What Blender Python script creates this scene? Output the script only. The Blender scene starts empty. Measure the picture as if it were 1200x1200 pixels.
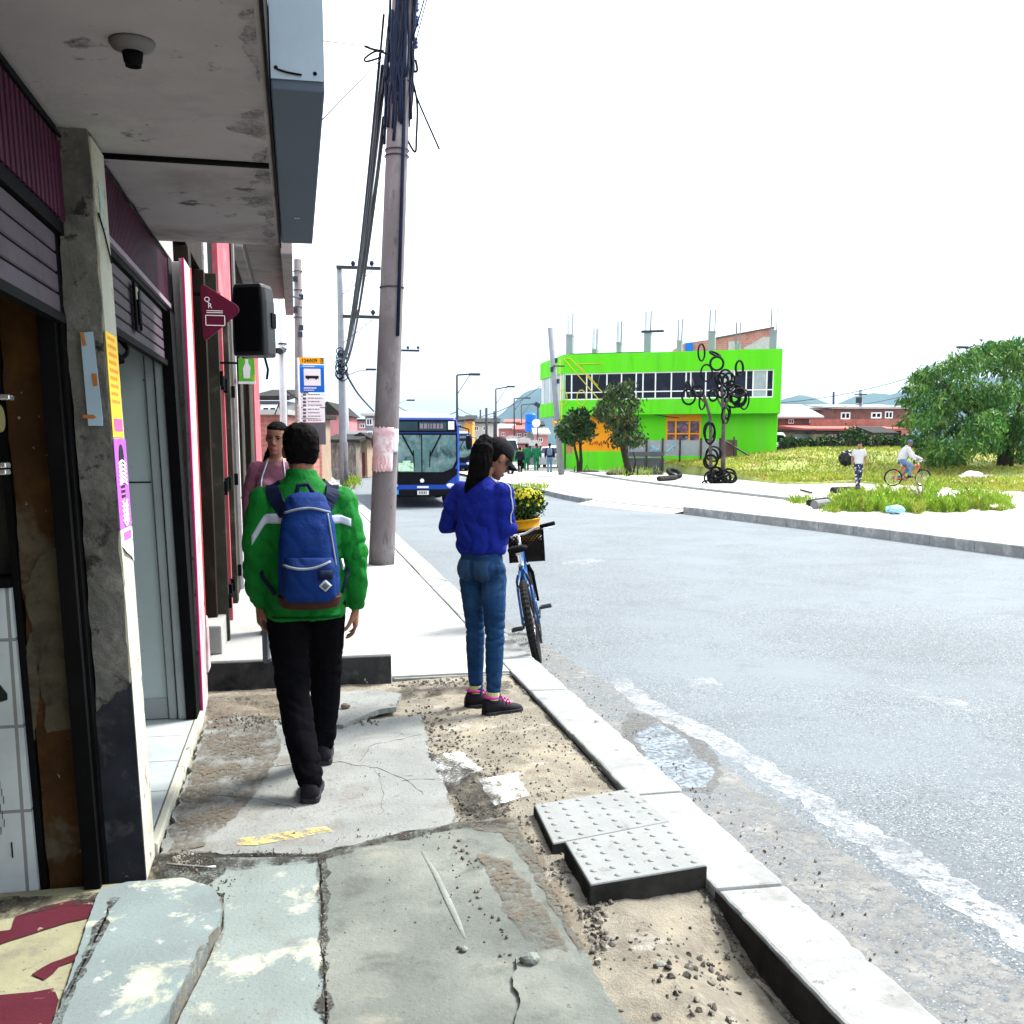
import bpy, bmesh, math, random
import numpy as np
from mathutils import Vector, Matrix, noise, Euler
from mathutils.bvhtree import BVHTree
R = math.radians
PI = math.pi
random.seed(7)
scene = bpy.context.scene
COL = scene.collection

# ------------------------------------------------------------------ camera
EYE = 1.55
PITCH = R(8.0)
FPX = 1200.0
HOR = 521.0
CX = 600.0
CY = HOR + FPX * math.tan(PITCH)
YAW = math.atan((CX - 347.0) * math.cos(PITCH) / FPX)
cam = bpy.data.cameras.new('camera')
camo = bpy.data.objects.new('camera', cam)
COL.objects.link(camo)
camo.location = (0, 0, EYE)
camo.rotation_euler = (PI / 2 - PITCH, 0, -YAW)
cam.sensor_width = 36
cam.lens = 36
cam.shift_y = (CY - 600.0) / 1200.0
cam.clip_start = 0.05
cam.clip_end = 9000
scene.camera = camo

# ------------------------------------------------------------------ sky, sun, exposure
SUN_EL, SUN_AZ = R(50), R(66)          # azimuth clockwise from +Y (street direction)
w = bpy.data.worlds.new('World')
scene.world = w
w.use_nodes = True
nt = w.node_tree
for n in list(nt.nodes):
    nt.nodes.remove(n)
out = nt.nodes.new('ShaderNodeOutputWorld')
bg = nt.nodes.new('ShaderNodeBackground')
sky = nt.nodes.new('ShaderNodeTexSky')
sky.sky_type = 'NISHITA'
sky.sun_disc = False
sky.sun_elevation = SUN_EL
sky.sun_rotation = SUN_AZ
sky.air_density = 1.0
sky.dust_density = 2.0
tc = nt.nodes.new('ShaderNodeTexCoord')
mp = nt.nodes.new('ShaderNodeMapping')
mp.inputs['Scale'].default_value = (1, 1, 4)
nz = nt.nodes.new('ShaderNodeTexNoise')
nz.inputs['Scale'].default_value = 2.2
nz.inputs['Detail'].default_value = 7
nz.inputs['Roughness'].default_value = .6
cr = nt.nodes.new('ShaderNodeValToRGB')
cr.color_ramp.elements[0].position = .24
cr.color_ramp.elements[0].color = (.86, .86, .86, 1)
cr.color_ramp.elements[1].position = .58
cr.color_ramp.elements[1].color = (.985, .985, .985, 1)
mx = nt.nodes.new('ShaderNodeMix')
mx.data_type = 'RGBA'
mx.inputs[7].default_value = (7.0, 7.5, 8.1, 1)
nt.links.new(tc.outputs['Generated'], mp.inputs[0])
nt.links.new(mp.outputs[0], nz.inputs['Vector'])
nt.links.new(nz.outputs['Fac'], cr.inputs[0])
# overcast brightness: dim and bluish at the horizon, brighter overhead, with soft cloud tone
sp = nt.nodes.new('ShaderNodeSeparateXYZ')
nt.links.new(tc.outputs['Generated'], sp.inputs[0])
def wramp(src, a, b_, lo, hi):
    m = nt.nodes.new('ShaderNodeMapRange')
    m.inputs['From Min'].default_value = a; m.inputs['From Max'].default_value = b_
    m.inputs['To Min'].default_value = lo; m.inputs['To Max'].default_value = hi
    nt.links.new(src, m.inputs['Value']); return m.outputs[0]
def wmix(a, b_, fac, mode='MIX'):
    m = nt.nodes.new('ShaderNodeMix'); m.data_type = 'RGBA'; m.blend_type = mode
    for k, v in ((6, a), (7, b_)):
        if isinstance(v, tuple): m.inputs[k].default_value = v
        else: nt.links.new(v, m.inputs[k])
    if isinstance(fac, float): m.inputs[0].default_value = fac
    else: nt.links.new(fac, m.inputs[0])
    return m.outputs[2]
low = wmix((2.55, 3.0, 3.25, 1), (6.6, 7.0, 7.4, 1), wramp(sp.outputs[2], .02, .16, 0, 1))
full = wmix(low, (9.6, 10.2, 11.0, 1), wramp(sp.outputs[2], .16, 1, 0, 1))
nz2 = nt.nodes.new('ShaderNodeTexNoise'); nz2.inputs['Scale'].default_value = 3.4; nz2.inputs['Detail'].default_value = 8
nt.links.new(mp.outputs[0], nz2.inputs['Vector'])
cloud = wmix(full, wramp(nz2.outputs['Fac'], .3, .7, .72, 1.3), 1.0, 'MULTIPLY')
nt.links.new(cr.outputs[0], mx.inputs[0])
nt.links.new(sky.outputs[0], mx.inputs[6])
nt.links.new(cloud, mx.inputs[7])
nt.links.new(mx.outputs[2], bg.inputs[0])
bg.inputs[1].default_value = 0.10
nt.links.new(bg.outputs[0], out.inputs[0])

sl = bpy.data.lights.new('sun', 'SUN')
sl.energy = 3.6
sl.angle = R(16)
sl.color = (1, .96, .9)
so = bpy.data.objects.new('sun', sl)
COL.objects.link(so)
sd = Vector((math.sin(SUN_AZ) * math.cos(SUN_EL), math.cos(SUN_AZ) * math.cos(SUN_EL), math.sin(SUN_EL)))
so.rotation_euler = (-sd).to_track_quat('-Z', 'Y').to_euler()
so.location = (30, 12, 40)

scene.view_settings.view_transform = 'Standard'
scene.view_settings.look = 'None'
scene.view_settings.gamma = 1
scene.view_settings.exposure = 1.72
scene.cycles.max_bounces = 6
scene.cycles.transparent_max_bounces = 8
try:
    scene.cycles.use_denoising = True
except Exception:
    pass

# ------------------------------------------------------------------ helpers: pixels of the 1200 px photograph to points
_f = Vector((math.sin(YAW) * math.cos(PITCH), math.cos(YAW) * math.cos(PITCH), -math.sin(PITCH)))
_r = Vector((math.cos(YAW), -math.sin(YAW), 0))
_u = _r.cross(_f)
def ray(px, py):
    return _f + _r * ((px - CX) / FPX) - _u * ((py - CY) / FPX)
def G(px, py, z=0.0):
    d = ray(px, py)
    return Vector((0, 0, EYE)) + d * ((z - EYE) / d.z)
def AX(px, py, x):
    d = ray(px, py)
    return Vector((0, 0, EYE)) + d * (x / d.x)
def AY(px, py, y):
    d = ray(px, py)
    return Vector((0, 0, EYE)) + d * (y / d.y)
def AD(px, py, depth):
    """point seen at a pixel, at a horizontal distance along the view direction"""
    d = ray(px, py)
    h = Vector((math.sin(YAW), math.cos(YAW), 0))
    return Vector((0, 0, EYE)) + d * (depth / d.dot(h))

# ------------------------------------------------------------------ materials
def _mix(nt, a, b, fac):
    m = nt.nodes.new('ShaderNodeMix')
    m.data_type = 'RGBA'
    for sock, v in ((6, a), (7, b)):
        if isinstance(v, (tuple, list)):
            m.inputs[sock].default_value = (*v[:3], 1)
        else:
            nt.links.new(v, m.inputs[sock])
    if isinstance(fac, (int, float)):
        m.inputs[0].default_value = fac
    else:
        nt.links.new(fac, m.inputs[0])
    return m.outputs[2]
def _noise(nt, vec, scale, detail=5, rough=.6, dist=0):
    n = nt.nodes.new('ShaderNodeTexNoise')
    n.inputs['Scale'].default_value = scale
    n.inputs['Detail'].default_value = detail
    n.inputs['Roughness'].default_value = rough
    n.inputs['Distortion'].default_value = dist
    nt.links.new(vec, n.inputs['Vector'])
    return n.outputs['Fac']
def _ramp(nt, fac, p0, p1, v0=0., v1=1.):
    m = nt.nodes.new('ShaderNodeMapRange')
    m.inputs['From Min'].default_value = p0
    m.inputs['From Max'].default_value = p1
    m.inputs['To Min'].default_value = v0
    m.inputs['To Max'].default_value = v1
    nt.links.new(fac, m.inputs['Value'])
    return m.outputs[0]
MATS = {}
def mat(name, col, rough=.8, var=.2, vscale=5., bump=.12, bscale=60., metal=0., spec=.10, layers=(), stretch=(1, 1, 1), sheen=0, coat=0, trans=0, bdist=.01):
    """layers: (colour, noise scale, threshold low, threshold high, detail) painted over by noise masks."""
    if name in MATS:
        return MATS[name]
    m = bpy.data.materials.new(name)
    m.use_nodes = True
    nt = m.node_tree
    b = nt.nodes['Principled BSDF']
    tc = nt.nodes.new('ShaderNodeTexCoord')
    vec = tc.outputs['Object']
    if stretch != (1, 1, 1):
        mp = nt.nodes.new('ShaderNodeMapping')
        mp.inputs['Scale'].default_value = stretch
        nt.links.new(vec, mp.inputs[0])
        vec = mp.outputs[0]
    lo = tuple(c * (1 - var) for c in col)
    hi = tuple(min(1, c * (1 + var)) for c in col)
    c = _mix(nt, lo, hi, _ramp(nt, _noise(nt, vec, vscale), .3, .7))
    for L in layers:
        k = _noise(nt, vec, L[1], L[4] if len(L) > 4 else 6, .65, .3)
        c = _mix(nt, c, L[0], _ramp(nt, k, L[2], L[3]))
    nt.links.new(c, b.inputs['Base Color'])
    b.inputs['Roughness'].default_value = rough
    b.inputs['Metallic'].default_value = metal
    b.inputs['Specular IOR Level'].default_value = spec
    if sheen:
        b.inputs['Sheen Weight'].default_value = sheen
    if coat:
        b.inputs['Coat Weight'].default_value = coat
    if trans:
        b.inputs['Transmission Weight'].default_value = trans
    if bump:
        bp = nt.nodes.new('ShaderNodeBump')
        bp.inputs['Strength'].default_value = bump
        bp.inputs['Distance'].default_value = bdist
        nt.links.new(_noise(nt, vec, bscale, 8, .7), bp.inputs['Height'])
        nt.links.new(bp.outputs[0], b.inputs['Normal'])
    MATS[name] = m
    return m
def brick_mat(name, c1, c2, mortar, scale=1., bw=.25, bh=.08, axis='XZ', rough=.9, msize=.01, offset=.5):
    if name in MATS:
        return MATS[name]
    m = bpy.data.materials.new(name)
    m.use_nodes = True
    nt = m.node_tree
    b = nt.nodes['Principled BSDF']
    tc = nt.nodes.new('ShaderNodeTexCoord')
    sp = nt.nodes.new('ShaderNodeSeparateXYZ')
    cb = nt.nodes.new('ShaderNodeCombineXYZ')
    nt.links.new(tc.outputs['Object'], sp.inputs[0])
    if axis == 'SUM':
        ad = nt.nodes.new('ShaderNodeMath')
        nt.links.new(sp.outputs[0], ad.inputs[0]); nt.links.new(sp.outputs[1], ad.inputs[1])
        nt.links.new(ad.outputs[0], cb.inputs[0]); nt.links.new(sp.outputs[2], cb.inputs[1])
    else:
        nt.links.new(sp.outputs['XYZ'.index(axis[0])], cb.inputs[0])
        nt.links.new(sp.outputs['XYZ'.index(axis[1])], cb.inputs[1])
    t = nt.nodes.new('ShaderNodeTexBrick')
    t.inputs['Color1'].default_value = (*c1, 1); t.inputs['Color2'].default_value = (*c2, 1)
    t.inputs['Mortar'].default_value = (*mortar, 1)
    t.inputs['Scale'].default_value = scale
    t.inputs['Brick Width'].default_value = bw; t.inputs['Row Height'].default_value = bh
    t.inputs['Mortar Size'].default_value = msize
    t.offset = offset
    nt.links.new(cb.outputs[0], t.inputs['Vector'])
    k = _ramp(nt, _noise(nt, tc.outputs['Object'], 2.5), .25, .75, .65, 1.15)
    mm = nt.nodes.new('ShaderNodeMix'); mm.data_type = 'RGBA'; mm.blend_type = 'MULTIPLY'; mm.inputs[0].default_value = 1
    nt.links.new(t.outputs[0], mm.inputs[6]); nt.links.new(k, mm.inputs[7])
    nt.links.new(mm.outputs[2], b.inputs['Base Color'])
    b.inputs['Roughness'].default_value = rough
    bp = nt.nodes.new('ShaderNodeBump'); bp.inputs['Strength'].default_value = .3; bp.inputs['Distance'].default_value = .01
    nt.links.new(t.outputs['Fac'], bp.inputs['Height']); bp.invert = True
    nt.links.new(bp.outputs[0], b.inputs['Normal'])
    MATS[name] = m
    return m
def glass_mat(name, col=(.02, .025, .03), rough=.06, spec=.6):
    return mat(name, col, rough=rough, var=.3, vscale=1.2, bump=.02, bscale=3, spec=spec)

# ------------------------------------------------------------------ mesh collector
class MB:
    def __init__(s, m=None):
        s.bm = bmesh.new()
        s.m = m or Matrix.Identity(4)
    def v(s, p):
        return s.bm.verts.new(s.m @ Vector(p))
    def face(s, pts):
        vs = [s.v(p) for p in pts]
        try:
            return s.bm.faces.new(vs)
        except ValueError:
            return None
    def hexa(s, p):
        v = [s.v(q) for q in p]
        for f in ((3, 2, 1, 0), (4, 5, 6, 7), (0, 1, 5, 4), (1, 2, 6, 5), (2, 3, 7, 6), (3, 0, 4, 7)):
            s.bm.faces.new([v[i] for i in f])
    def box(s, x0, y0, z0, x1, y1, z1):
        s.hexa([(x0, y0, z0), (x1, y0, z0), (x1, y1, z0), (x0, y1, z0), (x0, y0, z1), (x1, y0, z1), (x1, y1, z1), (x0, y1, z1)])
    def cbox(s, c, sz, rot=None):
        q = rot or Matrix.Identity(3)
        c = Vector(c)
        a, b, d = (k / 2 for k in sz)
        s.hexa([c + q @ Vector(p) for p in ((-a, -b, -d), (a, -b, -d), (a, b, -d), (-a, b, -d), (-a, -b, d), (a, -b, d), (a, b, d), (-a, b, d))])
    def rings(s, rs, cap=True, closed=False):
        vr = [[s.v(p) for p in r] for r in rs]
        n = len(vr[0])
        pairs = list(zip(vr, vr[1:]))
        if closed:
            pairs.append((vr[-1], vr[0]))
        for a, b in pairs:
            for i in range(n):
                j = (i + 1) % n
                s.bm.faces.new((a[i], a[j], b[j], b[i]))
        if cap and not closed:
            s.bm.faces.new(list(reversed(vr[0])))
            s.bm.faces.new(vr[-1])
    def tube(s, pts, r, n=8, cap=True, closed=False, flat=1.0, up=None):
        pts = [Vector(p) for p in pts]
        k = len(pts)
        rr = r if isinstance(r, (list, tuple)) else [r] * k
        rs = []
        prev = None
        for i, p in enumerate(pts):
            if closed:
                t = pts[(i + 1) % k] - pts[i - 1]
            else:
                t = pts[min(i + 1, k - 1)] - pts[max(i - 1, 0)]
            if t.length < 1e-9:
                t = Vector((0, 0, 1))
            t.normalize()
            if prev is None:
                a = Vector(up) if up else (Vector((0, 0, 1)) if abs(t.z) < .9 else Vector((0, 1, 0)))
            else:
                a = prev
            x = a - t * a.dot(t)
            if x.length < 1e-6:
                x = t.orthogonal()
            x.normalize()
            prev = x
            y = t.cross(x)
            rs.append([p + (x * math.cos(2 * PI * j / n) + y * math.sin(2 * PI * j / n) * flat) * rr[i] for j in range(n)])
        s.rings(rs, cap, closed)
    def lathe(s, prof, c=(0, 0, 0), n=24, axis=None):
        q = axis or Matrix.Identity(3)
        c = Vector(c)
        s.rings([[c + q @ Vector((r * math.cos(2 * PI * j / n), r * math.sin(2 * PI * j / n), z)) for j in range(n)] for r, z in prof])
    def ellipsoid(s, c, rad, rot=None, nu=14, nv=9):
        q = rot or Matrix.Identity(3)
        c = Vector(c)
        rs = []
        for i in range(1, nv):
            t = PI * i / nv
            rs.append([c + q @ Vector((rad[0] * math.sin(t) * math.cos(2 * PI * j / nu), rad[1] * math.sin(t) * math.sin(2 * PI * j / nu), -rad[2] * math.cos(t))) for j in range(nu)])
        s.rings(rs)
    def prism(s, poly, ext):
        ext = Vector(ext)
        a = [s.v(p) for p in poly]
        b = [s.v(Vector(p) + ext) for p in poly]
        n = len(a)
        try:
            s.bm.faces.new(list(reversed(a)))
            s.bm.faces.new(b)
        except ValueError:
            pass
        for i in range(n):
            j = (i + 1) % n
            s.bm.faces.new((a[i], a[j], b[j], b[i]))
    def torus(s, c, Rr, r, rot=None, n=28, k=8, fn=None):
        q = rot or Matrix.Identity(3)
        c = Vector(c)
        rs = []
        for i in range(n):
            a = 2 * PI * i / n
            row = []
            for j in range(k):
                b = 2 * PI * j / k
                rad = r * (fn(i, j) if fn else 1)
                row.append(c + q @ Vector(((Rr + rad * math.cos(b)) * math.cos(a), (Rr + rad * math.cos(b)) * math.sin(a), rad * math.sin(b))))
            rs.append(row)
        s.rings(rs, closed=True)
    def build(s, name, material, parent=None, smooth=False, bevel=0, fix=True, tri=False):
        if fix:
            bmesh.ops.recalc_face_normals(s.bm, faces=s.bm.faces)
        me = bpy.data.meshes.new(name)
        off = world_loc(parent) if parent else Vector()
        if off.length:
            bmesh.ops.translate(s.bm, verts=s.bm.verts, vec=-off)
        s.bm.to_mesh(me)
        s.bm.free()
        return link(name, me, material, parent, smooth, bevel)
def world_loc(o):
    p = Vector(o.location)
    while o.parent:
        o = o.parent
        p += o.location
    return p
def link(name, me, material, parent=None, smooth=False, bevel=0):
    o = bpy.data.objects.new(name, me)
    COL.objects.link(o)
    if material:
        me.materials.append(material)
    if parent:
        o.parent = parent
    if smooth:
        me.polygons.foreach_set('use_smooth', [True] * len(me.polygons))
    if bevel:
        b = o.modifiers.new('bevel', 'BEVEL')
        b.width = bevel
        b.segments = 2
        b.limit_method = 'ANGLE'
        b.angle_limit = R(35)
    return o
def pydata(name, verts, faces, material, parent=None, smooth=False):
    me = bpy.data.meshes.new(name)
    off = world_loc(parent) if parent else Vector()
    if off.length:
        verts = [Vector(v) - off for v in verts]
    me.from_pydata([tuple(v) for v in verts], [], faces)
    return link(name, me, material, parent, smooth)
def tag(o, label=None, cat=None, group=None, kind=None):
    if label: o['label'] = label
    if cat: o['category'] = cat
    if group: o['group'] = group
    if kind: o['kind'] = kind
    return o
def thing(name, label, cat, loc=(0, 0, 0), group=None):
    o = bpy.data.objects.new(name, None)
    COL.objects.link(o)
    o.location = loc
    o.empty_display_size = .2
    return tag(o, label, cat, group)
def copy_tree(o, parent=None):
    c = o.copy()
    COL.objects.link(c)
    if parent:
        c.parent = parent
    for ch in list(o.children):
        copy_tree(ch, c)
    return c
def text(s, size, loc, rot, material, parent, name='lettering', depth=.002, align='CENTER', bold=0):
    cu = bpy.data.curves.new(name, 'FONT')
    cu.body = s
    cu.size = size
    cu.align_x = align
    cu.align_y = 'CENTER'
    cu.extrude = depth
    cu.offset = bold
    cu.resolution_u = 3
    tmp = bpy.data.objects.new('tmp', cu)
    COL.objects.link(tmp)
    dg = bpy.context.evaluated_depsgraph_get()
    me = bpy.data.meshes.new_from_object(tmp.evaluated_get(dg))
    bpy.data.objects.remove(tmp)
    q = rot if isinstance(rot, Matrix) else Euler(rot).to_matrix()
    me.transform(q.to_4x4())
    off = world_loc(parent) if parent else Vector()
    me.transform(Matrix.Translation(Vector(loc) - off))
    me.materials.clear()
    me.name = name
    return link(name, me, material, parent)
def rmat(a, b, g):
    return Euler((a, b, g)).to_matrix()
def frame_from(x, up=Vector((0, 0, 1))):
    """3x3 matrix whose columns are x, y, up-ish"""
    x = Vector(x).normalized()
    y = up.cross(x).normalized()
    z = x.cross(y)
    return Matrix((x, y, z)).transposed()
def jitter_poly(pts, step=.05, amp=.012, seed=0, z=0):
    """closed ground outline with a broken, uneven edge"""
    out = []
    n = len(pts)
    for i in range(n):
        a, b = Vector(pts[i]), Vector(pts[(i + 1) % n])
        k = max(1, int((b - a).length / step))
        t = (b - a).normalized()
        nrm = Vector((-t.y, t.x, 0))
        for j in range(k):
            p = a.lerp(b, j / k)
            d = noise.noise(Vector((p.x * 9 + seed, p.y * 9, 0))) * amp + noise.noise(Vector((p.x * 30, p.y * 30 + seed, 0))) * amp * .5
            q = p + nrm * d
            out.append(Vector((q.x, q.y, z)))
    return out
# ------------------------------------------------------------------ setting: ground, road, pavements
ZR = -0.12
m_soil = mat('dusty_ground', (.36, .33, .29), .95, .2, .6, .2, 12, layers=(((.27, .25, .22), 2.2, .45, .7), ((.46, .44, .40), .35, .5, .75)))
m_asph = mat('asphalt', (.118, .136, .149), .75, .14, .5, .6, 170, spec=.10, bdist=.008,
             layers=(((.062, .069, .076), 70, .52, .60, 3), ((.36, .37, .375), 105, .60, .66, 2), ((.142, .162, .176), .45, .46, .68), ((.105, .119, .13), 1.3, .56, .72), ((.085, .093, .10), 26, .61, .70, 4)))
m_dirt = mat('dirt', (.205, .190, .152), .97, .3, 4, .9, 70, bdist=.02, layers=(((.16, .135, .11), 9, .52, .68), ((.20, .17, .14), 55, .55, .66, 3), ((.31, .275, .21), 2.6, .5, .68), ((.38, .36, .33), 3.7, .56, .7)))
m_conc = mat('worn_concrete', (.178, .188, .180), .9, .16, 3, .6, 55, bdist=.012, layers=(((.13, .122, .108), 3.1, .52, .70, 9), ((.235, .24, .228), 2.2, .54, .72), ((.075, .07, .062), 60, .62, .68, 3), ((.09, .083, .074), 14, .62, .69, 8)))
m_conc_lt = mat('pale_concrete', (.31, .318, .312), .85, .12, 2, .3, 80, layers=(((.22, .22, .205), 2.4, .52, .74, 9), ((.15, .145, .135), 90, .66, .72, 2)))
m_conc_grn = mat('damp_concrete', (.104, .114, .103), .85, .15, 2.5, .5, 60, bdist=.012, layers=(((.172, .182, .162), 1.6, .45, .68), ((.062, .069, .060), 4, .53, .72), ((.06, .06, .055), 80, .64, .70, 3), ((.19, .185, .15), 3.1, .58, .70)))
m_ramp = mat('ramp_concrete', (.138, .172, .172), .8, .12, 3, .4, 70, bdist=.008, layers=(((.36, .37, .28), 3.4, .57, .64, 9), ((.30, .32, .29), 14, .60, .66), ((.09, .10, .10), 85, .63, .70, 3), ((.12, .14, .14), 2, .5, .7)))
m_ramp2 = mat('paint_spotted_concrete', (.155, .182, .175), .84, .12, 3, .5, 70, bdist=.008, layers=(((.37, .375, .29), 3.1, .54, .62, 9), ((.13, .14, .13), 5, .55, .72), ((.08, .085, .08), 80, .62, .70, 3)))
m_kerb = mat('kerb_concrete', (.225, .235, .232), .88, .14, 2.5, .5, 60, bdist=.01, layers=(((.15, .15, .14), 4, .54, .72, 9), ((.30, .315, .31), 1.3, .52, .7), ((.09, .085, .075), 17, .63, .70, 6)))
m_sand = mat('sandy_plaza', (.36, .345, .315), .95, .12, .5, .2, 30, layers=(((.33, .31, .27), 1.3, .52, .75), ((.25, .23, .2), 20, .68, .74, 3)))

def sheet(name, pts, z, m):
    b = MB()
    b.face([(p[0], p[1], z) for p in pts])
    return tag(b.build(name, m), kind='structure')
b = MB()
b.box(-3000, -60, -.9, 3000, 5000, -.150)
tag(b.build('ground', m_soil), kind='structure')

# far kerb line, sampled from the photograph at road level
far_px = [(1330, 676), (1200, 654), (1000, 627), (800, 602)]
FK = [G(x, y, ZR) for x, y in far_px]
FK2 = [G(x, y, ZR) for x, y in ((745, 597), (700, 592), (686, 590), (660, 585), (636, 579), (606, 573))]
rd = [(1.66, -6), (14.5, -6), (12.4, 4)] + [(p.x + .1, p.y) for p in FK + FK2] + [(8.6, 60), (9, 130), (1, 130), (1.66, 60)]
sheet('road', rd, ZR, m_asph)
GUT = (jitter_poly([(1.66, 1.2, 0), (2.22, 1.2, 0), (2.16, 4.2, 0), (2.12, 6.5, 0), (2.0, 8.6, 0), (1.85, 11, 0), (1.66, 14, 0)], .1, .04))
def worn(name, col, scale, lo, hi, rough=.75):
    m = mat(name, col, rough, .12, 4, .1, 90)
    nt = m.node_tree; b = nt.nodes['Principled BSDF']
    tc = nt.nodes.new('ShaderNodeTexCoord')
    k = _ramp(nt, _noise(nt, tc.outputs['Object'], scale, 10, .75), lo, hi)
    k2 = _ramp(nt, _noise(nt, tc.outputs['Object'], scale * 9, 6, .7), .38, .52)
    mu = nt.nodes.new('ShaderNodeMath'); mu.operation = 'MULTIPLY'
    nt.links.new(k, mu.inputs[0]); nt.links.new(k2, mu.inputs[1])
    nt.links.new(mu.outputs[0], b.inputs['Alpha'])
    return m
m_line = worn('worn_road_paint', (.40, .42, .43), 3.2, .34, .72)
m_gutter = worn('dusty_gutter', (.20, .20, .19), 2.6, .30, .62, .9)
sheet('gutter', GUT, ZR + .0010, m_gutter)
lp = [G(x, y, ZR + .0018) for x, y in ((712, 797), (745, 830), (830, 872), (940, 945), (1080, 1040), (1230, 1135))]
lq = [G(x, y, ZR + .0018) for x, y in ((1230, 1100), (1100, 1012), (955, 928), (850, 862), (768, 822), (735, 795))]
b = MB()
b.face(jitter_poly(lp + lq, .04, .05, 3, ZR + .0018))
tag(b.build('road_marking', m_line), kind='structure')
m_line2 = worn('faded_road_paint', (.34, .355, .36), 4, .44, .75)
b = MB()
for pp in (((655, 655), (705, 653), (712, 659), (660, 661)), ((800, 795), (835, 793), (850, 805), (812, 808)), ((1040, 800), (1110, 815), (1180, 838), (1110, 828))):
    b.face(jitter_poly([G(x, y, ZR + .008) for x, y in pp], .06, .04, 9, ZR + .0012))
tag(b.build('faded_road_marking', m_line2), kind='structure')
# puddle in the gutter
m_water = worn('puddle_water', (.16, .19, .22), 4, .30, .48, .2)
b = MB()
b.face(jitter_poly([G(x, y, ZR) for x, y in ((742, 862), (770, 846), (804, 866), (818, 888), (838, 905), (830, 923), (800, 924), (765, 900))], .03, .03, 5, ZR + .0024))
tag(b.build('puddle', m_water), kind='structure')
m_mud = worn('wet_mud', (.105, .105, .102), 6, .34, .52, .6)
b = MB()
b.face(jitter_poly([G(x, y, ZR) for x, y in ((735, 835), (780, 838), (838, 880), (848, 912), (832, 930), (795, 928), (725, 862))], .03, .04, 8, ZR + .0014))
tag(b.build('wet_mud_patch', m_mud), kind='structure')

# near kerb, blocks with slightly uneven joints
b = MB()
y = 1.2
rnd = random.Random(4)
while y < 60:
    L = 1.0 if y < 20 else 4
    dx = rnd.uniform(-.006, .006); dz = rnd.uniform(-.004, .004)
    b.box(1.405 + dx, y, ZR - .03, 1.665 + dx, y + L - .012, .012 + dz)
    y += L
ko = tag(b.build('kerb', m_kerb), kind='structure')
bm = bmesh.new(); bm.from_mesh(ko.data)
bmesh.ops.subdivide_edges(bm, edges=[e_ for e_ in bm.edges if abs(e_.verts[0].co.y - e_.verts[1].co.y) > .5 and e_.verts[0].co.y < 12], cuts=34, use_grid_fill=True)
for v in bm.verts:
    if v.co.z > -.05 and v.co.y < 12.5:
        k = noise.noise(v.co * 7 + Vector((3, 0, 0))) + .7 * noise.noise(v.co * 23)
        v.co.z -= .004 + .010 * max(0, k); v.co.x += .005 * noise.noise(v.co * 15) + (.014 if v.co.x < 1.5 else -.014) * max(0, k - .15)
bm.to_mesh(ko.data); bm.free()
bv_ = ko.modifiers.new('bevel', 'BEVEL'); bv_.width = .012; bv_.segments = 2; bv_.limit_method = 'ANGLE'; bv_.angle_limit = R(50)
# far kerb and low kerbs
def kerb_line(name, pts, wd, z0, z1, m, gap=.0):
    b = MB()
    for p, q in zip(pts, pts[1:]):
        d = (q - p); L = d.length; d.normalize()
        n = max(1, int(L / 1.0))
        side = Vector((-d.y, d.x, 0)) * wd
        if side.x < 0: side = -side
        for i in range(n):
            a = p + d * (L * i / n); c = p + d * (L * (i + 1) / n - .01)
            b.hexa([(a.x, a.y, z0), (c.x, c.y, z0), (c.x + side.x, c.y + side.y, z0), (a.x + side.x, a.y + side.y, z0),
                    (a.x, a.y, z1), (c.x, c.y, z1), (c.x + side.x, c.y + side.y, z1), (a.x + side.x, a.y + side.y, z1)])
    return tag(b.build(name, m, bevel=.015), kind='structure')
m_kerb_dk = mat('weathered_kerb', (.20, .21, .21), .9, .2, 3, .3, 50, layers=(((.36, .36, .35), 4, .5, .7),))
kerb_line('far_kerb', FK, .22, ZR - .03, .055, m_kerb_dk)
kerb_line('far_kerb', FK2[2:], .22, ZR - .03, .03, m_kerb_dk)
# plaza beyond the road
pl = [(p.x + .2, p.y) for p in FK + FK2] + [(8.9, 60), (9.3, 130), (260, 160), (260, -6), (14.7, -6), (12.6, 4)]
sheet('plaza', pl, -.01, m_sand)
b = MB()
rp = [FK[3], FK2[0], FK2[1], FK2[2]]
for p, q in zip(rp, rp[1:]):
    b.face([(p.x - .25, p.y, ZR + .002), (q.x - .25, q.y, ZR + .002), (q.x + .30, q.y, -.004), (p.x + .30, p.y, -.004)])
tag(b.build('dropped_kerb', m_sand), kind='structure')
lowk = [G(x, y, 0) for x, y in ((1010, 596), (900, 583), (820, 574), (740, 564), (668, 553))]
kerb_line('plaza_kerb', lowk, .18, -.05, .07, m_kerb)

# near dirt verge with real bumps
nx, ny = 90, 240
x0, x1, y0, y1 = -.62, 1.42, 1.2, 6.8
vs, fs = [], []
def dirt_z(x, y):
    k = noise.noise(Vector((x * 3, y * 3, 1))) * .012 + noise.noise(Vector((x * 11, y * 11, 2))) * .008 + noise.noise(Vector((x * 34, y * 34, 3))) * .006
    dip = -.10 * max(0, min(1, (3.35 - y) / .5)) * max(0, min(1, (x - 1.08) / .2))
    return -.030 + k + dip + .012 * math.exp(-((x - 1.1) ** 2) / .1)
for j in range(ny + 1):
    for i in range(nx + 1):
        x = x0 + (x1 - x0) * i / nx; y = y0 + (y1 - y0) * j / ny
        vs.append((x, y, dirt_z(x, y)))
for j in range(ny):
    for i in range(nx):
        a = j * (nx + 1) + i
        fs.append((a, a + 1, a + nx + 2, a + nx + 1))
tag(pydata('dirt_verge', vs, fs, m_dirt, smooth=True), kind='structure')

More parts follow.
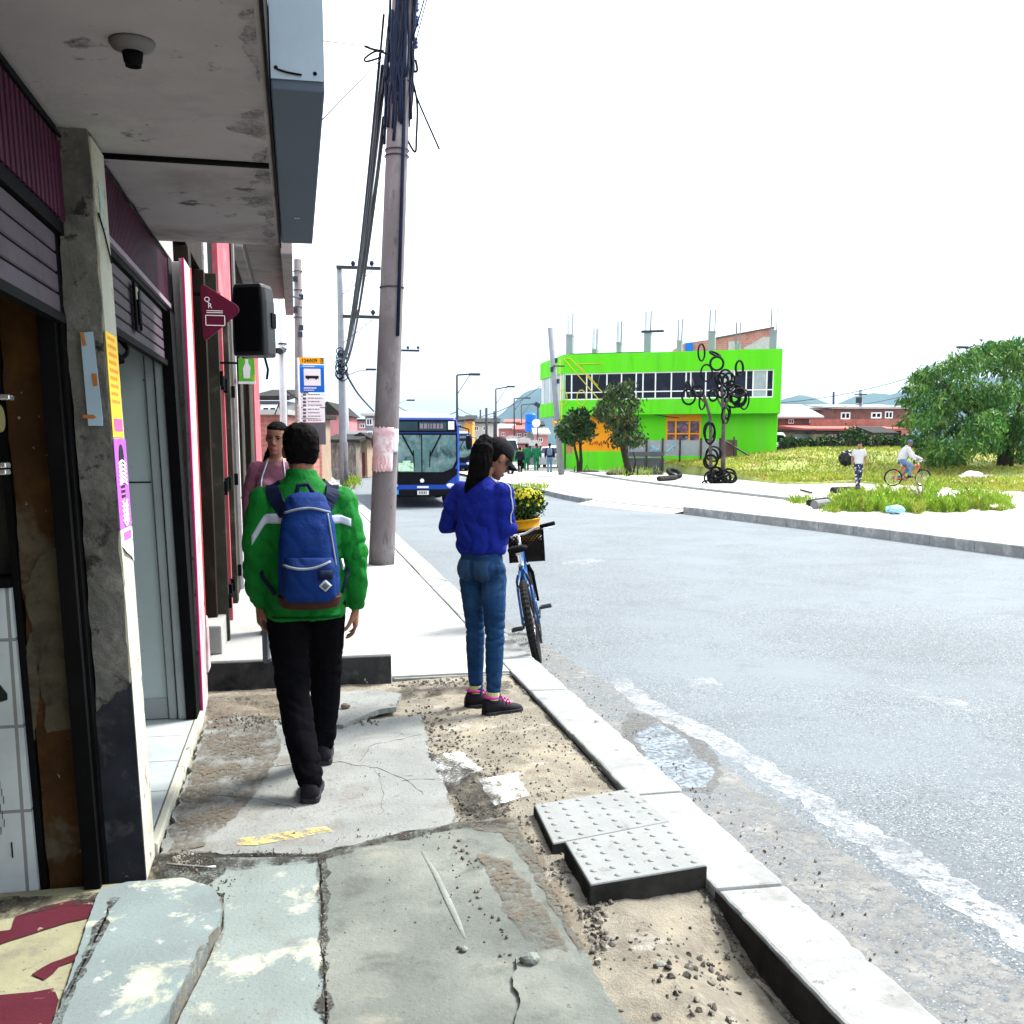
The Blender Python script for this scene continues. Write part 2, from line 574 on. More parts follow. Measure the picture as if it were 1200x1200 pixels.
def slab(name, px, z, m, seed=0, thick=.09, amp=.012, kind='structure', tilt=(0, 0), step=.04):
    pts = jitter_poly([G(x, y, z) for x, y in px], step, amp, seed, z)
    c = sum(pts, Vector()) / len(pts)
    pts = [Vector((p.x, p.y, p.z + (p.x - c.x) * tilt[0] + (p.y - c.y) * tilt[1])) for p in pts]
    b = MB()
    b.prism(pts, (0, 0, -thick))
    o = b.build(name, m)
    return tag(o, kind=kind)
slab('pavement_slab', [(186, 1003), (243, 845), (300, 838), (400, 846), (494, 838), (500, 872), (524, 925), (533, 965), (455, 979), (374, 1000), (230, 1000)], .0, m_conc, 1, amp=.022, step=.018)
slab('pavement_slab', [(373, 1004), (250, 1005), (185, 1010), (195, 1030), (262, 1048), (262, 1088), (200, 1215), (180, 1290), (383, 1290), (379, 1150)], -.002, m_ramp2, 2, amp=.005, step=.02)
slab('pavement_slab', [(376, 1000), (455, 980), (540, 963), (600, 958), (625, 1000), (655, 1062), (690, 1125), (735, 1215), (760, 1290), (385, 1290), (380, 1150)], .003, m_conc_grn, 3, amp=.012, step=.016)
slab('pavement_slab', [(604, 1122), (650, 1112), (690, 1128), (735, 1205), (770, 1290), (610, 1290), (606, 1190)], .016, m_conc_grn, 4, amp=.016, thick=.05, step=.016)
slab('broken_slab', [(352, 846), (372, 820), (398, 812), (440, 809), (470, 814), (464, 828), (446, 831), (425, 838), (402, 848)], .030, m_conc, 5, thick=.03, amp=.02, tilt=(0, .02), step=.016)
# smooth ramp by the pillar
slab('ramp', [(116, 1042), (150, 1033), (215, 1028), (250, 1040), (262, 1058), (258, 1085), (228, 1128), (180, 1215), (150, 1290), (20, 1290), (62, 1200), (108, 1066)], .024, m_ramp, 6, thick=.06, amp=.008, step=.016)
# red and cream floor of the near doorway
m_floor = mat('cream_floor_paint', (.20, .195, .125), .85, .2, 3, .3, 60, layers=(((.13, .125, .095), 5, .50, .68), ((.10, .09, .08), 40, .64, .70, 3)))
b = MB()
b.box(-3.1, -1.4, -.12, -.62, 3.655, .012)
tag(b.build('doorway_floor', m_floor), kind='structure')
m_redp = mat('dark_red_floor_paint', (.058, .010, .016), .6, .2, 5, .2, 60, layers=(((.42, .40, .26), 11, .64, .68), ((.06, .01, .02), 4, .5, .7)))
for k, q in enumerate((((-60, 1120), (0, 1106), (40, 1094), (80, 1080), (116, 1072), (133, 1050), (90, 1054), (50, 1062), (18, 1074), (12, 1090), (-60, 1098)), ((38, 1142), (60, 1128), (110, 1108), (100, 1122), (70, 1132), (52, 1148)), ((-80, 1170), (0, 1166), (38, 1163), (62, 1158), (69, 1172), (62, 1196), (40, 1240), (-80, 1260)))):
    b = MB(); b.face(jitter_poly([G(x, y, .016) for x, y in q], .03, .010, k, .016))
    tag(b.build('red_floor_paint', m_redp), kind='structure')
# groove mark, raised mortar ridge and paint mark on the damp slab
m_ridge = mat('mortar_ridge', (.16, .175, .16), .9, .2, 9, .6, 90)
b = MB()
pp = [G(x, y, .008) for x, y in ((494, 996), (510, 1022), (524, 1052), (536, 1078), (545, 1098))]
b.tube([p - Vector((0, 0, .006)) for p in pp], [.005, .012, .014, .012, .005], 8, flat=.45, up=(1, 0, 0))
tag(b.build('mortar_ridge', m_ridge, smooth=True), kind='structure')
m_yel = worn('faded_yellow_paint', (.50, .38, .13), 12, .44, .58)
b = MB()
b.face(jitter_poly([G(x, y, .004) for x, y in ((278, 983), (380, 968), (392, 974), (300, 990), (276, 990))], .03, .012, 4, .0035))
tag(b.build('yellow_paint_mark', m_yel), kind='structure')
m_wpaint = worn('spilt_white_paint', (.55, .58, .58), 11, .36, .55)
for sd, q in ((1, ((494, 888), (540, 880), (562, 900), (535, 920), (500, 916))), (2, ((560, 912), (606, 906), (622, 932), (580, 944)))):
    b = MB()
    pts = jitter_poly([G(x, y, -.004) for x, y in q], .03, .03, sd, -.004)
    b.face(pts)
    tag(b.build('spilt_paint_patch', m_wpaint), kind='structure')

# grime gathered along joints and feet of walls
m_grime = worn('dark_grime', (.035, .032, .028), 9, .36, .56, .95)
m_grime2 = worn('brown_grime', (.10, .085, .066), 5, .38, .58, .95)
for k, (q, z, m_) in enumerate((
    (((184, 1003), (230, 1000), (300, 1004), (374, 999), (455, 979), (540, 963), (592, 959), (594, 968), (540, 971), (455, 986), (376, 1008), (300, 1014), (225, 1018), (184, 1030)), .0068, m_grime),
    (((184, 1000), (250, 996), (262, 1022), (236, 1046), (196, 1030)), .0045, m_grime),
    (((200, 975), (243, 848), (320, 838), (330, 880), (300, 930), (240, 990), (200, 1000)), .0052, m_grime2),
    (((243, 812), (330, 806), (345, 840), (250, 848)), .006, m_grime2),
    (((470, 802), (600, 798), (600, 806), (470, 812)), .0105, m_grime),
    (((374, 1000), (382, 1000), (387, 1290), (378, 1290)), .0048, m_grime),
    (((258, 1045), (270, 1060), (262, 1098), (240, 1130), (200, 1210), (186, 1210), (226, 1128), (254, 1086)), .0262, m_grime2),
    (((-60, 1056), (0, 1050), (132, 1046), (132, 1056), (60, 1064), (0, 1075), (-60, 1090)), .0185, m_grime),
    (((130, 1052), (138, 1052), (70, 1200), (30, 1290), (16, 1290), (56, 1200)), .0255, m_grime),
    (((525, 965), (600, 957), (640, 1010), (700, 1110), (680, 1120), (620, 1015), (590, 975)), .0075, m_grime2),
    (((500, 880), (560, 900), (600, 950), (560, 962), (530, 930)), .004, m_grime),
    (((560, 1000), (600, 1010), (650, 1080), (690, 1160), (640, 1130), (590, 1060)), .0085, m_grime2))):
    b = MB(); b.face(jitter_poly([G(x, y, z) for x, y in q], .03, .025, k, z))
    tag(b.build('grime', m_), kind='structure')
# cracks in the slabs
m_crack = mat('crack_shadow_dirt', (.03, .027, .024), .95, .3, 9, 0)
b = MB()
rc_ = random.Random(2)
for q in (((250, 905), (330, 897), (400, 893), (440, 900), (478, 915), (500, 935)), ((440, 900), (452, 930), (446, 960)), ((420, 893), (436, 872), (470, 866), (500, 860)), ((470, 915), (515, 912)), ((230, 930), (300, 935), (360, 950))):
    pts = [G(x, y, .001) for x, y in q]; pp = []
    for a, c in zip(pts, pts[1:]):
        for k in range(6):
            p = a.lerp(c, k / 6); pp.append(p + Vector((rc_.uniform(-.01, .01), rc_.uniform(-.012, .012), 0)))
    b.tube(pp, [rc_.uniform(.0004, .0016) for _ in pp], 4, flat=.3)
tag(b.build('cracks', m_crack), kind='structure')
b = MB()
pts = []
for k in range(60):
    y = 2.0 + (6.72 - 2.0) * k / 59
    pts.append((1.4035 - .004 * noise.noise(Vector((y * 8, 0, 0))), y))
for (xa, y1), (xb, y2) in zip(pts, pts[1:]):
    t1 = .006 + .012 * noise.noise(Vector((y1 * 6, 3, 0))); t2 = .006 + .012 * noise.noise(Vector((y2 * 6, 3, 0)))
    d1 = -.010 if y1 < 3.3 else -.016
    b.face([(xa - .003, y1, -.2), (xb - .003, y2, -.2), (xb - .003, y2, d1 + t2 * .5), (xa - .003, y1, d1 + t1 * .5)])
tag(b.build('kerb_painted_shade', mat('black_soil_and_shade', (.028, .027, .025), .98, .5, 6, .6, 50, spec=.02)), kind='structure')  # near-black strip paints the shadow gap onto the kerb's inner face
b = MB()
jp = jitter_poly([Vector((1.36, 2.0, 0)), Vector((1.408, 2.0, 0)), Vector((1.408, 6.72, 0)), Vector((1.385, 6.72, 0)), Vector((1.37, 3.6, 0))], .05, .02, 4, 0)
for p in jp: p.z = dirt_z(p.x, p.y) + .004
b.face(jp); tag(b.build('grime', m_grime), kind='structure')

# raised step along the pink building and the pavement beyond it
m_step = mat('step_concrete', (.27, .275, .265), .85, .15, 2, .3, 60, layers=(((.24, .24, .22), 5, .52, .7),))
m_riser = mat('dark_riser', (.030, .031, .032), .9, .35, 4, .7, 40, layers=(((.06, .06, .058), 7, .55, .7), ((.006, .006, .006), 3, .5, .68)))  # dark grey concrete, with the shade on this face added to the colour
b = MB()
b.box(-.60, 6.745, -.1, .585, 17, .166)
tag(b.build('raised_step', m_step, bevel=.012), kind='structure')
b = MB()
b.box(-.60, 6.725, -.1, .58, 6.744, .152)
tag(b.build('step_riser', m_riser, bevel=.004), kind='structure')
b = MB()
for k in range(28):
    y = 6.80 + k * 1.5
    b.box(.588, y + (.004 if k else 0), -.1, 1.402, y + 1.5, -.001 if k else .0)
tag(b.build('pavement', m_conc_lt, bevel=.005), kind='structure')
b = MB()
b.box(.60, 6.765, -.1, 1.40, 6.797, -.012)
tag(b.build('pavement_edge_strip', m_conc, bevel=.006), kind='structure')
sheet('far_pavement', [(-14, 17.02), (.585, 17.02), (.585, 48), (1.4, 48.9), (1.4, 100), (-14, 100)], -.006, m_conc_lt)

# gravel: loose pebbles nobody could count
rnd = random.Random(11)
vs, fs = [], []
def pebble(c, r):
    n0 = len(vs)
    q = rmat(rnd.uniform(0, 6), rnd.uniform(0, 6), rnd.uniform(0, 6))
    s = Vector((rnd.uniform(.7, 1.3), rnd.uniform(.6, 1.1), rnd.uniform(.5, .8))) * r
    for p in ((1, 1, 1), (1, -1, -1), (-1, 1, -1), (-1, -1, 1), (1.25, 0, 0), (-1.25, 0, 0), (0, 1.25, 0), (0, -1.25, 0), (0, 0, 1.25), (0, 0, -1.25), (-1, -1, -1), (1, 1, -1), (1, -1, 1), (-1, 1, 1)):
        k = .62 if abs(p[0]) == 1 else .8
        k *= rnd.uniform(.8, 1.2)
        vs.append(Vector(c) + q @ Vector((p[0] * s.x * k, p[1] * s.y * k, p[2] * s.z * k)))
    # convex shell of the 14 points through bmesh
    return n0
pb = bmesh.new()
def add_pebble(x, y, z, r):
    q = rmat(rnd.uniform(0, 6), rnd.uniform(0, 6), rnd.uniform(0, 6)).to_4x4()
    S = Matrix.Diagonal((r * rnd.uniform(.7, 1.35), r * rnd.uniform(.7, 1.1), r * rnd.uniform(.5, .8), 1))
    res = bmesh.ops.create_icosphere(pb, subdivisions=1, radius=1, matrix=Matrix.Translation((x, y, z + r * .25)) @ q @ S)
    for v in res['verts']:
        v.co += Vector((rnd.uniform(-1, 1), rnd.uniform(-1, 1), rnd.uniform(-1, 1))) * r * .16
regions = [  # pixel polygon centre lines: (px, py, spread x, spread y, count, rmin, rmax)
    (500, 845, 25, 22, 170, .004, .014), (530, 870, 18, 25, 110, .004, .012), (560, 905, 28, 30, 190, .003, .012), (555, 945, 30, 14, 210, .003, .010),
    (590, 960, 35, 16, 110, .003, .012), (620, 1000, 16, 40, 120, .003, .012), (655, 1045, 16, 35, 110, .003, .013), (545, 1005, 22, 26, 30, .004, .014),
    (560, 1060, 40, 40, 40, .003, .010), (690, 1075, 14, 20, 40, .004, .016), (700, 1110, 14, 16, 40, .005, .018), (790, 1130, 60, 30, 46, .004, .016),
    (770, 1100, 50, 40, 40, .003, .010), (650, 870, 45, 30, 150, .003, .008), (600, 850, 60, 18, 130, .003, .008), (700, 900, 45, 20, 60, .003, .008),
    (300, 850, 45, 9, 130, .003, .012), (205, 1012, 22, 7, 60, .004, .012), (260, 1040, 25, 30, 40, .003, .009), (860, 1060, 40, 40, 26, .004, .014), (700, 1060, 10, 25, 50, .004, .015),
    (585, 1090, 20, 50, 26, .003, .010), (520, 800, 70, 4, 120, .006, .018), (450, 1060, 60, 60, 22, .002, .006), (400, 900, 110, 50, 60, .002, .005), (820, 1180, 70, 15, 24, .004, .015),
    (215, 1020, 26, 10, 130, .002, .008), (320, 1008, 50, 4, 90, .002, .006), (455, 984, 70, 5, 120, .002, .006), (380, 1110, 4, 80, 80, .002, .006), (600, 985, 14, 20, 120, .003, .009), (650, 1060, 10, 40, 90, .003, .010), (700, 1060, 12, 40, 90, .003, .011), (505, 900, 10, 40, 140, .002, .010), (270, 880, 30, 40, 140, .002, .006), (420, 850, 60, 6, 90, .003, .012), (640, 930, 30, 20, 70, .003, .010), (850, 1080, 20, 60, 60, .004, .016), (580, 880, 40, 30, 160, .002, .009)]
for px, py, sx, sy, n, r0, r1 in regions:
    for k in range(n):
        p = G(px + rnd.gauss(0, sx * .6), py + rnd.gauss(0, sy * .6), -.02)
        if not (-.5 < p.x < 1.40 and 1.3 < p.y < 6.75):
            continue
        onslab = (p.y > 4.02 and p.x < .42) or (p.y < 3.95 and p.x < .62)
        z = .004 if onslab else dirt_z(p.x, p.y)
        add_pebble(p.x, p.y, z, r0 + (r1 - r0) * rnd.random() ** 2.2)
for k in range(260):      # grit in the gutter
    x = 1.70 + abs(rnd.gauss(0, .16)); y = rnd.uniform(2, 9)
    add_pebble(x, y, ZR + .004, rnd.uniform(.002, .008))
me = bpy.data.meshes.new('gravel')
pb.to_mesh(me); pb.free()
m_pebble = mat('pebbles', (.13, .118, .10), .95, .5, 9, .3, 200, layers=(((.26, .24, .205), 14, .53, .64), ((.035, .031, .028), 23, .52, .6)))
tag(link('gravel', me, m_pebble), kind='stuff')

def stone(px, py, r, z, label, m=None, sq=(1, .8, .6)):
    p = G(px, py, z)
    bm = bmesh.new()
    bmesh.ops.create_icosphere(bm, subdivisions=2, radius=1)
    sd = px * .1
    for v in bm.verts:
        k = 1 + .35 * noise.noise(v.co * 1.3 + Vector((sd, 0, 0)))
        v.co = Vector((v.co.x * sq[0], v.co.y * sq[1], v.co.z * sq[2])) * r * k
    me = bpy.data.meshes.new('stone'); bm.to_mesh(me); bm.free()
    o = link('stone', me, m or m_conc)
    o.location = (p.x, p.y, z + r * sq[2] * .6)
    return tag(o, label, 'stone', 'loose stones on the broken pavement')
stone(405, 829, .028, .035, 'brown rounded stone lying on the lifted broken slab beside the walking man', mat('brown_stone', (.14, .105, .08), .95, .3, 9))
stone(621, 1128, .03, .016, 'square pale mortar lump on the small raised slab at the bottom', m_ridge)
stone(543, 1114, .014, .006, 'small pale mortar crumb at the end of the raised ridge', m_ridge)
stone(775, 1134, .020, -.03, 'pale pebble on the yellow dirt below the tactile paving', m_conc)
stone(870, 1068, .045, -.10, 'dark lump wedged against the inner face of the kerb', mat('dark_stone', (.07, .065, .06), .95, .3, 9))
stone(562, 788, .03, 0, 'pinkish brick crumb beside the cap woman at the pavement edge', mat('brick_crumb', (.45, .26, .22), .95, .3, 9))

# tactile paving slabs lying loose on the dirt
m_tac = mat('tactile_concrete', (.19, .20, .198), .85, .12, 4, .35, 90, layers=(((.21, .21, .205), 6, .55, .7), ((.10, .10, .097), 9, .6, .75)))
def tactile(px, z, thick, label, back):
    c = [G(x, y, z) for x, y in px]
    b = MB()
    b.prism(c, (0, 0, -thick))
    o = b.build('tactile_slab', m_tac, bevel=.006)
    tag(o, label, 'paving slab', 'loose tactile paving slabs')
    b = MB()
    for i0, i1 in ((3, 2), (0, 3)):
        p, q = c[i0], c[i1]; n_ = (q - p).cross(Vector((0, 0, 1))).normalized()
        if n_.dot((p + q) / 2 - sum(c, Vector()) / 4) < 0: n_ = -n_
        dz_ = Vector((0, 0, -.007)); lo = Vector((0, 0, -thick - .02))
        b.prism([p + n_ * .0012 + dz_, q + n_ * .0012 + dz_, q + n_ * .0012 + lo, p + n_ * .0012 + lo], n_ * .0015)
    b.build('soiled_shaded_side', MATS['black_soil_and_shade'] if 'black_soil_and_shade' in MATS else mat('black_soil_and_shade', (.028, .027, .025), .98, .5, 6, .6, 50, spec=.02), o)  # dark skins: soil, with the shade of these sides put into the colour
    b = MB()
    for i in range(6):
        for j in range(6):
            u, v = (i + .5) / 6, (j + .5) / 6
            p = c[0].lerp(c[1], u).lerp(c[3].lerp(c[2], u), v)
            b.lathe([(.013, 0), (.012, .0025), (.008, .005), (.001, .006)], (p.x, p.y, z - .0005), 10)
    b.build('stud', m_tac, o, smooth=True)
    return o
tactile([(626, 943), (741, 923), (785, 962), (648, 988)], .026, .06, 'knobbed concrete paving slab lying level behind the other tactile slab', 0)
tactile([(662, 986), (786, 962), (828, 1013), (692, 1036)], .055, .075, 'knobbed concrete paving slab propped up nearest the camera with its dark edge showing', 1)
# stray things on the ground
m_wire = mat('bare_wire', (.5, .5, .5), .4, .1, 5, 0, metal=.8)
b = MB(); b.tube([G(x, y, .01) for x, y in ((196, 1012), (215, 1014), (240, 1016), (253, 1016))], .004, 6)
tag(b.build('steel_rod', m_wire, smooth=True), 'thin bare steel rod lying in the rubble by the grey pillar foot', 'rod')
m_blk = mat('black_rubber', (.005, .005, .006), .7, .2, 9, .1, 90, spec=.04)
# ------------------------------------------------------------------ near shop building
m_ceil = mat('stained_ceiling', (.27, .25, .26), .9, .12, 1.6, .25, 40, layers=(((.17, .15, .16), 1.4, .5, .7), ((.36, .365, .32), 1.1, .52, .7), ((.06, .055, .058), 4.5, .62, .69), ((.06, .055, .06), 26, .71, .74, 3)))
m_mortar = mat('rough_mortar', (.125, .124, .112), .95, .25, 6, .9, 35, bdist=.02, layers=(((.215, .21, .185), 4.5, .52, .68), ((.03, .028, .026), 12, .58, .66), ((.045, .043, .038), 2.2, .5, .7)))
m_wplast = mat('chipped_white_plaster', (.36, .36, .30), .85, .1, 4, .4, 50, layers=(((.12, .115, .10), 9, .60, .65), ((.25, .23, .17), 2.4, .52, .7), ((.10, .09, .085), 30, .68, .71, 3)))
m_navy = mat('chipped_dark_paint', (.018, .020, .026), .85, .4, 5, .5, 40, spec=.05, layers=(((.06, .06, .062), 6, .55, .7), ((.16, .16, .16), 16, .66, .70, 6)))
m_brown = mat('peeling_brown_plaster', (.042, .020, .007), .75, .4, 3, .6, 30, bdist=.02, layers=(((.075, .062, .042), 2.3, .55, .62, 8), ((.075, .036, .008), 4, .52, .68), ((.25, .2, .12), 38, .70, .72, 3)))
m_black = mat('black_steel', (.0035, .0035, .004), .7, .3, 5, .1, 60, spec=.04)
m_purple = mat('plum_sheet_metal', (.040, .007, .022), .6, .2, 3, .1, 30, layers=(((.018, .004, .010), 4, .5, .7),))
m_slat = mat('shutter_slat_metal', (.060, .046, .060), .6, .2, 3, .1, 30, layers=(((.035, .026, .034), 4, .52, .7),))
m_trim = mat('pale_purple_trim', (.20, .16, .20), .6, .15, 6)
m_tilew = brick_mat('white_wall_tile', (.40, .45, .48), (.37, .42, .45), (.16, .17, .18), 1, .42, .30, 'XZ', .25, .006, 0)
m_tilef = brick_mat('white_floor_tile', (.36, .40, .40), (.33, .37, .375), (.12, .12, .12), 1, .60, .45, 'XY', .35, .005, 0)
m_door = mat('pale_blue_door_metal', (.30, .36, .37), .6, .1, 1.5, .05, 20, layers=(((.36, .42, .42), .9, .5, .7), ((.05, .05, .05), 34, .735, .75, 2)))
m_doorfr = mat('grey_door_frame', (.24, .27, .28), .5, .15, 3)
m_inside = mat('dim_interior_plaster', (.03, .03, .03), .95, .3, 2)
m_steel = mat('galvanised_sheet', (.064, .085, .115), .7, .08, 1.2, .06, 8, layers=(((.055, .066, .082), .8, .5, .7), ((.035, .04, .05), 5, .66, .75)))

ZC = 2.57
FX = -.60
_before = set(bpy.data.objects)
shop = thing('shop_building', 'grey concrete shop with plum shutters, rough pillar and overhanging stained canopy', 'building', (-1.8, 3.7, 0))
b = MB()
b.box(-3.3, -1.6, -.1, -3.15, 6.35, 6)                 # rear wall
b.box(-3.15, -1.6, 2.75, -.62, 6.3, 6)                 # upper storey block
b.box(-3.15, -1.6, -.1, -.62, -1.45, 2.565)              # end wall behind the camera
b.box(-3.15, 3.78, -.1, -.70, 3.93, 2.565)               # cross wall between the bays
b.box(-3.15, 6.03, -.1, -.60, 6.18, 2.565)
b.build('wall', m_inside, shop)
b = MB(); b.box(-3.15, -1.6, ZC, -.03, 5.63, 2.74)
b.build('canopy', m_ceil, shop, bevel=.01)
b = MB(); b.box(-3.15, 5.635, ZC + .005, -.60, 6.3, 2.74)
b.build('lintel', m_ceil, shop)
# conduit along the joint of the canopy
p = G(130, 180, ZC)
b = MB(); b.tube([(-.59, p.y, ZC - .008), (-.045, p.y + .02, ZC - .008)], .011, 8); b.tube([(-.59, p.y + .028, ZC - .006), (-.045, p.y + .048, ZC - .006)], .006, 8)
b.build('conduit', m_black, shop, smooth=True)
# edge strip (drip lip) and metal box sign along the canopy edge
b = MB(); b.box(-.029, -1.6, ZC - .012, -.022, 5.63, 2.86)
b.build('edge_trim', m_black, shop)
ya = G(318, 105, ZC).y; yb = G(335, 285, ZC).y
b = MB(); b.box(-.020, ya, ZC + .0, .135, yb, 3.5)
sb = b.build('box_sign', m_steel, shop, bevel=.006)
m_steel_lit = mat('sky_lit_sheet', (.27, .345, .41), .6, .06, 1.2, .05, 6, layers=(((.23, .29, .35), .9, .5, .7),))  # metal of the box sign, sky brightness on its end face painted in
b = MB(); b.box(-.018, ya - .006, ZC + .03, .133, ya - .001, 3.5)
ep = b.build('end_plate', m_steel_lit, sb)
b = MB()
for x, z in ((-.003, ZC + .06), (.108, ZC + .05), (-.002, ZC + .30), (.106, ZC + .29)):
    b = MB(); b.lathe([(.006, 0), (.005, .003), (.001, .004)], (x, ya - .006, z), 10, rmat(PI / 2, 0, 0)); b.build('screw', m_black, sb)
b = MB()
b.tube([(.0, ya - .007, ZC + .055), (.03, ya - .010, ZC + .047), (.07, ya - .009, ZC + .043)], .003, 6)
b.build('dent', m_black, sb)
b = MB(); b.box(.045, yb - .62, ZC - .004, .068, yb - .612, ZC - .0005)
b.build('label_strip', m_wplast, sb)
m_peel = worn('peeled_ceiling_stain', (.10, .092, .095), 7, .40, .72, .95)
for k, q in enumerate((((284, 135), (322, 128), (324, 165), (300, 160), (286, 150)), ((305, 178), (324, 172), (327, 220), (312, 214)), ((296, 232), (328, 226), (332, 300), (316, 304), (318, 262)), ((295, 20), (318, 10), (321, 90), (308, 96), (300, 60)))):
    b = MB(); b.face([Vector((min(v_.x, -.045), min(v_.y, 5.60), v_.z)) for v_ in jitter_poly([G(x, y, ZC) for x, y in q], .03, .05, k, ZC - .003)]); b.build('peeled_stain', m_peel, shop)
# rough pillar: grid-subdivided block with broken edges
def rough_box(x0, y0, z0, x1, y1, z1, amp, step, seed, lock_x1=False):
    bm = bmesh.new()
    bmesh.ops.create_cube(bm, size=1, matrix=Matrix.Translation(((x0 + x1) / 2, (y0 + y1) / 2, (z0 + z1) / 2)) @ Matrix.Diagonal((x1 - x0, y1 - y0, z1 - z0, 1)))
    zed = [e for e in bm.edges if abs(e.verts[0].co.z - e.verts[1].co.z) > .1]
    bmesh.ops.subdivide_edges(bm, edges=zed, cuts=int((z1 - z0) / step), use_grid_fill=True)
    oth = [e for e in bm.edges if abs(e.verts[0].co.z - e.verts[1].co.z) < .001]
    bmesh.ops.subdivide_edges(bm, edges=oth, cuts=4, use_grid_fill=True)
    for v in bm.verts:
        n = noise.noise_vector(v.co * 9 + Vector((seed, 0, 0))) * amp + noise.noise_vector(v.co * 31) * amp * .6
        v.co += n
    return bm
def bm_obj(name, bm, m, parent, smooth=False):
    me = bpy.data.meshes.new(name)
    off = world_loc(parent) if parent else Vector()
    bmesh.ops.translate(bm, verts=bm.verts, vec=-off)
    bm.to_mesh(me); bm.free()
    return link(name, me, m, parent, smooth)
pil = bm_obj('pillar', rough_box(-.695, 3.72, -.05, -.582, 3.96, ZC, .007, .03, 3), m_mortar, shop)
b = MB()
pts = []
N = 80
for i in range(N + 1):
    z = -.02 + (ZC - .0) * i / N
    pts.append(Vector((-.577, 3.735 + .012 * noise.noise(Vector((0, z * 9, 1))) + .006 * noise.noise(Vector((0, z * 33, 1))), z)))
for i in range(N, -1, -1):
    z = -.02 + ZC * i / N
    pts.append(Vector((-.577, 3.968 + .004 * noise.noise(Vector((5, z * 9, 1))), z)))
b.prism(pts, (-.02, 0, 0))
b.build('plaster', m_wplast, pil)
b = MB()
pts = [Vector((-.575, 3.708, -.01)), Vector((-.700, 3.708, -.01))]
for i in range(16):
    x = -.700 + .125 * i / 15
    pts.append(Vector((x, 3.708, .62 + .10 * (i / 15) + .02 * noise.noise(Vector((x * 60, 0, 4))))))
b.prism(pts, (0, .02, 0))
b.build('painted_base', m_navy, pil)
# black guide rails and the peeling side wall of the near bay
b = MB()
b.box(-.765, 3.62, -.05, -.712, 3.66, 2.565); b.box(-.775, 3.665, -.05, -.765, 3.78, 2.565); b.box(-.71, 3.665, -.05, -.70, 3.78, 2.565)
b.build('guide_rail', m_black, shop)
pw = bm_obj('peeling_wall', rough_box(-.898, 3.70, -.05, -.778, 3.775, 2.56, .006, .04, 9), m_brown, shop)
m_bronze = mat('bared_mortar', (.075, .066, .046), .95, .25, 7, .8, 40, layers=(((.035, .028, .02), 8, .5, .68),))
b = MB()
for q in (((55, 655), (72, 640), (92, 660), (100, 760), (108, 850), (60, 860), (48, 770), (35, 690), (48, 668)), ((40, 742), (46, 740), (55, 770), (48, 850), (40, 900), (34, 800))):
    pts = [AY(x, y, 3.69) for x, y in q]
    jp = []
    for i in range(len(pts)):
        a, c = pts[i], pts[(i + 1) % len(pts)]
        for k in range(8):
            s = a.lerp(c, k / 8)
            jp.append(s + Vector((noise.noise(s * 40) * .012, 0, noise.noise(s * 40 + Vector((9, 0, 0))) * .012)))
    b.prism(jp, (0, .006, 0))
b.build('bare_patch', m_bronze, pw)
b = MB(); b.box(-1.70, 3.66, .0, -.925, 3.775, 1.075)
tw = b.build('tiled_wall', m_tilew, shop)
b = MB(); b.box(-1.7, 3.64, 1.078, -.92, 3.774, 1.11)
b.build('counter_edge', m_black, shop)
b = MB(); b.box(-.924, 3.685, -.05, -.902, 3.775, 1.9)
b.build('dark_jamb', m_black, shop)
# emblem in black paint on the tiles and scribbles
m_ink = mat('black_ink', (.01, .015, .013), .7, .2, 5, 0)
b = MB()
def on_wall(q, yy, dy, bb):
    bb.prism([AY(x, y, yy) for x, y in q], (0, dy, 0))
on_wall([(-30, 800), (-5, 792), (4, 800), (10, 808), (14, 813), (14, 820), (4, 823), (-30, 823)], 3.655, .003, b)
on_wall([(-8, 742), (2, 740), (6, 748), (4, 757), (-8, 757)], 3.655, .003, b)
b.build('painted_emblem', m_ink, tw)
b = MB()
for k in range(7):
    x = 3 + 2 * (k % 3); y = 915 + 9 * k
    pts = [AY(x + 3 * noise.noise(Vector((k, i, 0))), y + i * 2.2, 3.656) for i in range(5)]
    b.tube(pts, .0012, 4)
b.tube([AY(15, 987, 3.656), AY(16, 1005, 3.656)], .0025, 4)
b.build('pen_scribble', m_ink, tw)
# near bay header and roller shutter, in the facade plane
def ribbed(bm_, x, ya, yb, z0, z1, pitch, depth):
    n = int((yb - ya) / pitch)
    prof = []
    for i in range(n):
        y = ya + i * pitch
        prof += [(x, y), (x, y + pitch * .55), (x - depth, y + pitch * .62), (x - depth, y + pitch * .93)]
    prof += [(x, yb)]
    for (xa, y1), (xb, y2) in zip(prof, prof[1:]):
        bm_.face([(xa, y1, z0), (xb, y2, z0), (xb, y2, z1), (xa, y1, z1)])
b = MB(); ribbed(b, -.668, -1.4, 3.70, 2.27, 2.52, .055, .012)
b.build('header_panel', m_purple, shop, fix=False)
b = MB(); ribbed(b, -.605, 3.97, 6.0, 2.31, 2.555, .035, .010)
b.build('header_panel', m_purple, shop, fix=False)
b = MB(); b.box(-.72, -1.4, 2.52, -.675, 3.70, 2.568); b.box(-.72, -1.4, 2.225, -.675, 3.70, 2.268); b.box(-.66, 3.97, 2.255, -.612, 6.02, 2.285)
b.build('header_beam', m_black, shop)
b = MB(); b.box(-.625, 3.97, 2.286, -.598, 6.02, 2.309)
b.build('header_trim', m_trim, shop)
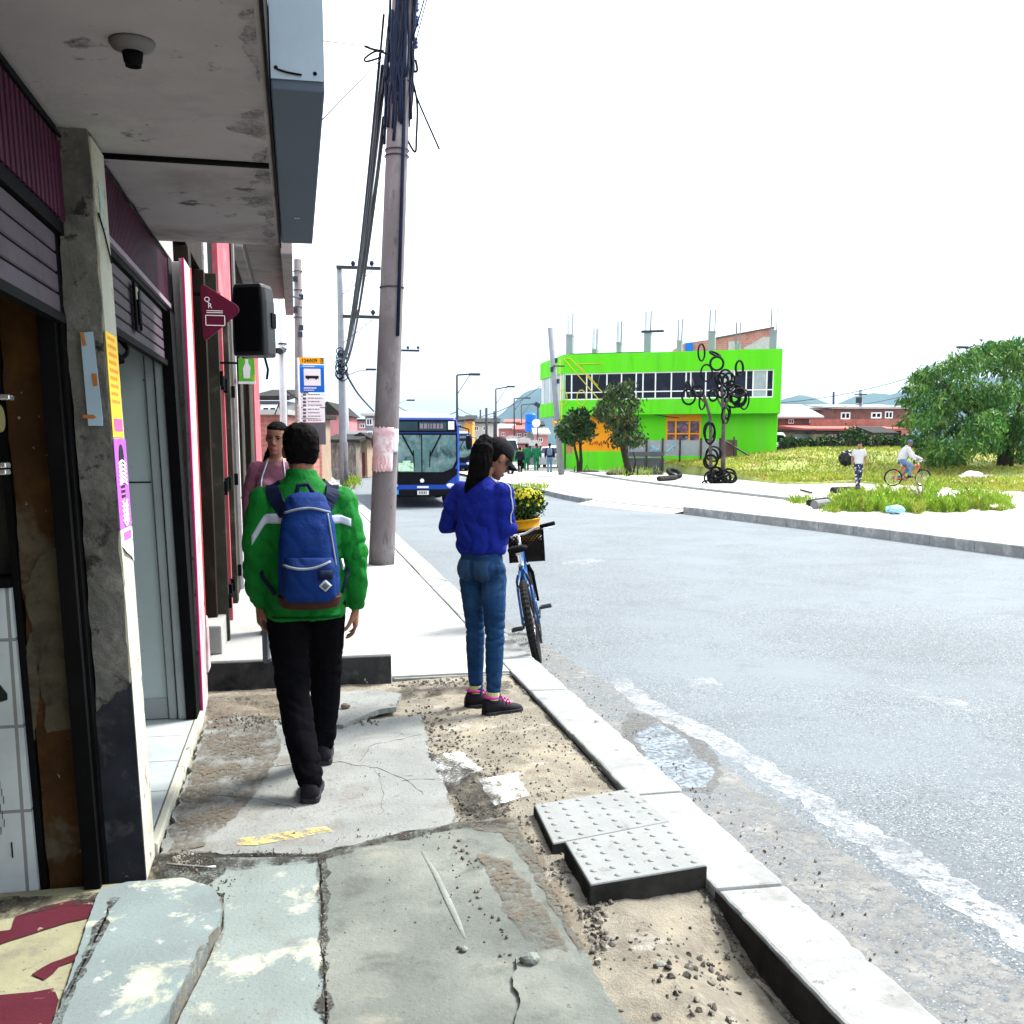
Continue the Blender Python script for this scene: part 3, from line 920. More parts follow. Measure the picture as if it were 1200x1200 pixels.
def shutter(ya, yb, z0, z1, n, x=-.63):
    b = MB()
    h = (z1 - z0) / n
    for i in range(n):
        za = z0 + i * h
        b.prism([(x, ya, za + .003), (x + .004, ya, za + h * .12), (x + .004, ya, za + h * .88), (x, ya, za + h - .003)], (0, yb - ya, 0))
    s = b.build('roller_shutter', m_slat, shop)
    b = MB(); b.box(x - .012, ya, z0 - .03, x + .018, yb, z0 - .002); b.build('bottom_bar', m_black, s)
    b = MB(); b.box(x - .02, ya, z0 + .002, x - .004, yb, z1); b.build('backing', m_black, s)
    return s
shutter(-1.4, 3.60, 1.965, 2.22, 4, -.69)
s2 = shutter(3.98, 5.96, 1.995, 2.252, 5)
b = MB()
p = AX(172, 360, -.612)
b.box(-.616, p.y - .05, 2.03, -.604, p.y + .05, 2.235); b.box(-.604, p.y - .012, 2.06, -.594, p.y + .012, 2.2); b.box(-.604, p.y + .035, 2.04, -.596, p.y + .05, 2.22)
b.build('latch', m_black, s2, bevel=.003)
b = MB(); b.box(-.6035, p.y - .035, 2.165, -.600, p.y + .02, 2.215); b.build('sticker', m_wplast, s2)
# second bay: recessed pale door, posts, threshold, black jamb
DY = 5.86
def dxp(px, py=700): return AY(px, py, DY).x
dr = MB(); dr.box(-1.25, DY, .032, dxp(191), DY + .03, 2.25)
door = dr.build('door', m_door, shop, bevel=.004)
b = MB(); b.box(-1.25, DY - .008, .032, dxp(191), DY - .001, .15); b.build('kick_plate', m_doorfr, door, bevel=.003)
p = AY(185, 565, DY)
b = MB(); b.box(-1.25, DY - .003, p.z - .004, dxp(190), DY - .0005, p.z + .004); b.build('seam', m_black, door)
for xa, xb, yy in ((dxp(192), dxp(202), DY - .02), (dxp(203.5), dxp(213), DY - .035)):
    b = MB(); b.box(xa, yy, .03, xb, DY + .05, 2.25); b.build('door_post', m_doorfr, shop, bevel=.005)
b = MB(); b.box(-1.30, 3.97, .03, -1.255, 6.02, 2.57); b.build('door_backing', m_inside, shop)
b = MB(); b.box(-1.24, 3.965, -.06, -.60, 5.975, .028)
thr = b.build('threshold', m_tilef, shop)
b = MB(); b.box(-.599, 3.97, -.06, -.565, 6.0, .030); b.build('threshold_edge', m_wplast, shop, bevel=.006)
b = MB(); b.box(dxp(213.5), DY - .05, .03, -.585, 6.02, 2.25); b.build('dark_jamb', m_black, shop)
# tangle of loose dark cord hanging under the shutter
b = MB()
rnd = random.Random(5)
pts = []
for i in range(26):
    t = i / 25
    pts.append(Vector((-.66 + .03 * rnd.uniform(-1, 1), 4.1 + .5 * t + .03 * rnd.uniform(-1, 1), 1.93 + .05 * math.sin(t * 20) + .02 * rnd.uniform(-1, 1))))
b.tube(pts, .010, 5)
tag(b.build('rag_rope', m_black, smooth=True), 'tangled black rope hanging under the half raised shutter of the white doorway', 'rope')

# bare lamp holder on the canopy
p = G(155, 48, ZC) + Vector((.04, 0, 0))
lh = thing('ceiling_lamp_holder', 'bare round lamp holder without bulb screwed to the canopy ceiling', 'lamp holder', (p.x, p.y, ZC - .0005))
m_porc = mat('dirty_porcelain', (.10, .098, .10), .6, .2, 9, 0)
b = MB(); b.lathe([(.053, 0), (.054, -.006), (.047, -.018), (.030, -.026), (.026, -.027)], (p.x, p.y, ZC - .0005), 28)
b.build('base_plate', m_porc, lh, smooth=True)
b = MB(); b.lathe([(.025, -.026), (.022, -.05), (.019, -.055), (.019, -.062), (.015, -.063), (.015, -.03)], (p.x, p.y, ZC), 20)
b.build('socket', m_black, lh, smooth=True)
# wires along wall head and on pillar
b = MB()
b.tube([Vector((-.665 + .012 * noise.noise(Vector((t, 0, 0))), 1.2 + .1 * t, 2.535 + .02 * noise.noise(Vector((t * .7, 3, 0))))) for t in range(26)], .006, 5)
b.tube([Vector((-.597, 3.98 + .1 * t, 2.553 + .01 * noise.noise(Vector((t * .7, 6, 0))))) for t in range(21)], .005, 5)
tag(b.build('wall_wire', m_blk, smooth=True), 'thin black wire sagging along the top of the plum shutter headers', 'wire')
b = MB()
b.tube([Vector((-.572, 3.74 + .05 * t, 2.31 - .03 * t + .01 * math.sin(t))) for t in range(5)], .003, 5)
tag(b.build('pillar_wire', m_blk, smooth=True), 'short loose wire crossing the white edge of the rough pillar', 'wire')
b = MB()
q = AY(124, 242, 3.85)
b.box(-.576, q.y - .05, q.z - .07, -.573, q.y + .045, q.z + .07)
tag(b.build('old_sticker', mat('faded_green_paper', (.30, .36, .33), .8, .3, 30)), 'faded grey green sticker high on the white edge of the rough pillar', 'sticker')
# posters on the pillar
m_bluep = mat('pale_blue_paper', (.26, .36, .44), .8, .08, 4, .05)
m_tape = mat('brown_tape', (.33, .12, .03), .4, .2, 12, 0)
def wall_poly(px, yy, thick, name, m, parent=None):
    b = MB(); b.prism([AY(x, y, yy) for x, y in px], (0, thick, 0)); return b.build(name, m, parent)
po = wall_poly([(109, 390), (124, 389), (133, 490), (133, 499), (116, 499)], 3.700, .003, 'blue_poster', m_bluep)
tag(po, 'pale blue paper taped with brown tape to the rough grey pillar', 'poster')
for q in (((109, 391), (113, 390), (116, 405), (112, 406)), ((121, 438), (127, 438), (128, 452), (123, 453)), ((110, 486), (122, 486), (126, 489), (122, 491), (110, 490))):
    wall_poly(q, 3.698, .002, 'tape', m_tape, po)
def street_poly(px, xx, thick, name, m, parent=None):
    b = MB(); b.prism([AX(x, y, xx) for x, y in px], (-thick, 0, 0)); return b.build(name, m, parent)
Yp0, Yp1 = 3.725, 3.975
def zpx(py):      # height of a pixel row on the pillar's street face
    return AX(145, py, -.574).z
def sband(z0, z1, ya, yb, name, m, parent=None, x=-.5745, t=.002):
    b = MB(); b.box(x - t, ya, min(z0, z1), x, yb, max(z0, z1)); return b.build(name, m, parent)
m_yelp = mat('yellow_poster_paper', (.80, .55, .045), .7, .1, 8, .05)
m_pinkp = mat('pink_poster_paper', (.75, .10, .30), .7, .1, 8, .05)
m_violet = mat('violet_poster_paper', (.34, .09, .52), .7, .25, 5, .05, layers=(((.55, .20, .62), 6, .5, .65),))
m_whitep = mat('white_poster_paper', (.75, .73, .76), .7, .05, 8, .05)
yo = sband(zpx(392), zpx(512), Yp0, Yp1 - .03, 'yellow_poster', m_yelp)
tag(yo, 'tall yellow poster with red foot pasted on the street side of the pillar', 'poster')
sband(zpx(490), zpx(505), Yp0 + .03, Yp1 - .05, 'red_block', m_pinkp, yo, -.573)
b = MB()
rnd = random.Random(3)
for k in range(9):
    z = zpx(398 + k * 9)
    y = Yp0 + .03
    while y < Yp1 - .08:
        L = rnd.uniform(.012, .04); b.box(-.5745, y, z - .006, -.5735, y + L, z + .006); y += L + .012
b.build('print', mat('orange_print', (.75, .25, .05), .7, .1, 8, 0), yo)
vo = sband(zpx(514), zpx(624), Yp0, Yp1, 'violet_poster', m_violet)
tag(vo, 'violet poster with curved striped figure pasted below the yellow poster', 'poster')
b = MB()
ym = (Yp0 + Yp1) / 2
for k in range(6):
    z = zpx(545 + k * 5)
    b.tube([Vector((-.573, ym - .07 + .14 * i / 8, z + .012 * math.sin(PI * i / 8))) for i in range(9)], .0045, 5)
for k in range(5):
    z = zpx(590 + k * 6)
    b.tube([Vector((-.573, ym - .05 + .1 * i / 8, z - .02 * math.sin(PI * i / 8))) for i in range(9)], .004, 5)
b.build('print', m_whitep, vo)
b = MB()
b.lathe([(.05, 0), (.05, .001)], (-.5735, ym, zpx(538)), 18, rmat(0, PI / 2, 0))
for k in range(3): b.box(-.5738, ym - .05, zpx(572 + k * 6) - .006, -.5728, ym + .03, zpx(572 + k * 6) + .004)
b.build('dark_print', m_ink, vo)
pk = sband(zpx(626), zpx(643), Yp0 + .03, Yp1, 'pink_poster', m_whitep)
tag(pk, 'small white bordered pink flyer pasted under the violet poster', 'poster')
sband(zpx(629), zpx(640), Yp0 + .06, Yp1 - .03, 'print', m_pinkp, pk, -.573)
b = MB()
z0, z1 = zpx(672), zpx(645)
b.prism([(-.5745, Yp0 + .02, z1), (-.5745, Yp1, z1), (-.5745, Yp1 - .01, z0), (-.571, Yp1 - .06, z0 + .02), (-.566, Yp0 + .06, z0 + .05)], (-.001, 0, 0))
tag(b.build('torn_paper', m_whitep), 'torn white paper scrap curling off the pillar below the pink flyer', 'paper')

# shelf with rolls at the left edge
sh = thing('roll_rack', 'silver barred wall rack with cream rolls at the left edge of the shop', 'rack', (-1.05, 3.5, 1.4))
m_alu = mat('polished_aluminium', (.65, .66, .68), .25, .05, 5, 0, metal=.8)
b = MB()
for y in (466, 545, 553):
    p = AY(0, y, 3.55); q = AY(30 if y < 500 else 24, y, 3.55)
    b.box(-1.6, 3.5, p.z - .008, q.x, 3.56, p.z + .008)
b.build('bar', m_alu, sh, bevel=.003)
b = MB(); b.box(-1.6, 3.565, AY(0, 566, 3.6).z, -.985, 3.64, AY(0, 558, 3.6).z); b.box(-1.6, 3.60, 1.2, -1.1, 3.62, 1.9)
b.build('shelf', m_black, sh)
m_roll = mat('cream_paper_roll', (.15, .135, .06), .8, .15, 6, .2)
for px, py, r, lab in ((6, 490, .045, 'cream roll lying between the two silver bars of the left rack'), (-2, 528, .04, 'dark cream roll below the upper roll on the left rack'), (-4, 425, .06, 'shaded olive roll above the top silver bar of the rack')):
    p = AY(px, py, 3.53)
    b = MB(); b.lathe([(r * .3, -.25), (r, -.25), (r, .02), (r * .9, .025), (r * .3, .02)], (p.x, p.y, p.z), 22, rmat(0, PI / 2, 0))
    tag(b.build('paper_roll', m_roll, smooth=False, bevel=.003), lab, 'roll', 'rolls on the left rack')

# the old shop front leans back a little
for o_ in [q for q in bpy.data.objects if q not in _before and q.type == 'MESH']:
    wl0 = world_loc(o_)
    for v in o_.data.vertices:
        v.co.x -= (.009 + .012 * max(0, min(1, -(v.co.x + wl0.x + .05) / .5))) * max(0, min(2.6, v.co.z + wl0.z))
# ------------------------------------------------------------------ pink building beyond the step
m_pinkw = mat('pink_painted_wall', (.42, .085, .105), .8, .15, 2, .2, 40, layers=(((.5, .17, .19), 3, .55, .7),))
m_magenta = mat('magenta_edge_paint', (.55, .03, .16), .7, .15, 5, .1)
m_red = mat('red_painted_strip', (.62, .06, .07), .7, .15, 5, .1)
m_pwhite = mat('peeling_white_paint', (.38, .37, .375), .8, .1, 4, .3, 40, layers=(((.12, .10, .09), 8, .60, .67), ((.28, .16, .18), 2.0, .54, .7)))
m_dkwood = mat('dark_brown_door', (.014, .009, .006), .7, .35, 6, .3, 30, stretch=(1, 1, .15), layers=(((.045, .034, .026), 6, .56, .7),))
m_olive = mat('weathered_metal_strip', (.034, .031, .023), .7, .3, 5, .3, 30, layers=(((.09, .083, .068), 5, .56, .7),))
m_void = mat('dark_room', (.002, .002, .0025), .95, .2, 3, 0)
pb_ = thing('pink_building', 'pink shop front with dark metal doors and red white door edges beyond the step', 'building', (-1.5, 9, 0))
b = MB()
b.box(-4, 6.20, -.1, -.80, 17.2, 4.05)
b.build('wall', m_pinkw, pb_)
b = MB(); b.box(-.80, 6.185, -.1, -.574, 6.40, 2.565); b.build('pillar', m_pwhite, pb_, bevel=.004)
b = MB(); b.box(-.582, 6.025, -.1, -.572, 6.05, 2.56); b.build('painted_edge', m_magenta, pb_)
b = MB(); b.box(-.6, 6.052, -.1, -.5735, 6.183, 2.56); b.build('peeling_edge', m_pwhite, pb_)
b = MB(); b.box(-.60, 6.401, .2, -.569, 6.42, 2.566); b.build('painted_edge', m_red, pb_)
b = MB(); b.prism([(-.56, 6.36, .17), (-.56, 6.52, .17), (-.56, 6.50, .42), (-.56, 6.44, .52), (-.56, 6.40, .45)], (-.03, 0, 0)); b.build('plaster_foot', m_pwhite, pb_, bevel=.01)
# strips of the facade, each with its own depth
doors = []
def strip(name, m, ya, yb, x, z0=.165, z1=2.70, dep=.08):
    b = MB(); b.box(x - dep, ya, z0, x, yb, z1); return b.build(name, m, pb_, bevel=.004)
strip('door_post', m_dkwood, 6.45, 6.60, -.585)
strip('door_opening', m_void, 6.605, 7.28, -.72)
strip('door_post', m_dkwood, 7.29, 7.42, -.57)
strip('door_leaf', m_olive, 7.43, 7.50, -.50)
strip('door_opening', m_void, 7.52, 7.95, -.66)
strip('red_post', m_pinkw, 7.97, 8.03, -.545)
strip('door_leaf', m_dkwood, 8.05, 8.30, -.56)
strip('red_post', m_pinkw, 8.32, 8.37, -.530)
strip('door_leaf', m_olive, 8.40, 8.52, -.55)
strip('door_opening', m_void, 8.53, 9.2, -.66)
strip('door_post', m_olive, 9.22, 9.42, -.54)
strip('door_leaf', m_dkwood, 9.45, 10.1, -.56)
strip('white_post', m_pwhite, 10.12, 10.22, -.53)
strip('door_opening', m_void, 10.25, 10.9, -.64)
strip('door_post', m_dkwood, 10.92, 11.1, -.54)
strip('door_leaf', m_olive, 11.12, 12.0, -.56)
strip('door_opening', m_void, 12.05, 13.2, -.64)
strip('door_post', m_dkwood, 13.25, 13.6, -.55)
strip('door_leaf', m_olive, 13.65, 14.9, -.57)
strip('end_wall', m_pinkw, 14.95, 17.1, -.55, -.05, 3.3, .3)
strip('head_wall', m_pinkw, 8.9, 10.6, -.58, 2.73, 3.72, .2)
strip('head_panel', m_dkwood, 6.41, 7.6, -.60, 2.72, 3.7, .1)
strip('head_panel', m_pwhite, 7.65, 7.95, -.59, 2.72, 3.6, .1)
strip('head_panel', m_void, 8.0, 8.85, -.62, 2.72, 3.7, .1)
strip('head_panel', m_dkwood, 10.65, 14.9, -.60, 2.72, 3.7, .1)
for y in (7.46, 7.99, 8.34, 8.46, 9.3):
    for z in (.45, 1.25, 2.0):
        b = MB(); b.cbox((-.495 if y < 7.5 else -.52, y, z), (.03, .05, .10)); b.build('hinge', m_black, pb_)
b = MB(); b.box(-.78, 6.95, .166, -.52, 7.45, .36); b.build('door_step', m_step, pb_, bevel=.01)
# second canopy with beams
m_can2 = mat('grey_slab', (.22, .205, .20), .9, .12, 2, .2, 40, layers=(((.13, .12, .12), 3, .5, .7),))
b = MB(); b.box(-1, 11.2, 3.74, .02, 16.4, 3.95); b.box(-.60, 11.2, 3.55, -.48, 16.4, 3.738); b.box(-.10, 11.2, 3.5, .019, 16.4, 3.738)
b.build('canopy', m_can2, pb_, bevel=.01)
b = MB(); b.box(-.58, 10.9, 2.95, -.56, 11.19, 3.9); b.build('canopy_edge', m_can2, pb_)

# plum triangular hanging sign
p = AY(238, 365, 6.55)
qs = thing('hanging_sign', 'plum rounded triangle sign with white letters fixed to the pink shop front', 'sign', (p.x, 6.55, p.z))
m_plum = mat('plum_sign_face', (.075, .004, .020), .5, .08, 3, .02)
def round_poly(c, rads, n=7):
    out = []
    k = len(c)
    for i in range(k):
        p0, p1, p2 = Vector(c[i - 1]), Vector(c[i]), Vector(c[(i + 1) % k])
        d1, d2 = (p0 - p1).normalized(), (p2 - p1).normalized()
        a = p1 + d1 * rads[i]; e = p1 + d2 * rads[i]
        for j in range(n + 1):
            t = j / n
            out.append(a * (1 - t) ** 2 + p1 * 2 * t * (1 - t) + e * t * t)
    return out
tri = round_poly([AY(234, 330, 6.55), AY(285, 362, 6.55), AY(238, 402, 6.55)], [.05, .06, .05])
b = MB(); b.prism(tri, (0, .025, 0)); b.build('face', m_plum, qs, bevel=.003)
m_wpr = mat('white_print', (.75, .72, .74), .6, .05, 5, 0)
text('Q', .042, AY(242.5, 351, 6.545), (PI / 2, 0, 0), m_wpr, qs)
text('R', .042, AY(246, 358.5, 6.545), (PI / 2, 0, 0), m_wpr, qs)
b = MB()
pa, pc = AY(240.5, 369, 6.547), AY(264, 382, 6.547)
for x0_, z0_, x1_, z1_ in ((pa.x, pc.z, pc.x, pc.z + .004), (pa.x, pa.z - .004, pc.x, pa.z), (pa.x, pc.z, pa.x + .004, pa.z), (pc.x - .004, pc.z, pc.x, pa.z)):
    b.box(x0_, 6.544, z0_, x1_, 6.549, z1_)
for k in (0, 1):
    p = AY(242, 364 + 2.2 * k, 6.547); q = AY(261, 364, 6.547)
    b.box(p.x, 6.545, p.z - .0018, q.x, 6.549, p.z + .0018)
b.build('print', m_wpr, qs)
b = MB(); p = AY(237, 345, 6.56); b.box(-.60, 6.557, p.z - .01, p.x, 6.572, p.z + .01); b.build('bracket', m_black, qs)

# loudspeaker
p = AY(301, 377, 7.05)
sp = thing('loudspeaker', 'big black plastic loudspeaker hung under the second canopy beside the plum sign', 'loudspeaker', (p.x, 7.05, p.z))
M_ = Matrix.Translation(p) @ rmat(0, 0, R(-24)).to_4x4()
m_spk = mat('black_speaker_plastic', (.009, .010, .013), .5, .15, 6, .1, 120, spec=.25)
m_spkg = mat('black_speaker_grille', (.002, .002, .0025), .8, .1, 6, .5, 260, spec=.03)
b = MB(M_)
H2, prof = .225, []
for z, k in ((-.225, .90), (-.215, .98), (-.14, 1), (.12, .97), (.20, .9), (.225, .80)):
    prof.append([(x * k, y * (k if y > 0 else 1), z) for x, y in ((-.115, -.115), (.10, -.115), (.118, -.09), (.112, .03), (.075, .115), (-.075, .115), (-.118, .03), (-.125, -.09))])
b.rings(prof)
b.build('cabinet', m_spk, sp, bevel=.008)
b = MB(M_); b.rings([[(x * k, -.1155, z) for x in (-.1, .088)] + [(x * k, -.124, z) for x in (.08, -.092)] for z, k in ((-.20, .95), (-.1, 1), (.1, 1), (.2, .88))])
b.build('grille', m_spkg, sp)
b = MB(M_); b.box(.108, -.03, -.045, .122, .035, .05)
b.build('handle_recess', m_black, sp, bevel=.004)
b = MB(M_); b.tube([(.0, .1, -.22), (.02, .1, -.30), (.0, .12, -.36)], .008, 6); b.tube([(0, .11, .1), (-.1, .12, .12), (-.28, .10, .12)], .012, 6)
b.build('bracket', m_black, sp, smooth=True)
# small green picture sign below it
p0_, p1_ = AY(279, 420, 7.7), AY(299, 447, 7.7)
gs = thing('green_sign', 'small green sign with a white bottle picture under the loudspeaker', 'sign', (p0_.x, 7.7, p1_.z))
b = MB(); b.box(p0_.x, 7.70, p1_.z, p1_.x, 7.715, p0_.z)
b.build('panel', mat('bright_green_print', (.10, .45, .04), .5, .2, 9, 0, layers=(((.55, .60, .05), 14, .55, .65),)), gs)
b = MB(); cx, cz = (p0_.x + p1_.x) / 2, (p0_.z + p1_.z) / 2
b.prism([(cx - .022, 7.698, cz - .06), (cx + .02, 7.698, cz - .06), (cx + .028, 7.698, cz + .02), (cx + .012, 7.698, cz + .05), (cx + .012, 7.698, cz + .075), (cx - .008, 7.698, cz + .075), (cx - .008, 7.698, cz + .05), (cx - .026, 7.698, cz + .01)], (0, -.003, 0))
b.build('bottle_print', m_whitep, gs)
b = MB(); b.box(p0_.x - .004, 7.698, p1_.z - .018, p1_.x + .004, 7.716, p1_.z - .001); b.build('foot_strip', m_whitep, gs)
b = MB(); b.box(-.57, 7.703, p0_.z - .04, p0_.x, 7.712, p0_.z - .025); b.build('bracket', m_black, gs)
# ------------------------------------------------------------------ poles
m_pole = mat('weathered_pole_concrete', (.145, .128, .132), .9, .15, 3, .5, 50, stretch=(1, 1, .35), layers=(((.225, .215, .222), 3, .5, .7), ((.075, .065, .068), 7, .58, .7), ((.03, .025, .028), 34, .68, .72, 3)))
m_pole_lt = mat('pale_pole_concrete', (.20, .215, .24), .9, .12, 3, .2, 40)
m_galv = mat('galvanised_pole', (.45, .47, .50), .5, .1, 3, .05, 20, metal=.3)
m_cable = mat('black_cable', (.006, .007, .011), .55, .2, 5, 0)
m_cable_b = mat('dark_blue_cable', (.010, .015, .036), .55, .2, 5, 0)
m_metal_dk = mat('dark_pole_metal', (.03, .033, .042), .6, .2, 6, 0)
base = G(447, 661, 0)
PY = base.y
top = AY(474, -60, PY)
def pole_at(py):       # point on the near pole's axis at a pixel row
    zz = AY(455, py, PY).z
    t = (zz - base.z) / (top.z - base.z)
    return base.lerp(top, t)
up_ = thing('utility_pole', 'tall leaning concrete utility pole with torn pink paper and black cables near the kerb', 'utility pole', tuple(base))
b = MB(); 
NP = 40
b.tube([base.lerp(top, i / NP) for i in range(NP + 1)], [.168 - .045 * i / NP for i in range(NP + 1)], 20)
b.build('shaft', m_pole, up_, smooth=True)
b = MB()
for py in (337, 176, 183, 96):
    c = pole_at(py); b.torus(c, .145 + .015 * py / 660, .008, None, 24, 6)
b.build('steel_band', m_metal_dk, up_, smooth=True)
b = MB()
c0, c1 = pole_at(395), pole_at(175)
b.tube([c0 + Vector((.085, -.15, 0)), c1 + Vector((.065, -.135, 0)), pole_at(0) + Vector((.05, -.12, 0))], .022, 8)
b.build('cable_guard', m_cable_b, up_, smooth=True)
# dark dirty upper wrapping of cables around the pole
b = MB()
rnd = random.Random(21)
for k in range(40):
    a = rnd.uniform(0, 2 * PI)
    y0, y1 = rnd.uniform(-55, 60), rnd.uniform(90, 172)
    pts = []
    for i in range(9):
        py = y0 + (y1 - y0) * i / 8
        c = pole_at(py); rr = .148 + rnd.uniform(-.004, .018); aa = a + .12 * math.sin(i + k)
        pts.append(c + Vector((math.cos(aa) * rr, math.sin(aa) * rr, 0)))
    b.tube(pts, rnd.uniform(.008, .022), 5)
b.build('cable_run', m_cable_b, up_, smooth=True)
# pink torn papers pasted round the shaft
def wrap(py0, py1, a0, a1, m, name, seed):
    c0, c1 = pole_at(py0), pole_at(py1)
    n, k = 12, 8
    rows = []
    for j in range(k + 1):
        t = j / k; c = c0.lerp(c1, t)
        row = []
        for i in range(n + 1):
            ed = .05 * noise.noise(Vector((j * 1.3, seed, i > n / 2)))
            a = a0 + (a1 - a0) * i / n + (ed if i in (0, n) else 0)
            rad = .158 + .012 * (c.z < 2.5) + .0035 * math.sin(i * 3 + j)
            zz = .03 * noise.noise(Vector((i * .9, seed, 2))) if j in (0, k) else 0
            row.append(c + Vector((math.cos(a) * rad, math.sin(a) * rad, zz)))
        rows.append(row)
    vs = [p for r in rows for p in r]
    fs = [(j * (n + 1) + i, j * (n + 1) + i + 1, (j + 1) * (n + 1) + i + 1, (j + 1) * (n + 1) + i) for j in range(k) for i in range(n)]
    o = pydata(name, vs, fs, m, None, True)
    s = o.modifiers.new('thickness', 'SOLIDIFY'); s.thickness = .003
    return o
m_pinkpaper = mat('faded_pink_paper', (.58, .37, .40), .9, .15, 6, .1, layers=(((.68, .62, .64), 5, .5, .6), ((.25, .2, .21), 16, .66, .7)))
m_pinkpaper2 = mat('salmon_paper', (.60, .29, .30), .9, .15, 6, .1)
m_greypaper = mat('pale_flyer_paper', (.55, .54, .57), .9, .1, 6, .1)
tag(wrap(501, 552, R(-170), R(-62), m_pinkpaper, 'torn_flyer', 1), 'torn faded pink flyer pasted round the leaning concrete pole', 'flyer')
tag(wrap(534, 552, R(-168), R(-80), m_pinkpaper2, 'torn_flyer', 2), 'salmon strip along the foot of the pink flyer on the pole', 'flyer')
tag(wrap(503, 530, R(-66), R(-30), m_greypaper, 'torn_flyer', 3), 'pale grey flyer on the street side of the leaning pole', 'flyer')
# insulator string and drop wires on the right of the pole
ins = thing('insulator_string', 'string of brown blue insulators hanging right of the leaning pole top', 'insulator', tuple(pole_at(10) + Vector((.22, 0, 0))))
b = MB()
for py in (3, 10, 27, 48, 53, 22):
    c = AY(486 - (py > 40) * 1, py, PY)
    b.lathe([(.015, -.035), (.05, -.03), (.055, -.01), (.03, 0), (.052, .012), (.045, .032), (.015, .035)], c, 12)
b.build('disc', mat('blue_insulator', (.03, .045, .13), .3, .2, 5, 0), ins, smooth=True)
b = MB(); b.tube([AY(485, -40, PY), AY(486, 0, PY), AY(485, 60, PY)], .012, 6); b.tube([AY(485, 54, PY), pole_at(48)], .014, 6)
b.build('rod', m_cable_b, ins)
grp = 'cables on the leaning concrete pole'
def cable(pts, r, label, name='cable', m=None, group=None, sag=0, n=14):
    P_ = []
    if len(pts) == 2 and sag:
        a, c = Vector(pts[0]), Vector(pts[1])
        for i in range(n + 1):
            t = i / n
            P_.append(a.lerp(c, t) - Vector((0, 0, sag * 4 * t * (1 - t))))
    else:
        # smooth through the points
        pts = [Vector(p) for p in pts]
        for i in range(len(pts) - 1):
            p0, p1, p2, p3 = pts[max(i - 1, 0)], pts[i], pts[i + 1], pts[min(i + 2, len(pts) - 1)]
            for k in range(6):
                t = k / 6
                P_.append(.5 * ((2 * p1) + (p2 - p0) * t + (2 * p0 - 5 * p1 + 4 * p2 - p3) * t * t + (3 * p1 - p0 - 3 * p2 + p3) * t ** 3))
        P_.append(pts[-1])
    b = MB(); b.tube(P_, r, 5)
    return tag(b.build(name, m or m_cable, smooth=True), label, 'cable', group)
def pp_(*q):
    return [AY(x, y, PY) for x, y in q]
cable(pp_((474, 58), (478, 78), (484, 98), (490, 118), (515, 175)), .012, 'stiff cable end sticking out lowest to the right of the pole top', group=grp)
cable(pp_((473, 62), (482, 84), (484, 105), (480, 140), (473, 153)), .014, 'short looped cable right of the pole curling back to the shaft', group=grp)
cable(pp_((474, 66), (485, 100), (489, 125), (488, 160), (486, 178), (473, 155)), .014, 'long looped cable right of the pole with its point hanging down', group=grp)
cable(pp_((476, 55), (484, 72), (485, 83), (489, 82), (487, 70)), .016, 'short thick cable hook beside the lowest insulator', group=grp)
cable(pp_((455, 64), (441, 60), (428, 68), (430, 72), (447, 67)), .012, 'wire loop sticking out left of the pole top', group=grp)
cable(pp_((450, 60), (438, 58), (427, 54)), .014, 'short stub of wire left of the pole above the loop', group=grp)
cable([AY(446, 70, PY), AY(400, 117, 9.5), AY(377, 141, 7.6), AY(350, 170, 6.0)], .006, 'thin blue drop wire slanting from the pole to the box sign', m=m_cable_b)
cable([AY(446, 55, PY), AY(412, 52, 11), AY(372, 47, 8)], .004, 'faint wire running left from the pole above the drop wire', m=m_cable_b)
cable([AY(479, 63, PY), AY(497, 0, 13), AY(510, -50, 12.5)], .009, 'wire leaving upward right of the insulators, nearest to the pole', m=m_cable_b)
cable([AY(484, 62, PY), AY(500, 0, 13), AY(514, -50, 12.5)], .007, 'second wire leaving upward right of the insulators', m=m_cable_b)
cable([AY(512, 80, 16), AY(533, 0, 15), AY(545, -50, 14)], .005, 'faint pale wire high in the sky right of the pole', m=m_pole_lt)
# mid pole with crossarms
mb_ = G(403, 568, 0)
MY = mb_.y
mt_ = AY(398, 312, MY)
mp_ = thing('utility_pole', 'slim pale utility pole with two crossarms and cable tangle behind the leaning pole', 'utility pole', tuple(mb_))
b = MB(); b.tube([mb_.lerp(mt_, i / 12) for i in range(13)], [.16 - .05 * i / 12 for i in range(13)], 14)
b.build('shaft', m_pole_lt, mp_, smooth=True)
b = MB(); b.tube([AY(404, 570, MY), AY(403.5, 550, MY), AY(403, 518, MY)], [.165, .16, .155], 14)
b.build('painted_base', mat('dark_grey_pole_foot', (.10, .10, .105), .9, .2, 5), mp_, smooth=True)
for py, x0_, x1_ in ((314, 394, 446), (371.5, 402, 446)):
    a, c = AY(x0_, py, MY - .15), AY(x1_, py - .5, MY - .15)
    b = MB(); b.cbox((a + c) / 2, ((c - a).length, .10, .12)); arm = b.build('crossarm', m_metal_dk, mp_)
    b = MB()
    for t in (.38, .8):
        q = a.lerp(c, t) + Vector((0, 0, .12)); b.lathe([(.04, -.06), (.08, 0), (.09, .05), (.06, .12), (.02, .14)], q, 8)
    b.build('pin_insulator', m_cable_b, arm, smooth=True)
    b = MB(); b.tube([AY(400, py + 32, MY - .1), AY(437, py + 3, MY - .15)], .02, 5); b.build('brace', m_pole_lt, arm)
b = MB()
rnd = random.Random(8)
for k in range(14):
    c = AY(400 + rnd.uniform(-3, 3), 425 + rnd.uniform(-14, 16), MY - .2)
    b.torus(c, rnd.uniform(.10, .24), .022, rmat(rnd.uniform(-1, 1) + PI / 2, rnd.uniform(-1, 1), 0), 14, 5)
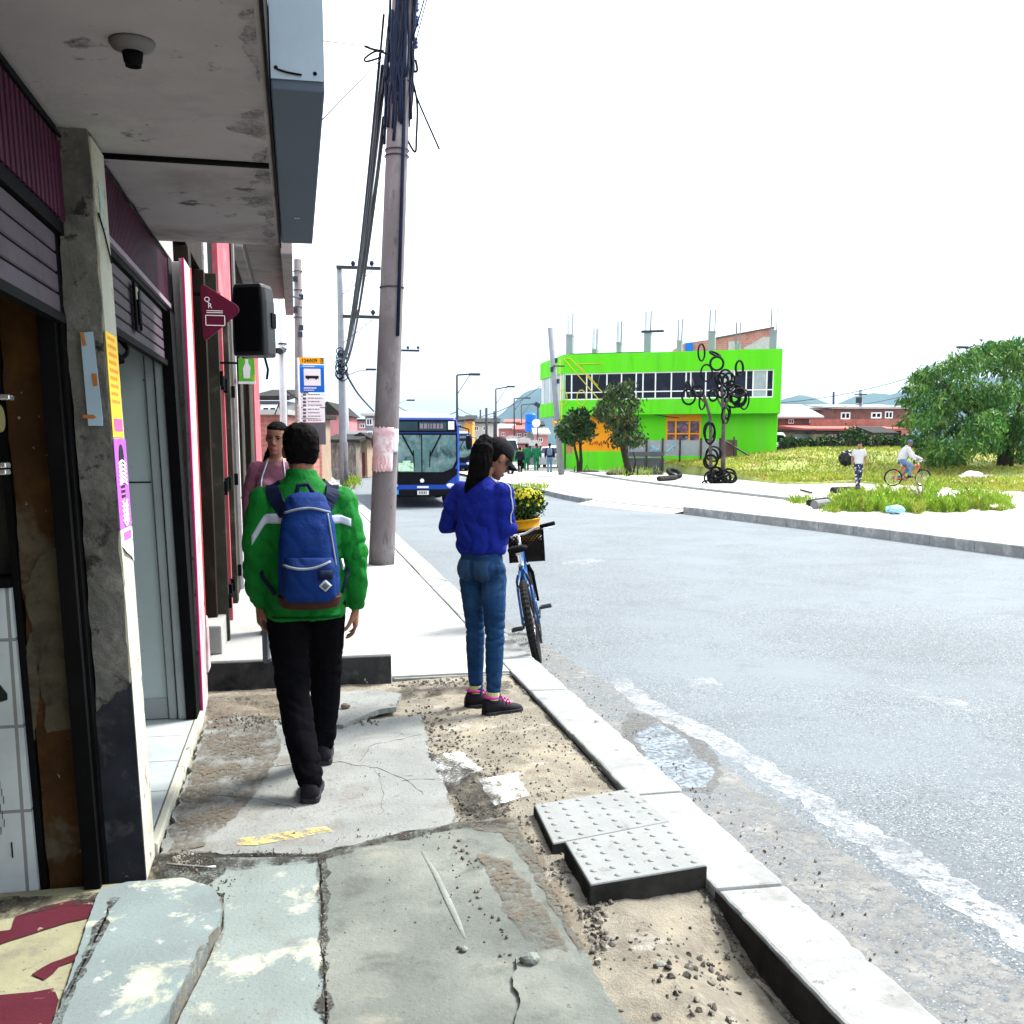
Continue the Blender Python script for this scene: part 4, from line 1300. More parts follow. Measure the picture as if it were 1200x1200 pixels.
tag(b.build('cable_coil', m_cable_b, smooth=True), 'tangle of coiled cables tied to the slim pole with crossarms', 'cable coil')
# the heavy bundle between both poles: each cable its own object
rnd = random.Random(13)
for k in range(12):
    pyk = 20 + 12.5 * k + rnd.uniform(-8, 8)
    a = pole_at(pyk) + Vector((-.15 - rnd.uniform(0, .10), rnd.uniform(-.1, .1), 0))
    e = AY(401 + rnd.uniform(-2, 3), 424 + rnd.uniform(-8, 8), MY - .1)
    cable([a, e], rnd.uniform(.012, .026), 'black cable in the bundle sagging from the leaning pole to the slim pole', m=rnd.choice((m_cable, m_cable_b)), group='bundled cables between the leaning pole and the slim pole', sag=rnd.uniform(.15, 1.0), n=24)
cable([AY(402, 432, MY), AY(420, 462, MY + 14), AY(438, 482, MY + 26)], .05, 'dark cable dropping from the slim pole towards the roofs behind', m=m_cable_b)
# steel pole behind the shop sign, white pole, bus stop post
def simple_pole(px, pyb, pyt, Y, r, m, name, label, n=12, z0=0):
    a = AY(px[0], pyb, Y); a.z = z0
    t = AY(px[1], pyt, Y)
    e = thing(name, label, 'pole', tuple(a))
    b = MB(); b.tube([a, a.lerp(t, .5), t], [r, r * .93, r * .85], n); b.build('shaft', m, e, smooth=True)
    return e, a, t
e, a, t = simple_pole((352, 349), 590, 304, 30, .125, m_pole, 'utility_pole', 'grey concrete pole rising behind the bus stop sign')
e['category'] = 'utility pole'
for px, py in ((353, 348), (353, 384), (352, 392), (346, 327), (346, 364)):
    b = MB(); b.cbox(AY(px, py, 29.8), (.13, .1, .14)); b.build('fitting', m_metal_dk, e)
b = MB()
for py in (318, 340, 360, 372): b.torus(AY(349, py, 30), .125, .012, None, 14, 5)
b.build('steel_band', m_metal_dk, e)
b = MB(); b.tube([AY(322, 344, 22), AY(352, 349, 29.9)], .03, 5); b.tube([AY(332, 410, 20), AY(328, 412, 19.5)], .06, 6)
b.build('bracket_arm', m_metal_dk, e)
e, a, t = simple_pole((334, 329), 590, 335, 20, .072, m_galv, 'steel_pole', 'slim white steel pole at the end of the pink building')
b = MB()
for py in (403, 409): b.torus(AY(331, py, 20), .075, .014, None, 14, 5)
b.tube([AY(334, 457, 20), AY(352, 470, 20.5)], .018, 5); b.tube([AY(333, 458, 20), AY(322, 486, 20)], .014, 5)
b.build('clamp', m_metal_dk, e)
b = MB(); b.cbox(AY(325.5, 411, 19.8), (.10, .16, .09)); b.tube([AY(328, 410, 20), AY(323, 411, 19.8)], .02, 5)
b.build('camera_head', m_black, e, bevel=.01)

# bus stop sign
SY = 18.0
def sy(x, y, dy=0): return AY(x, y, SY + dy)
p = sy(352, 520)
bs = thing('bus_stop_sign', 'bus stop sign with yellow number header, blue bus panel and white route list', 'bus stop sign', (p.x, SY, 0))
m_sy = mat('yellow_sign_face', (.75, .34, .02), .5, .05, 3, 0)
m_sblue = mat('blue_sign_face', (.01, .12, .52), .45, .08, 3, 0)
m_sblue2 = mat('light_blue_sign_face', (.02, .26, .70), .45, .08, 3, 0)
m_swhite = mat('white_sign_face', (.66, .70, .74), .5, .05, 3, 0)
m_sgrey = mat('grey_sign_face', (.085, .09, .11), .5, .1, 3, 0)
def panel(x0_, y0_, x1_, y1_, m, name, parent, dy=0, t=.012):
    a, c = sy(x0_, y0_), sy(x1_, y1_)
    b = MB(); b.box(a.x, SY + dy, c.z, c.x, SY + dy + t, a.z); return b.build(name, m, parent)
b = MB()
for x in (349.5,):
    a, c = sy(x, 419), sy(x, 520)
    b.tube([(a.x, SY + .02, 0), (a.x, SY + .02, a.z)], .022, 10)
b.build('post', m_galv, bs, smooth=True)
hd = panel(350.5, 418.5, 379.5, 427, m_sy, 'number_header', bs)
a = sy(364.5, 422.8)
text('124A09', .084, (a.x - .030, SY - .002, a.z), (PI / 2, 0, 0), m_ink, hd, bold=.001)
text('B', .075, (a.x + .195, SY - .002, a.z), (PI / 2, 0, 0), m_ink, hd, bold=.001)
b = MB(); q = a + Vector((.195, 0, 0))
for dx0, dz0, dx1, dz1 in ((-.038, -.045, .038, -.037), (-.038, .037, .038, .045), (-.038, -.037, -.031, .037), (.031, -.037, .038, .037)):
    b.box(q.x + dx0, SY - .004, q.z + dz0, q.x + dx1, SY - .001, q.z + dz1)
b.build('letter_box', m_ink, hd)
bl = panel(350.5, 427.3, 380.5, 460, m_sblue, 'blue_panel', bs)
panel(351, 427.6, 380, 431, m_sblue2, 'top_band', bl, -.004, .004)
wp = panel(355.8, 432, 376, 452, m_swhite, 'white_field', bl, -.005, .004)
b = MB()
a = sy(358, 443.5); c = sy(373.5, 441.5)
b.box(a.x, SY - .012, a.z, c.x, SY - .0055, c.z + .015)
for t in (.2, .8): b.lathe([(.016, 0), (.016, .007)], (a.x + (c.x - a.x) * t, SY - .0055, a.z - .004), 10, rmat(PI / 2, 0, 0))
b.build('bus_pictogram', m_ink, wp)
b = MB()
for (xa, xb, yy, h) in ((356, 371, 454.6, .024), (356, 368, 457.2, .014), (355, 369, 429.3, .016)):
    a, c = sy(xa, yy), sy(xb, yy)
    x = a.x; rr = random.Random(int(yy))
    while x < c.x:
        L = rr.uniform(.012, .03); b.box(x, SY - .0075, a.z - h / 2, min(x + L, c.x), SY - .0045, a.z + h / 2); x += L + .006
b.build('print', m_swhite, bl)
for k, (ya_, yb_) in enumerate(((461, 464.2), (465, 477.2), (478, 490.2), (491, 494.8))):
    lp_ = panel(352.5, ya_, 381, yb_, m_swhite, 'route_panel', bs, .002)
    b = MB(); rr = random.Random(k)
    n = max(1, int((yb_ - ya_) / 3.6))
    for i in range(n):
        yy = ya_ + (yb_ - ya_) * (i + .5) / n
        a = sy(355, yy); c = sy(358.6, yy); b.box(a.x, SY - .002, a.z - .018, c.x, SY + .0015, a.z + .018)
        a = sy(361, yy - .6); x = a.x; c = sy(378 - rr.uniform(0, 4), yy)
        while x < c.x:
            L = rr.uniform(.015, .05); b.box(x, SY - .001, a.z - .008, min(x + L, c.x), SY + .0015, a.z + .006); x += L + .01
    b.build('print', m_sgrey, lp_)
panel(352, 495.2, 382, 521, m_sgrey, 'grey_panel', bs, .003)
b = MB()
a = sy(348, 472); c = sy(351.5, 522)
b.box(a.x, SY + .05, c.z, c.x, SY + .07, a.z)
tag(b.build('marker_strip', brick_mat('cream_checked_tape', (.66, .62, .40), (.64, .60, .42), (.25, .24, .2), 1, .12, .07, 'XZ', .6, .01, 0)), 'cream checked tape strip hanging behind the left post of the bus stop sign', 'tape')

# ------------------------------------------------------------------ street lamps down the road
def lamp(px, pyb, pyt, arm_px, arm_py, Y, label, r=.09):
    a = AY(px + .5, pyb, Y); a.z = -.1
    t = AY(px, pyt, Y)
    e = thing('street_lamp', label, 'street lamp', tuple(a), 'street lamps along the road')
    b = MB(); b.tube([a, t], [r, r * .7], 10); b.build('pole', m_metal_dk, e, smooth=True)
    q = AY(arm_px, arm_py, Y)
    b = MB(); b.tube([t, q], r * .55, 6); b.tube([a.lerp(t, .80), t.lerp(q, .7)], r * .25, 5); b.build('arm', m_metal_dk, e, smooth=True)
    b = MB(); b.cbox(q + Vector((-.1, 0, -.04)), (.7, .28, .14)); b.build('lamp_head', m_metal_dk, e, bevel=.04)
lamp(535.5, 560, 439.5, 558, 438, 62, 'nearest dark street lamp right behind the second bus, its arm pointing right')
lamp(581, 548, 456, 600, 452.5, 88, 'dark street lamp with kinked arm above the cap of the woman in blue')
lamp(602.5, 545, 467, 619, 466, 108, 'dark street lamp in front of the pink hillside houses, its arm level', .1)
lamp(611, 545, 474.5, 626, 473, 140, 'thin street lamp farthest down the road near the round white sign', .1)
for px, py, Y, lab in ((570, 478, 90, 'bare dark utility pole just left of the kinked street lamp'), (579.5, 482, 96, 'short dark pole left of the kinked street lamp mast'), (563, 480, 130, 'faint thin pole behind the cap of the woman')):
    e, a, t = simple_pole((px, px), 545, py, Y, .13, m_metal_dk, 'utility_pole', lab); e['category'] = 'utility pole'
# lamp arms seen left of the pole and right of it
for px0, py0, px1, py1, Y, lab in ((406, 440, 438, 433, 55, 'curved lamp arm reaching right from behind the slim pole'), (466, 473, 484, 469, 70, 'curved lamp arm just right of the leaning pole above the bus')):
    a, c = AY(px0, py0, Y), AY(px1, py1, Y)
    e = thing('lamp_arm', lab, 'lamp', tuple(a))
    b = MB(); b.tube([a, a.lerp(c, .5) + Vector((0, 0, .12)), c], .045, 6); b.build('arm', m_galv, e, smooth=True)
    b = MB(); b.cbox(c + Vector((-.15, 0, 0)), (.55, .25, .10)); b.build('lamp_head', m_metal_dk, e, bevel=.03)
    b = MB(); b.tube([Vector((a.x, Y, -.1)), a], .06, 8); b.build('pole', m_galv, e, smooth=True)
a, c = AY(466, 409.5, 60), AY(491.5, 412, 60)
e = thing('crossarm_pole', 'crossarm with pin insulators showing right of the leaning pole', 'utility pole', (a.x - .6, 60, 0))
b = MB(); b.cbox((a + c) / 2 - Vector((.3, 0, 0)), ((c - a).length + .6, .1, .12)); b.build('crossarm', m_metal_dk, e)
b = MB()
for px in (478, 490): b.lathe([(.05, 0), (.10, .06), (.05, .16)], AY(px, 409, 60), 8)
b.build('pin_insulator', m_cable_b, e)
b = MB(); b.tube([Vector((a.x - .6, 60, -.1)), a + Vector((-.6, 0, .3))], .14, 10); b.tube([AY(468, 424, 60), AY(481, 413, 60)], .02, 5); b.build('shaft', m_pole_lt, e, smooth=True)
# far wires over the road
for k, (q0, Y0, q1, Y1, sg, lab) in enumerate((
    ((466, 484), 45, (634, 452), 62, 1.0, 'pale wire sweeping across the road to the green building corner'),
    ((466, 476), 60, (536, 482), 62, .5, 'pale wire from behind the pole to the nearest street lamp'),
    ((536, 478), 62, (581, 486), 88, .4, 'upper wire between the first two street lamps'),
    ((536, 486), 62, (581, 492), 88, .6, 'lower wire between the first two street lamps'),
    ((581, 488), 88, (603, 492), 108, .5, 'wire between the kinked street lamp and the next one'),
    ((912, 472), 70, (1075, 440), 62, .3, 'long dark wire from the green building to the big willowy tree'),
    ((912, 478), 80, (1075, 460), 80, .5, 'lower faint wire above the brick houses'),
    ((704, 466), 60, (912, 476), 58, 1.0, 'thin wire sagging in front of the green wall behind the tree of hoops'))):
    cable([AY(*q0, Y0), AY(*q1, Y1)], .022, lab, m=m_cable_b, sag=sg, n=20)

# pole before the green building
e, a, t = simple_pole((658, 645), 553, 384, 52, .17, m_pole_lt, 'utility_pole', 'pale leaning utility pole before the corner of the green building'); e['category'] = 'utility pole'
b = MB(); b.tube([a.lerp(t, .36), a.lerp(t, .37)], .165, 12); b.build('yellow_band', mat('yellow_band', (.75, .5, .04), .6, .1, 5), e)
b = MB()
for f_, dx in ((.64, .16), (.72, -.12), (.78, .14)):
    b = MB(); b.cbox(a.lerp(t, f_) + Vector((dx, -.1, 0)), (.14, .16, .24)); b.build('fitting', m_metal_dk, e, bevel=.02)
b = MB(); b.cbox(AY(655, 429, 51.8), (.6, .1, .06)); b.build('crossarm', m_metal_dk, e)
# ------------------------------------------------------------------ buses
def m2(p, yaw):
    return Matrix.Translation(p) @ rmat(0, 0, yaw).to_4x4()
m_bblue = mat('bus_blue_paint', (.006, .045, .30), .35, .06, 2, 0, spec=.2)
m_bwhite = mat('bus_white_roof', (.66, .69, .70), .4, .05, 3, 0)
m_bblack = mat('bus_black_trim', (.004, .004, .006), .5, .2, 3, 0, spec=.06)
m_bglass = mat('bus_windscreen', (.055, .125, .13), .1, .35, 1.6, 0, spec=.35, layers=(((.18, .27, .27), 1.1, .48, .66), ((.010, .024, .024), 1.8, .54, .66)))
m_tyre = mat('tyre_rubber', (.010, .010, .011), .85, .2, 20, .3, 150)
m_led = mat('destination_display', (.02, .045, .055), .3, .3, 4, 0)
m_lamp = mat('headlamp_lens', (.62, .64, .66), .15, .05, 4, 0)
m_plate = mat('number_plate', (.62, .63, .60), .5, .05, 4, 0)
def bus(loc, yaw, W, H, L, label, front, detail=True):
    """origin: ground under the middle of the front; the bus faces local -Y"""
    e = thing('bus', label, 'bus', tuple(loc))
    M = m2(loc, yaw)
    h = W / 2
    b = MB(M)
    def sec(y, k=1.0, top=H, zb=.32):
        return [(-h * k, y, zb), (h * k, y, zb), (h * k, y, top - .22), (h * k - .10, y, top - .04), (-h * k + .10, y, top - .04), (-h * k, y, top - .22)]
    b.rings([sec(.0, .94, H - .02), sec(.10, 1), sec(L - .1, 1), sec(L, .95, H - .05)])
    b.build('body', m_bblue, e, bevel=.03)
    b = MB(M); b.rings([[(-h + .1, y, H - .04), (h - .1, y, H - .04), (h - .28, y, H + .07), (-h + .28, y, H + .07)] for y in (.06, L - .2)]); 
    b.cbox((-.2, 1.2, H + .09), (.9, .8, .12))
    b.build('roof', m_bwhite, e, bevel=.02)
    # windscreen with rounded lower corners, slightly proud of the front
    zt, zb = H * .80, H * .395
    poly = [(-h * .90, -.012, zt), (h * .90, -.012, zt), (h * .90, -.012, zb + .32), (h * .80, -.012, zb + .10), (h * .55, -.012, zb), (-h * .55, -.012, zb), (-h * .80, -.012, zb + .10), (-h * .90, -.012, zb + .32)]
    b = MB(M); b.prism([(x * 1.045, y + .004, z + (.05 if z > H * .6 else -.09)) for x, y, z in poly], (0, .03, 0)); fr = b.build('windscreen_surround', m_bblack, e)
    b = MB(M); b.prism(poly, (0, .012, 0)); ws = b.build('windscreen', m_bglass, e)
    b = MB(M); b.box(-.015, -.016, zb, .015, -.0125, zt); b.build('divider', m_bblack, ws)
    for s in (-1, 1):
        b = MB(M); b.tube([(s * h * .50, -.025, zt), (s * h * .22, -.03, zt - .55)], .022, 5); b.tube([(s * h * .22, -.03, zt - .40), (s * h * .2, -.03, zt - .85)], .012, 4); b.build('wiper', m_bblack, e)
    b = MB(M); b.prism([(-h * .91, -.010, H * .965), (h * .91, -.010, H * .965), (h * .93, -.010, H * .83), (-h * .93, -.010, H * .83)], (0, .02, 0)); dp = b.build('destination_board', m_bblack, e)
    b = MB(M); b.box(-h * .84, -.016, H * .85, -h * .10, -.0105, H * .945); b.box(-h * .06, -.016, H * .85, h * .66, -.0105, H * .945); b.build('display', m_led, dp)
    b = MB(M); rr = random.Random(2); x = -.04
    while x < h * .58:
        l_ = rr.uniform(.03, .08); b.box(x, -.02, H * .87, x + l_, -.0165, H * .925); x += l_ + .03
    b.build('lettering', mat('dim_display_letters', (.22, .16, .20), .6, .1, 5, 0), dp)
    b = MB(M); b.box(h * .70, -.016, H * .86, h * .86, -.0105, H * .95); b.build('route_mark', m_bwhite, dp)
    # black lower mask with blue V under it, emblem, plate
    b = MB(M); b.prism([(-h * .94, -.006, zb + .08), (h * .94, -.006, zb + .08), (h * .93, -.006, zb - .06), (h * .60, -.006, H * .255), (-h * .60, -.006, H * .255), (-h * .93, -.006, zb - .06)], (0, .02, 0)); b.build('front_mask', m_bblack, e)
    b = MB(M); b.lathe([(.055, 0), (.055, .012), (.03, .02)], (0, -.008, H * .30), 14, rmat(PI / 2, 0, 0)); b.build('emblem', m_bwhite, e)
    b = MB(M); b.box(-h * .13, -.012, H * .218, h * .17, -.0005, H * .24)
    b.build('brand_strip', m_lamp, e)
    b = MB(M); b.box(-h * .97, -.03, .30, h * .97, .05, H * .205); b.build('bumper', m_bblack, e, bevel=.03)
    b = MB(M); b.box(-h * .13, -.04, H * .145, h * .17, -.0305, H * .19); pl_ = b.build('number_plate', m_plate, e)
    b = MB(M)
    for k in range(5): b.box(-h * .09 + k * .045, -.044, H * .155, -h * .09 + k * .045 + .025, -.0405, H * .182)
    b.build('plate_marks', m_ink, pl_)
    b = MB(M); b.box(-h * .93, -.036, H * .15, -h * .62, -.0305, H * .2)
    b.build('fleet_number', m_sblue2, e)
    for s in (-1, 1):
        b = MB(M); b.ellipsoid((s * h * .80, .01, H * .235), (.17, .05, .075), rmat(0, s * .25, 0)); b.build('headlight', m_lamp, e, smooth=True)
        b = MB(M)
        for yw in (2.3, L - 2.4):
            b.lathe([(.2, -.13), (.40, -.13), (.44, -.1), (.44, .1), (.40, .13), (.2, .13)], (s * (h - .14), yw, .44), 22, rmat(0, PI / 2, 0))
        b.build('wheel', m_tyre, e, smooth=True)
        b = MB(M)
        x = s * (h + .004)
        for k in range(5): b.box(x - .01, .7 + k * 1.7, H * .46, x + .01, 2.25 + k * 1.7, H * .80)
        b.build('side_window', m_bglass, e)
        b = MB(M); b.tube([(s * h * .98, .05, H * .9), (s * (h + .22), -.25, H * .86), (s * (h + .22), -.25, H * .80)], .018, 6); b.ellipsoid((s * (h + .22), -.25, H * .72), (.09, .05, .2)); b.build('side_mirror', m_bblack, e, smooth=True)
    b = MB(M); b.box(-h * .62, -.019, zb + .02, -h * .22, -.0125, zb + .24); b.box(-h * .5, -.0195, zb + .24, -h * .3, -.0125, zb + .3); b.build('route_card', mat('green_white_card', (.42, .62, .45), .5, .3, 14, 0, layers=(((.10, .35, .08), 9, .55, .62),)), ws)
    return e
q = G(495, 595, ZR)
bus(q, R(-3), 2.02, 2.40, 8.0, 'blue city bus facing the camera with white roof behind the leaning pole', 1)
q2 = AY(533, 548, 60)
bus(Vector((q2.x, 60, ZR)), R(-4), 2.1, 2.35, 8.0, 'second blue bus half hidden behind the first bus and the cap woman', 1)

# ------------------------------------------------------------------ green corner building
m_green = mat('lime_green_paint', (.085, .50, .008), .75, .10, 1.2, .1, 30, stretch=(1, 1, .14), layers=(((.11, .46, .03), .9, .5, .72, 8), ((.055, .38, .008), 2.2, .58, .74), ((.15, .46, .08), 5, .66, .74),))
m_wframe = mat('white_window_frame', (.70, .71, .72), .5, .05, 3, 0)
m_wglass = mat('dark_window_glass', (.006, .008, .018), .12, .5, .6, 0, spec=.18, layers=(((.020, .026, .045), .7, .55, .7),))
m_wpale = mat('pale_window_panel', (.28, .33, .35), .3, .2, 1.2, 0)
m_orange = mat('orange_paint', (.66, .25, .008), .7, .08, 2, .1, 30)
m_colm = mat('raw_column_concrete', (.21, .225, .255), .9, .1, 2, .2, 20)
m_rebar = mat('rusty_rebar', (.16, .165, .19), .8, .2, 6, 0)
A_ = AD(660, HOR, 64); B_ = AD(913, HOR, 60)
A_.z = B_.z = 0
dx = (B_ - A_); LB = dx.length; dx.normalize()
dy = Vector((-dx.y, dx.x, 0))
GM = Matrix(((dx.x, dy.x, 0, A_.x), (dx.y, dy.y, 0, A_.y), (0, 0, 1, 0), (0, 0, 0, 1)))
gb = thing('green_building', 'lime green two storey corner building with a dark window band and unfinished roof columns', 'building', tuple(A_))
def fx(px, yy=0.0):
    """distance along the facade seen at a photograph column, on the plane yy behind it"""
    d = ray(px, HOR); o = Vector((0, 0, EYE)) - (A_ + dy * yy)
    # solve o + t d = dx * s in plan
    a = np.array([[dx.x, -d.x], [dx.y, -d.y]]); s = np.linalg.solve(a, np.array([o.x, o.y]))
    return float(s[0])
Z1, Z2, ZT = 3.35, 4.28, 7.0
WB, WT = 4.25, 5.85
DEP = 11.0
ang = R(-58)      # the short return of the corner runs back to the left
rx, ry = math.cos(PI - R(78)), math.sin(PI - R(78))
RL = 7.2
def ret(s, z, o=0.0):       # point on the return wall, s metres from the corner
    return (-s * math.cos(R(62)) * 1.0 - o * math.sin(R(62)), s * math.sin(R(62)) - o * math.cos(R(62)), z)
b = MB(GM)
def wall_seg(b, s0, s1, z0, z1, y0=0, y1=.25):
    b.box(s0, y0, z0, s1, y1, z1)
wl = MB(GM)
wall_seg(wl, 0, LB, WT, ZT)                       # parapet band
wall_seg(wl, 0, LB, Z1, WB)
wall_seg(wl, 0, fx(661), WB, WT); wall_seg(wl, fx(904), LB, WB, WT)
wl.prism([(LB - .25, .25, Z1), (LB, .25, Z1), (LB - 1.2, DEP, Z1), (LB - 1.45, DEP, Z1)], (0, 0, ZT - Z1))
wl.box(.3, .26, Z1, LB - 1.6, DEP, Z1 + .25)             # floor slab
wl.box(.3, .3, ZT - .9, LB - 1.6, DEP, ZT - .7)
wl.box(.3, DEP - .25, Z1 + .26, LB - 1.6, DEP, ZT - .95)
# return wall
for z0_, z1_ in ((WT + .05, ZT), (Z1, WB)):
    p = [ret(0.01, 0), ret(RL, 0), ret(RL, 0, -.25), ret(.3, 0, -.25)]
    wl.hexa([(q[0], q[1], z0_) for q in p] + [(q[0], q[1], z1_) for q in p])
# ground floor set back under the overhang
SB = .7
LS = fx(910, SB)
wl.box(fx(736, SB), SB, -.1, fx(780, SB), SB + .2, Z1 - .002)
wl.box(fx(821, SB), SB, -.1, LS, SB + .2, Z1 - .002)
wl.box(fx(780, SB), SB, -.1, fx(821, SB), SB + .2, 1.72)
wl.box(fx(671, SB), SB, -.1, fx(736, SB), SB + .2, 1.15)
wl.prism([(LS - .2, SB + .2, -.1), (LS, SB + .2, -.1), (LS - 1.2, DEP, -.1), (LS - 1.4, DEP, -.1)], (0, 0, Z1 + .098))
wl.box(fx(671, SB), DEP - .3, -.1, LS - 1.5, DEP - .1, Z1 - .002)
wl.box(fx(655, 1.4), 1.2, -.1, fx(662, 1.4), 1.7, Z1 - .002)      # corner pillar
p = [ret(1.6, 0, -1.2), ret(RL, 0, -1.2), ret(RL, 0, -1.5), ret(1.6, 0, -1.5)]
wl.hexa([(q[0], q[1], -.1) for q in p] + [(q[0], q[1], .95) for q in p])
wl.build('wall', m_green, gb)
b = MB(GM)
b.box(fx(671, SB), SB + .01, 1.152, fx(736, SB), SB + .2, 3.05); b.build('orange_panel', m_orange, gb)
b = MB(GM); b.box(fx(780, SB), SB - .02, 2.95, fx(821, SB), SB + .2, 3.345); b.build('orange_lintel', m_orange, gb)
b = MB(GM)
p = [ret(.7, 0, -.9), ret(RL, 0, -.9), ret(RL, 0, -1.2), ret(.7, 0, -1.2)]
b.hexa([(q[0], q[1], 2.75) for q in p] + [(q[0], q[1], 3.34) for q in p])
b.build('orange_panel', m_orange, gb)
b = MB(GM); b.box(fx(671, SB), SB - .01, 3.055, fx(736, SB), SB + .2, 3.345); b.build('orange_lintel', m_orange, gb)
p = [ret(1.6, 0, -1.25), ret(RL, 0, -1.25), ret(RL, 0, -1.4), ret(1.6, 0, -1.4)]
b = MB(GM); b.hexa([(q[0], q[1], .955) for q in p] + [(q[0], q[1], 2.745) for q in p]); b.build('shop_door', mat('brown_shop_door', (.36, .16, .06), .7, .3, .8), gb)
# window band
fr = MB(GM)
sA, sB = fx(661), fx(904)
fr.box(sA, .06, WB, sB, .14, WB + .07); fr.box(sA, .06, WT - .07, sB, .14, WT)
mull = [661, 669, 686.5, 692.5, 710, 727, 744, 752, 766.5, 785, 802, 807.5, 825, 841, 858, 872, 880, 896, 903.4]
for k, px in enumerate(mull):
    s = fx(px); fr.box(s - .035, .055, WB, s + .035, .14, WT)
fr.box(sA, .065, WB + .42, sB, .135, WB + .48)
wf = fr.build('window_frame', m_wframe, gb)
for k, (pa_, pb__) in enumerate(zip(mull, mull[1:])):
    b = MB(GM); b.box(fx(pa_) + .036, .09, WB + .071, fx(pb__) - .036, .11, WT - .071)
    b.build('pane', m_wpale if k in (13, 16) else m_wglass, wf)
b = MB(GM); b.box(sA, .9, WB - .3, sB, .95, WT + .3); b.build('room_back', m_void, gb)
p = [ret(.5, 0, -.08), ret(RL - .6, 0, -.08), ret(RL - .6, 0, -.2), ret(.5, 0, -.2)]
b = MB(GM); b.hexa([(q[0], q[1], WB + .01) for q in p] + [(q[0], q[1], WT + .04) for q in p]); rw = b.build('return_window', m_wpale, gb)
b = MB(GM)
for s in (.2, .9, 2.4, 4.2, 6.2, 6.7):
    p = [ret(s, 0, -.02), ret(s + .09, 0, -.02), ret(s + .09, 0, -.25), ret(s, 0, -.25)]
    b.hexa([(q[0], q[1], WB) for q in p] + [(q[0], q[1], WT + .05) for q in p])
b.build('window_frame', m_wframe, rw)
# small shop window with orange mullions
b = MB(GM); b.box(fx(780, SB) , SB + .05, 1.725, fx(821, SB), SB + .09, 2.945); sw = b.build('shop_window', mat('shop_window_glass', (.10, .07, .10), .15, .6, 2.5, 0, layers=(((.35, .12, .14), 3, .55, .65), ((.3, .32, .4), 4, .6, .68))), gb)
b = MB(GM)
for px in (781, 791.5, 807.5, 820): s = fx(px, SB); b.box(s - .05, SB - .03, 1.725, s + .05, SB + .12, 2.948)
b.box(fx(780, SB) + .06, SB - .02, 2.16, fx(821, SB) - .06, SB + .11, 2.24)
b.build('mullion', m_orange, sw)
# yellow outlined emblem painted on the facade: N-like strokes, triangle and two round letters
m_yline = mat('yellow_outline_paint', (.48, .46, .03), .6, .05, 4, 0)
b = MB(GM)
def gz(px, py, off=0.0):
    s = fx(px, off); P0 = A_ + dx * s + dy * off
    dist = (P0 - Vector((0, 0, 0))).xy.dot(Vector((math.sin(YAW), math.cos(YAW))))
    d = ray(px, py); h = d.x * math.sin(YAW) + d.y * math.cos(YAW)
    return (s, EYE + d.z * dist / h)
def gline(pts, r=.05, closed=True):
    q = [gz(*p) for p in pts]
    q = [(s, -.03, z) for s, z in q]
    b.tube(q + ([q[0]] if closed else []), r, 4)
gline([(660, 420), (668, 420), (712, 467), (701, 468)], .028)
gline([(676, 426.5), (704, 426), (700, 452)], .026)
gline([(656, 421), (656, 440)], .04, False)
gline([(658, 444), (658, 512)], .034, False)
for cx_, cy_, r_ in ((681, 466, 6.5), (659, 466, 6.5)):
    gline([(cx_ + r_ * .8 * math.cos(a * PI / 8), cy_ + 9 * math.sin(a * PI / 8)) for a in range(16)], .028)
b.build('yellow_emblem', m_yline, gb)
# graffito on the orange panel
b = MB(GM); rr = random.Random(6)
for k in range(7):
    q = [gz(692 + k * 2.6 + rr.uniform(-1, 1), 519 + rr.uniform(-4, 4), SB) for _ in range(4)]
    b.tube([(s, SB - .01, z) for s, z in q], .03, 4)
b.build('graffito', mat('brown_spray', (.30, .07, .01), .7, .1, 5, 0), gb)
# columns and rebars on the roof
for px, ptop in ((667, 392), (696, 409), (724, 401), (757, 389), (794, 399), (831, 388), (861, 403), (902, 387)):
    s, zt_ = gz(px, ptop, 1.2)
    wd = .20 if px in (667, 757, 831, 902) else .14
    b = MB(GM); b.box(s - wd, 1.0, ZT - .72, s + wd, 1.4, zt_); c = b.build('column', m_colm, gb)
    b = MB(GM)
    for ddx, ddy in ((-.22, 1.06), (.22, 1.06), (-.2, 1.34), (.2, 1.34)):
        b.tube([(s + ddx * wd / .27, ddy, zt_), (s + ddx * wd / .27 + .02, ddy, zt_ + 1.25)], .022, 4)
    b.build('rebar', m_rebar, c)
    b = MB(GM); b.box(s - wd - .02, .98, zt_ - .12, s + wd + .02, 1.42, zt_ - .04); b.build('form_band', m_colm, c)
s, zt_ = gz(764, 388.5, 1.2); s0_, _ = gz(750, 388.5, 1.2); s1_, _ = gz(776, 388.5, 1.2)
b = MB(GM); b.box(s0_, .96, zt_ - .08, s1_, 1.0, zt_ + .06); b.build('formwork_board', m_metal_dk, gb)
b = MB(GM); b.box(.4, .05, ZT + .001, LB * .38, .2, ZT + .05); b.build('roof_edge', m_metal_dk, gb)

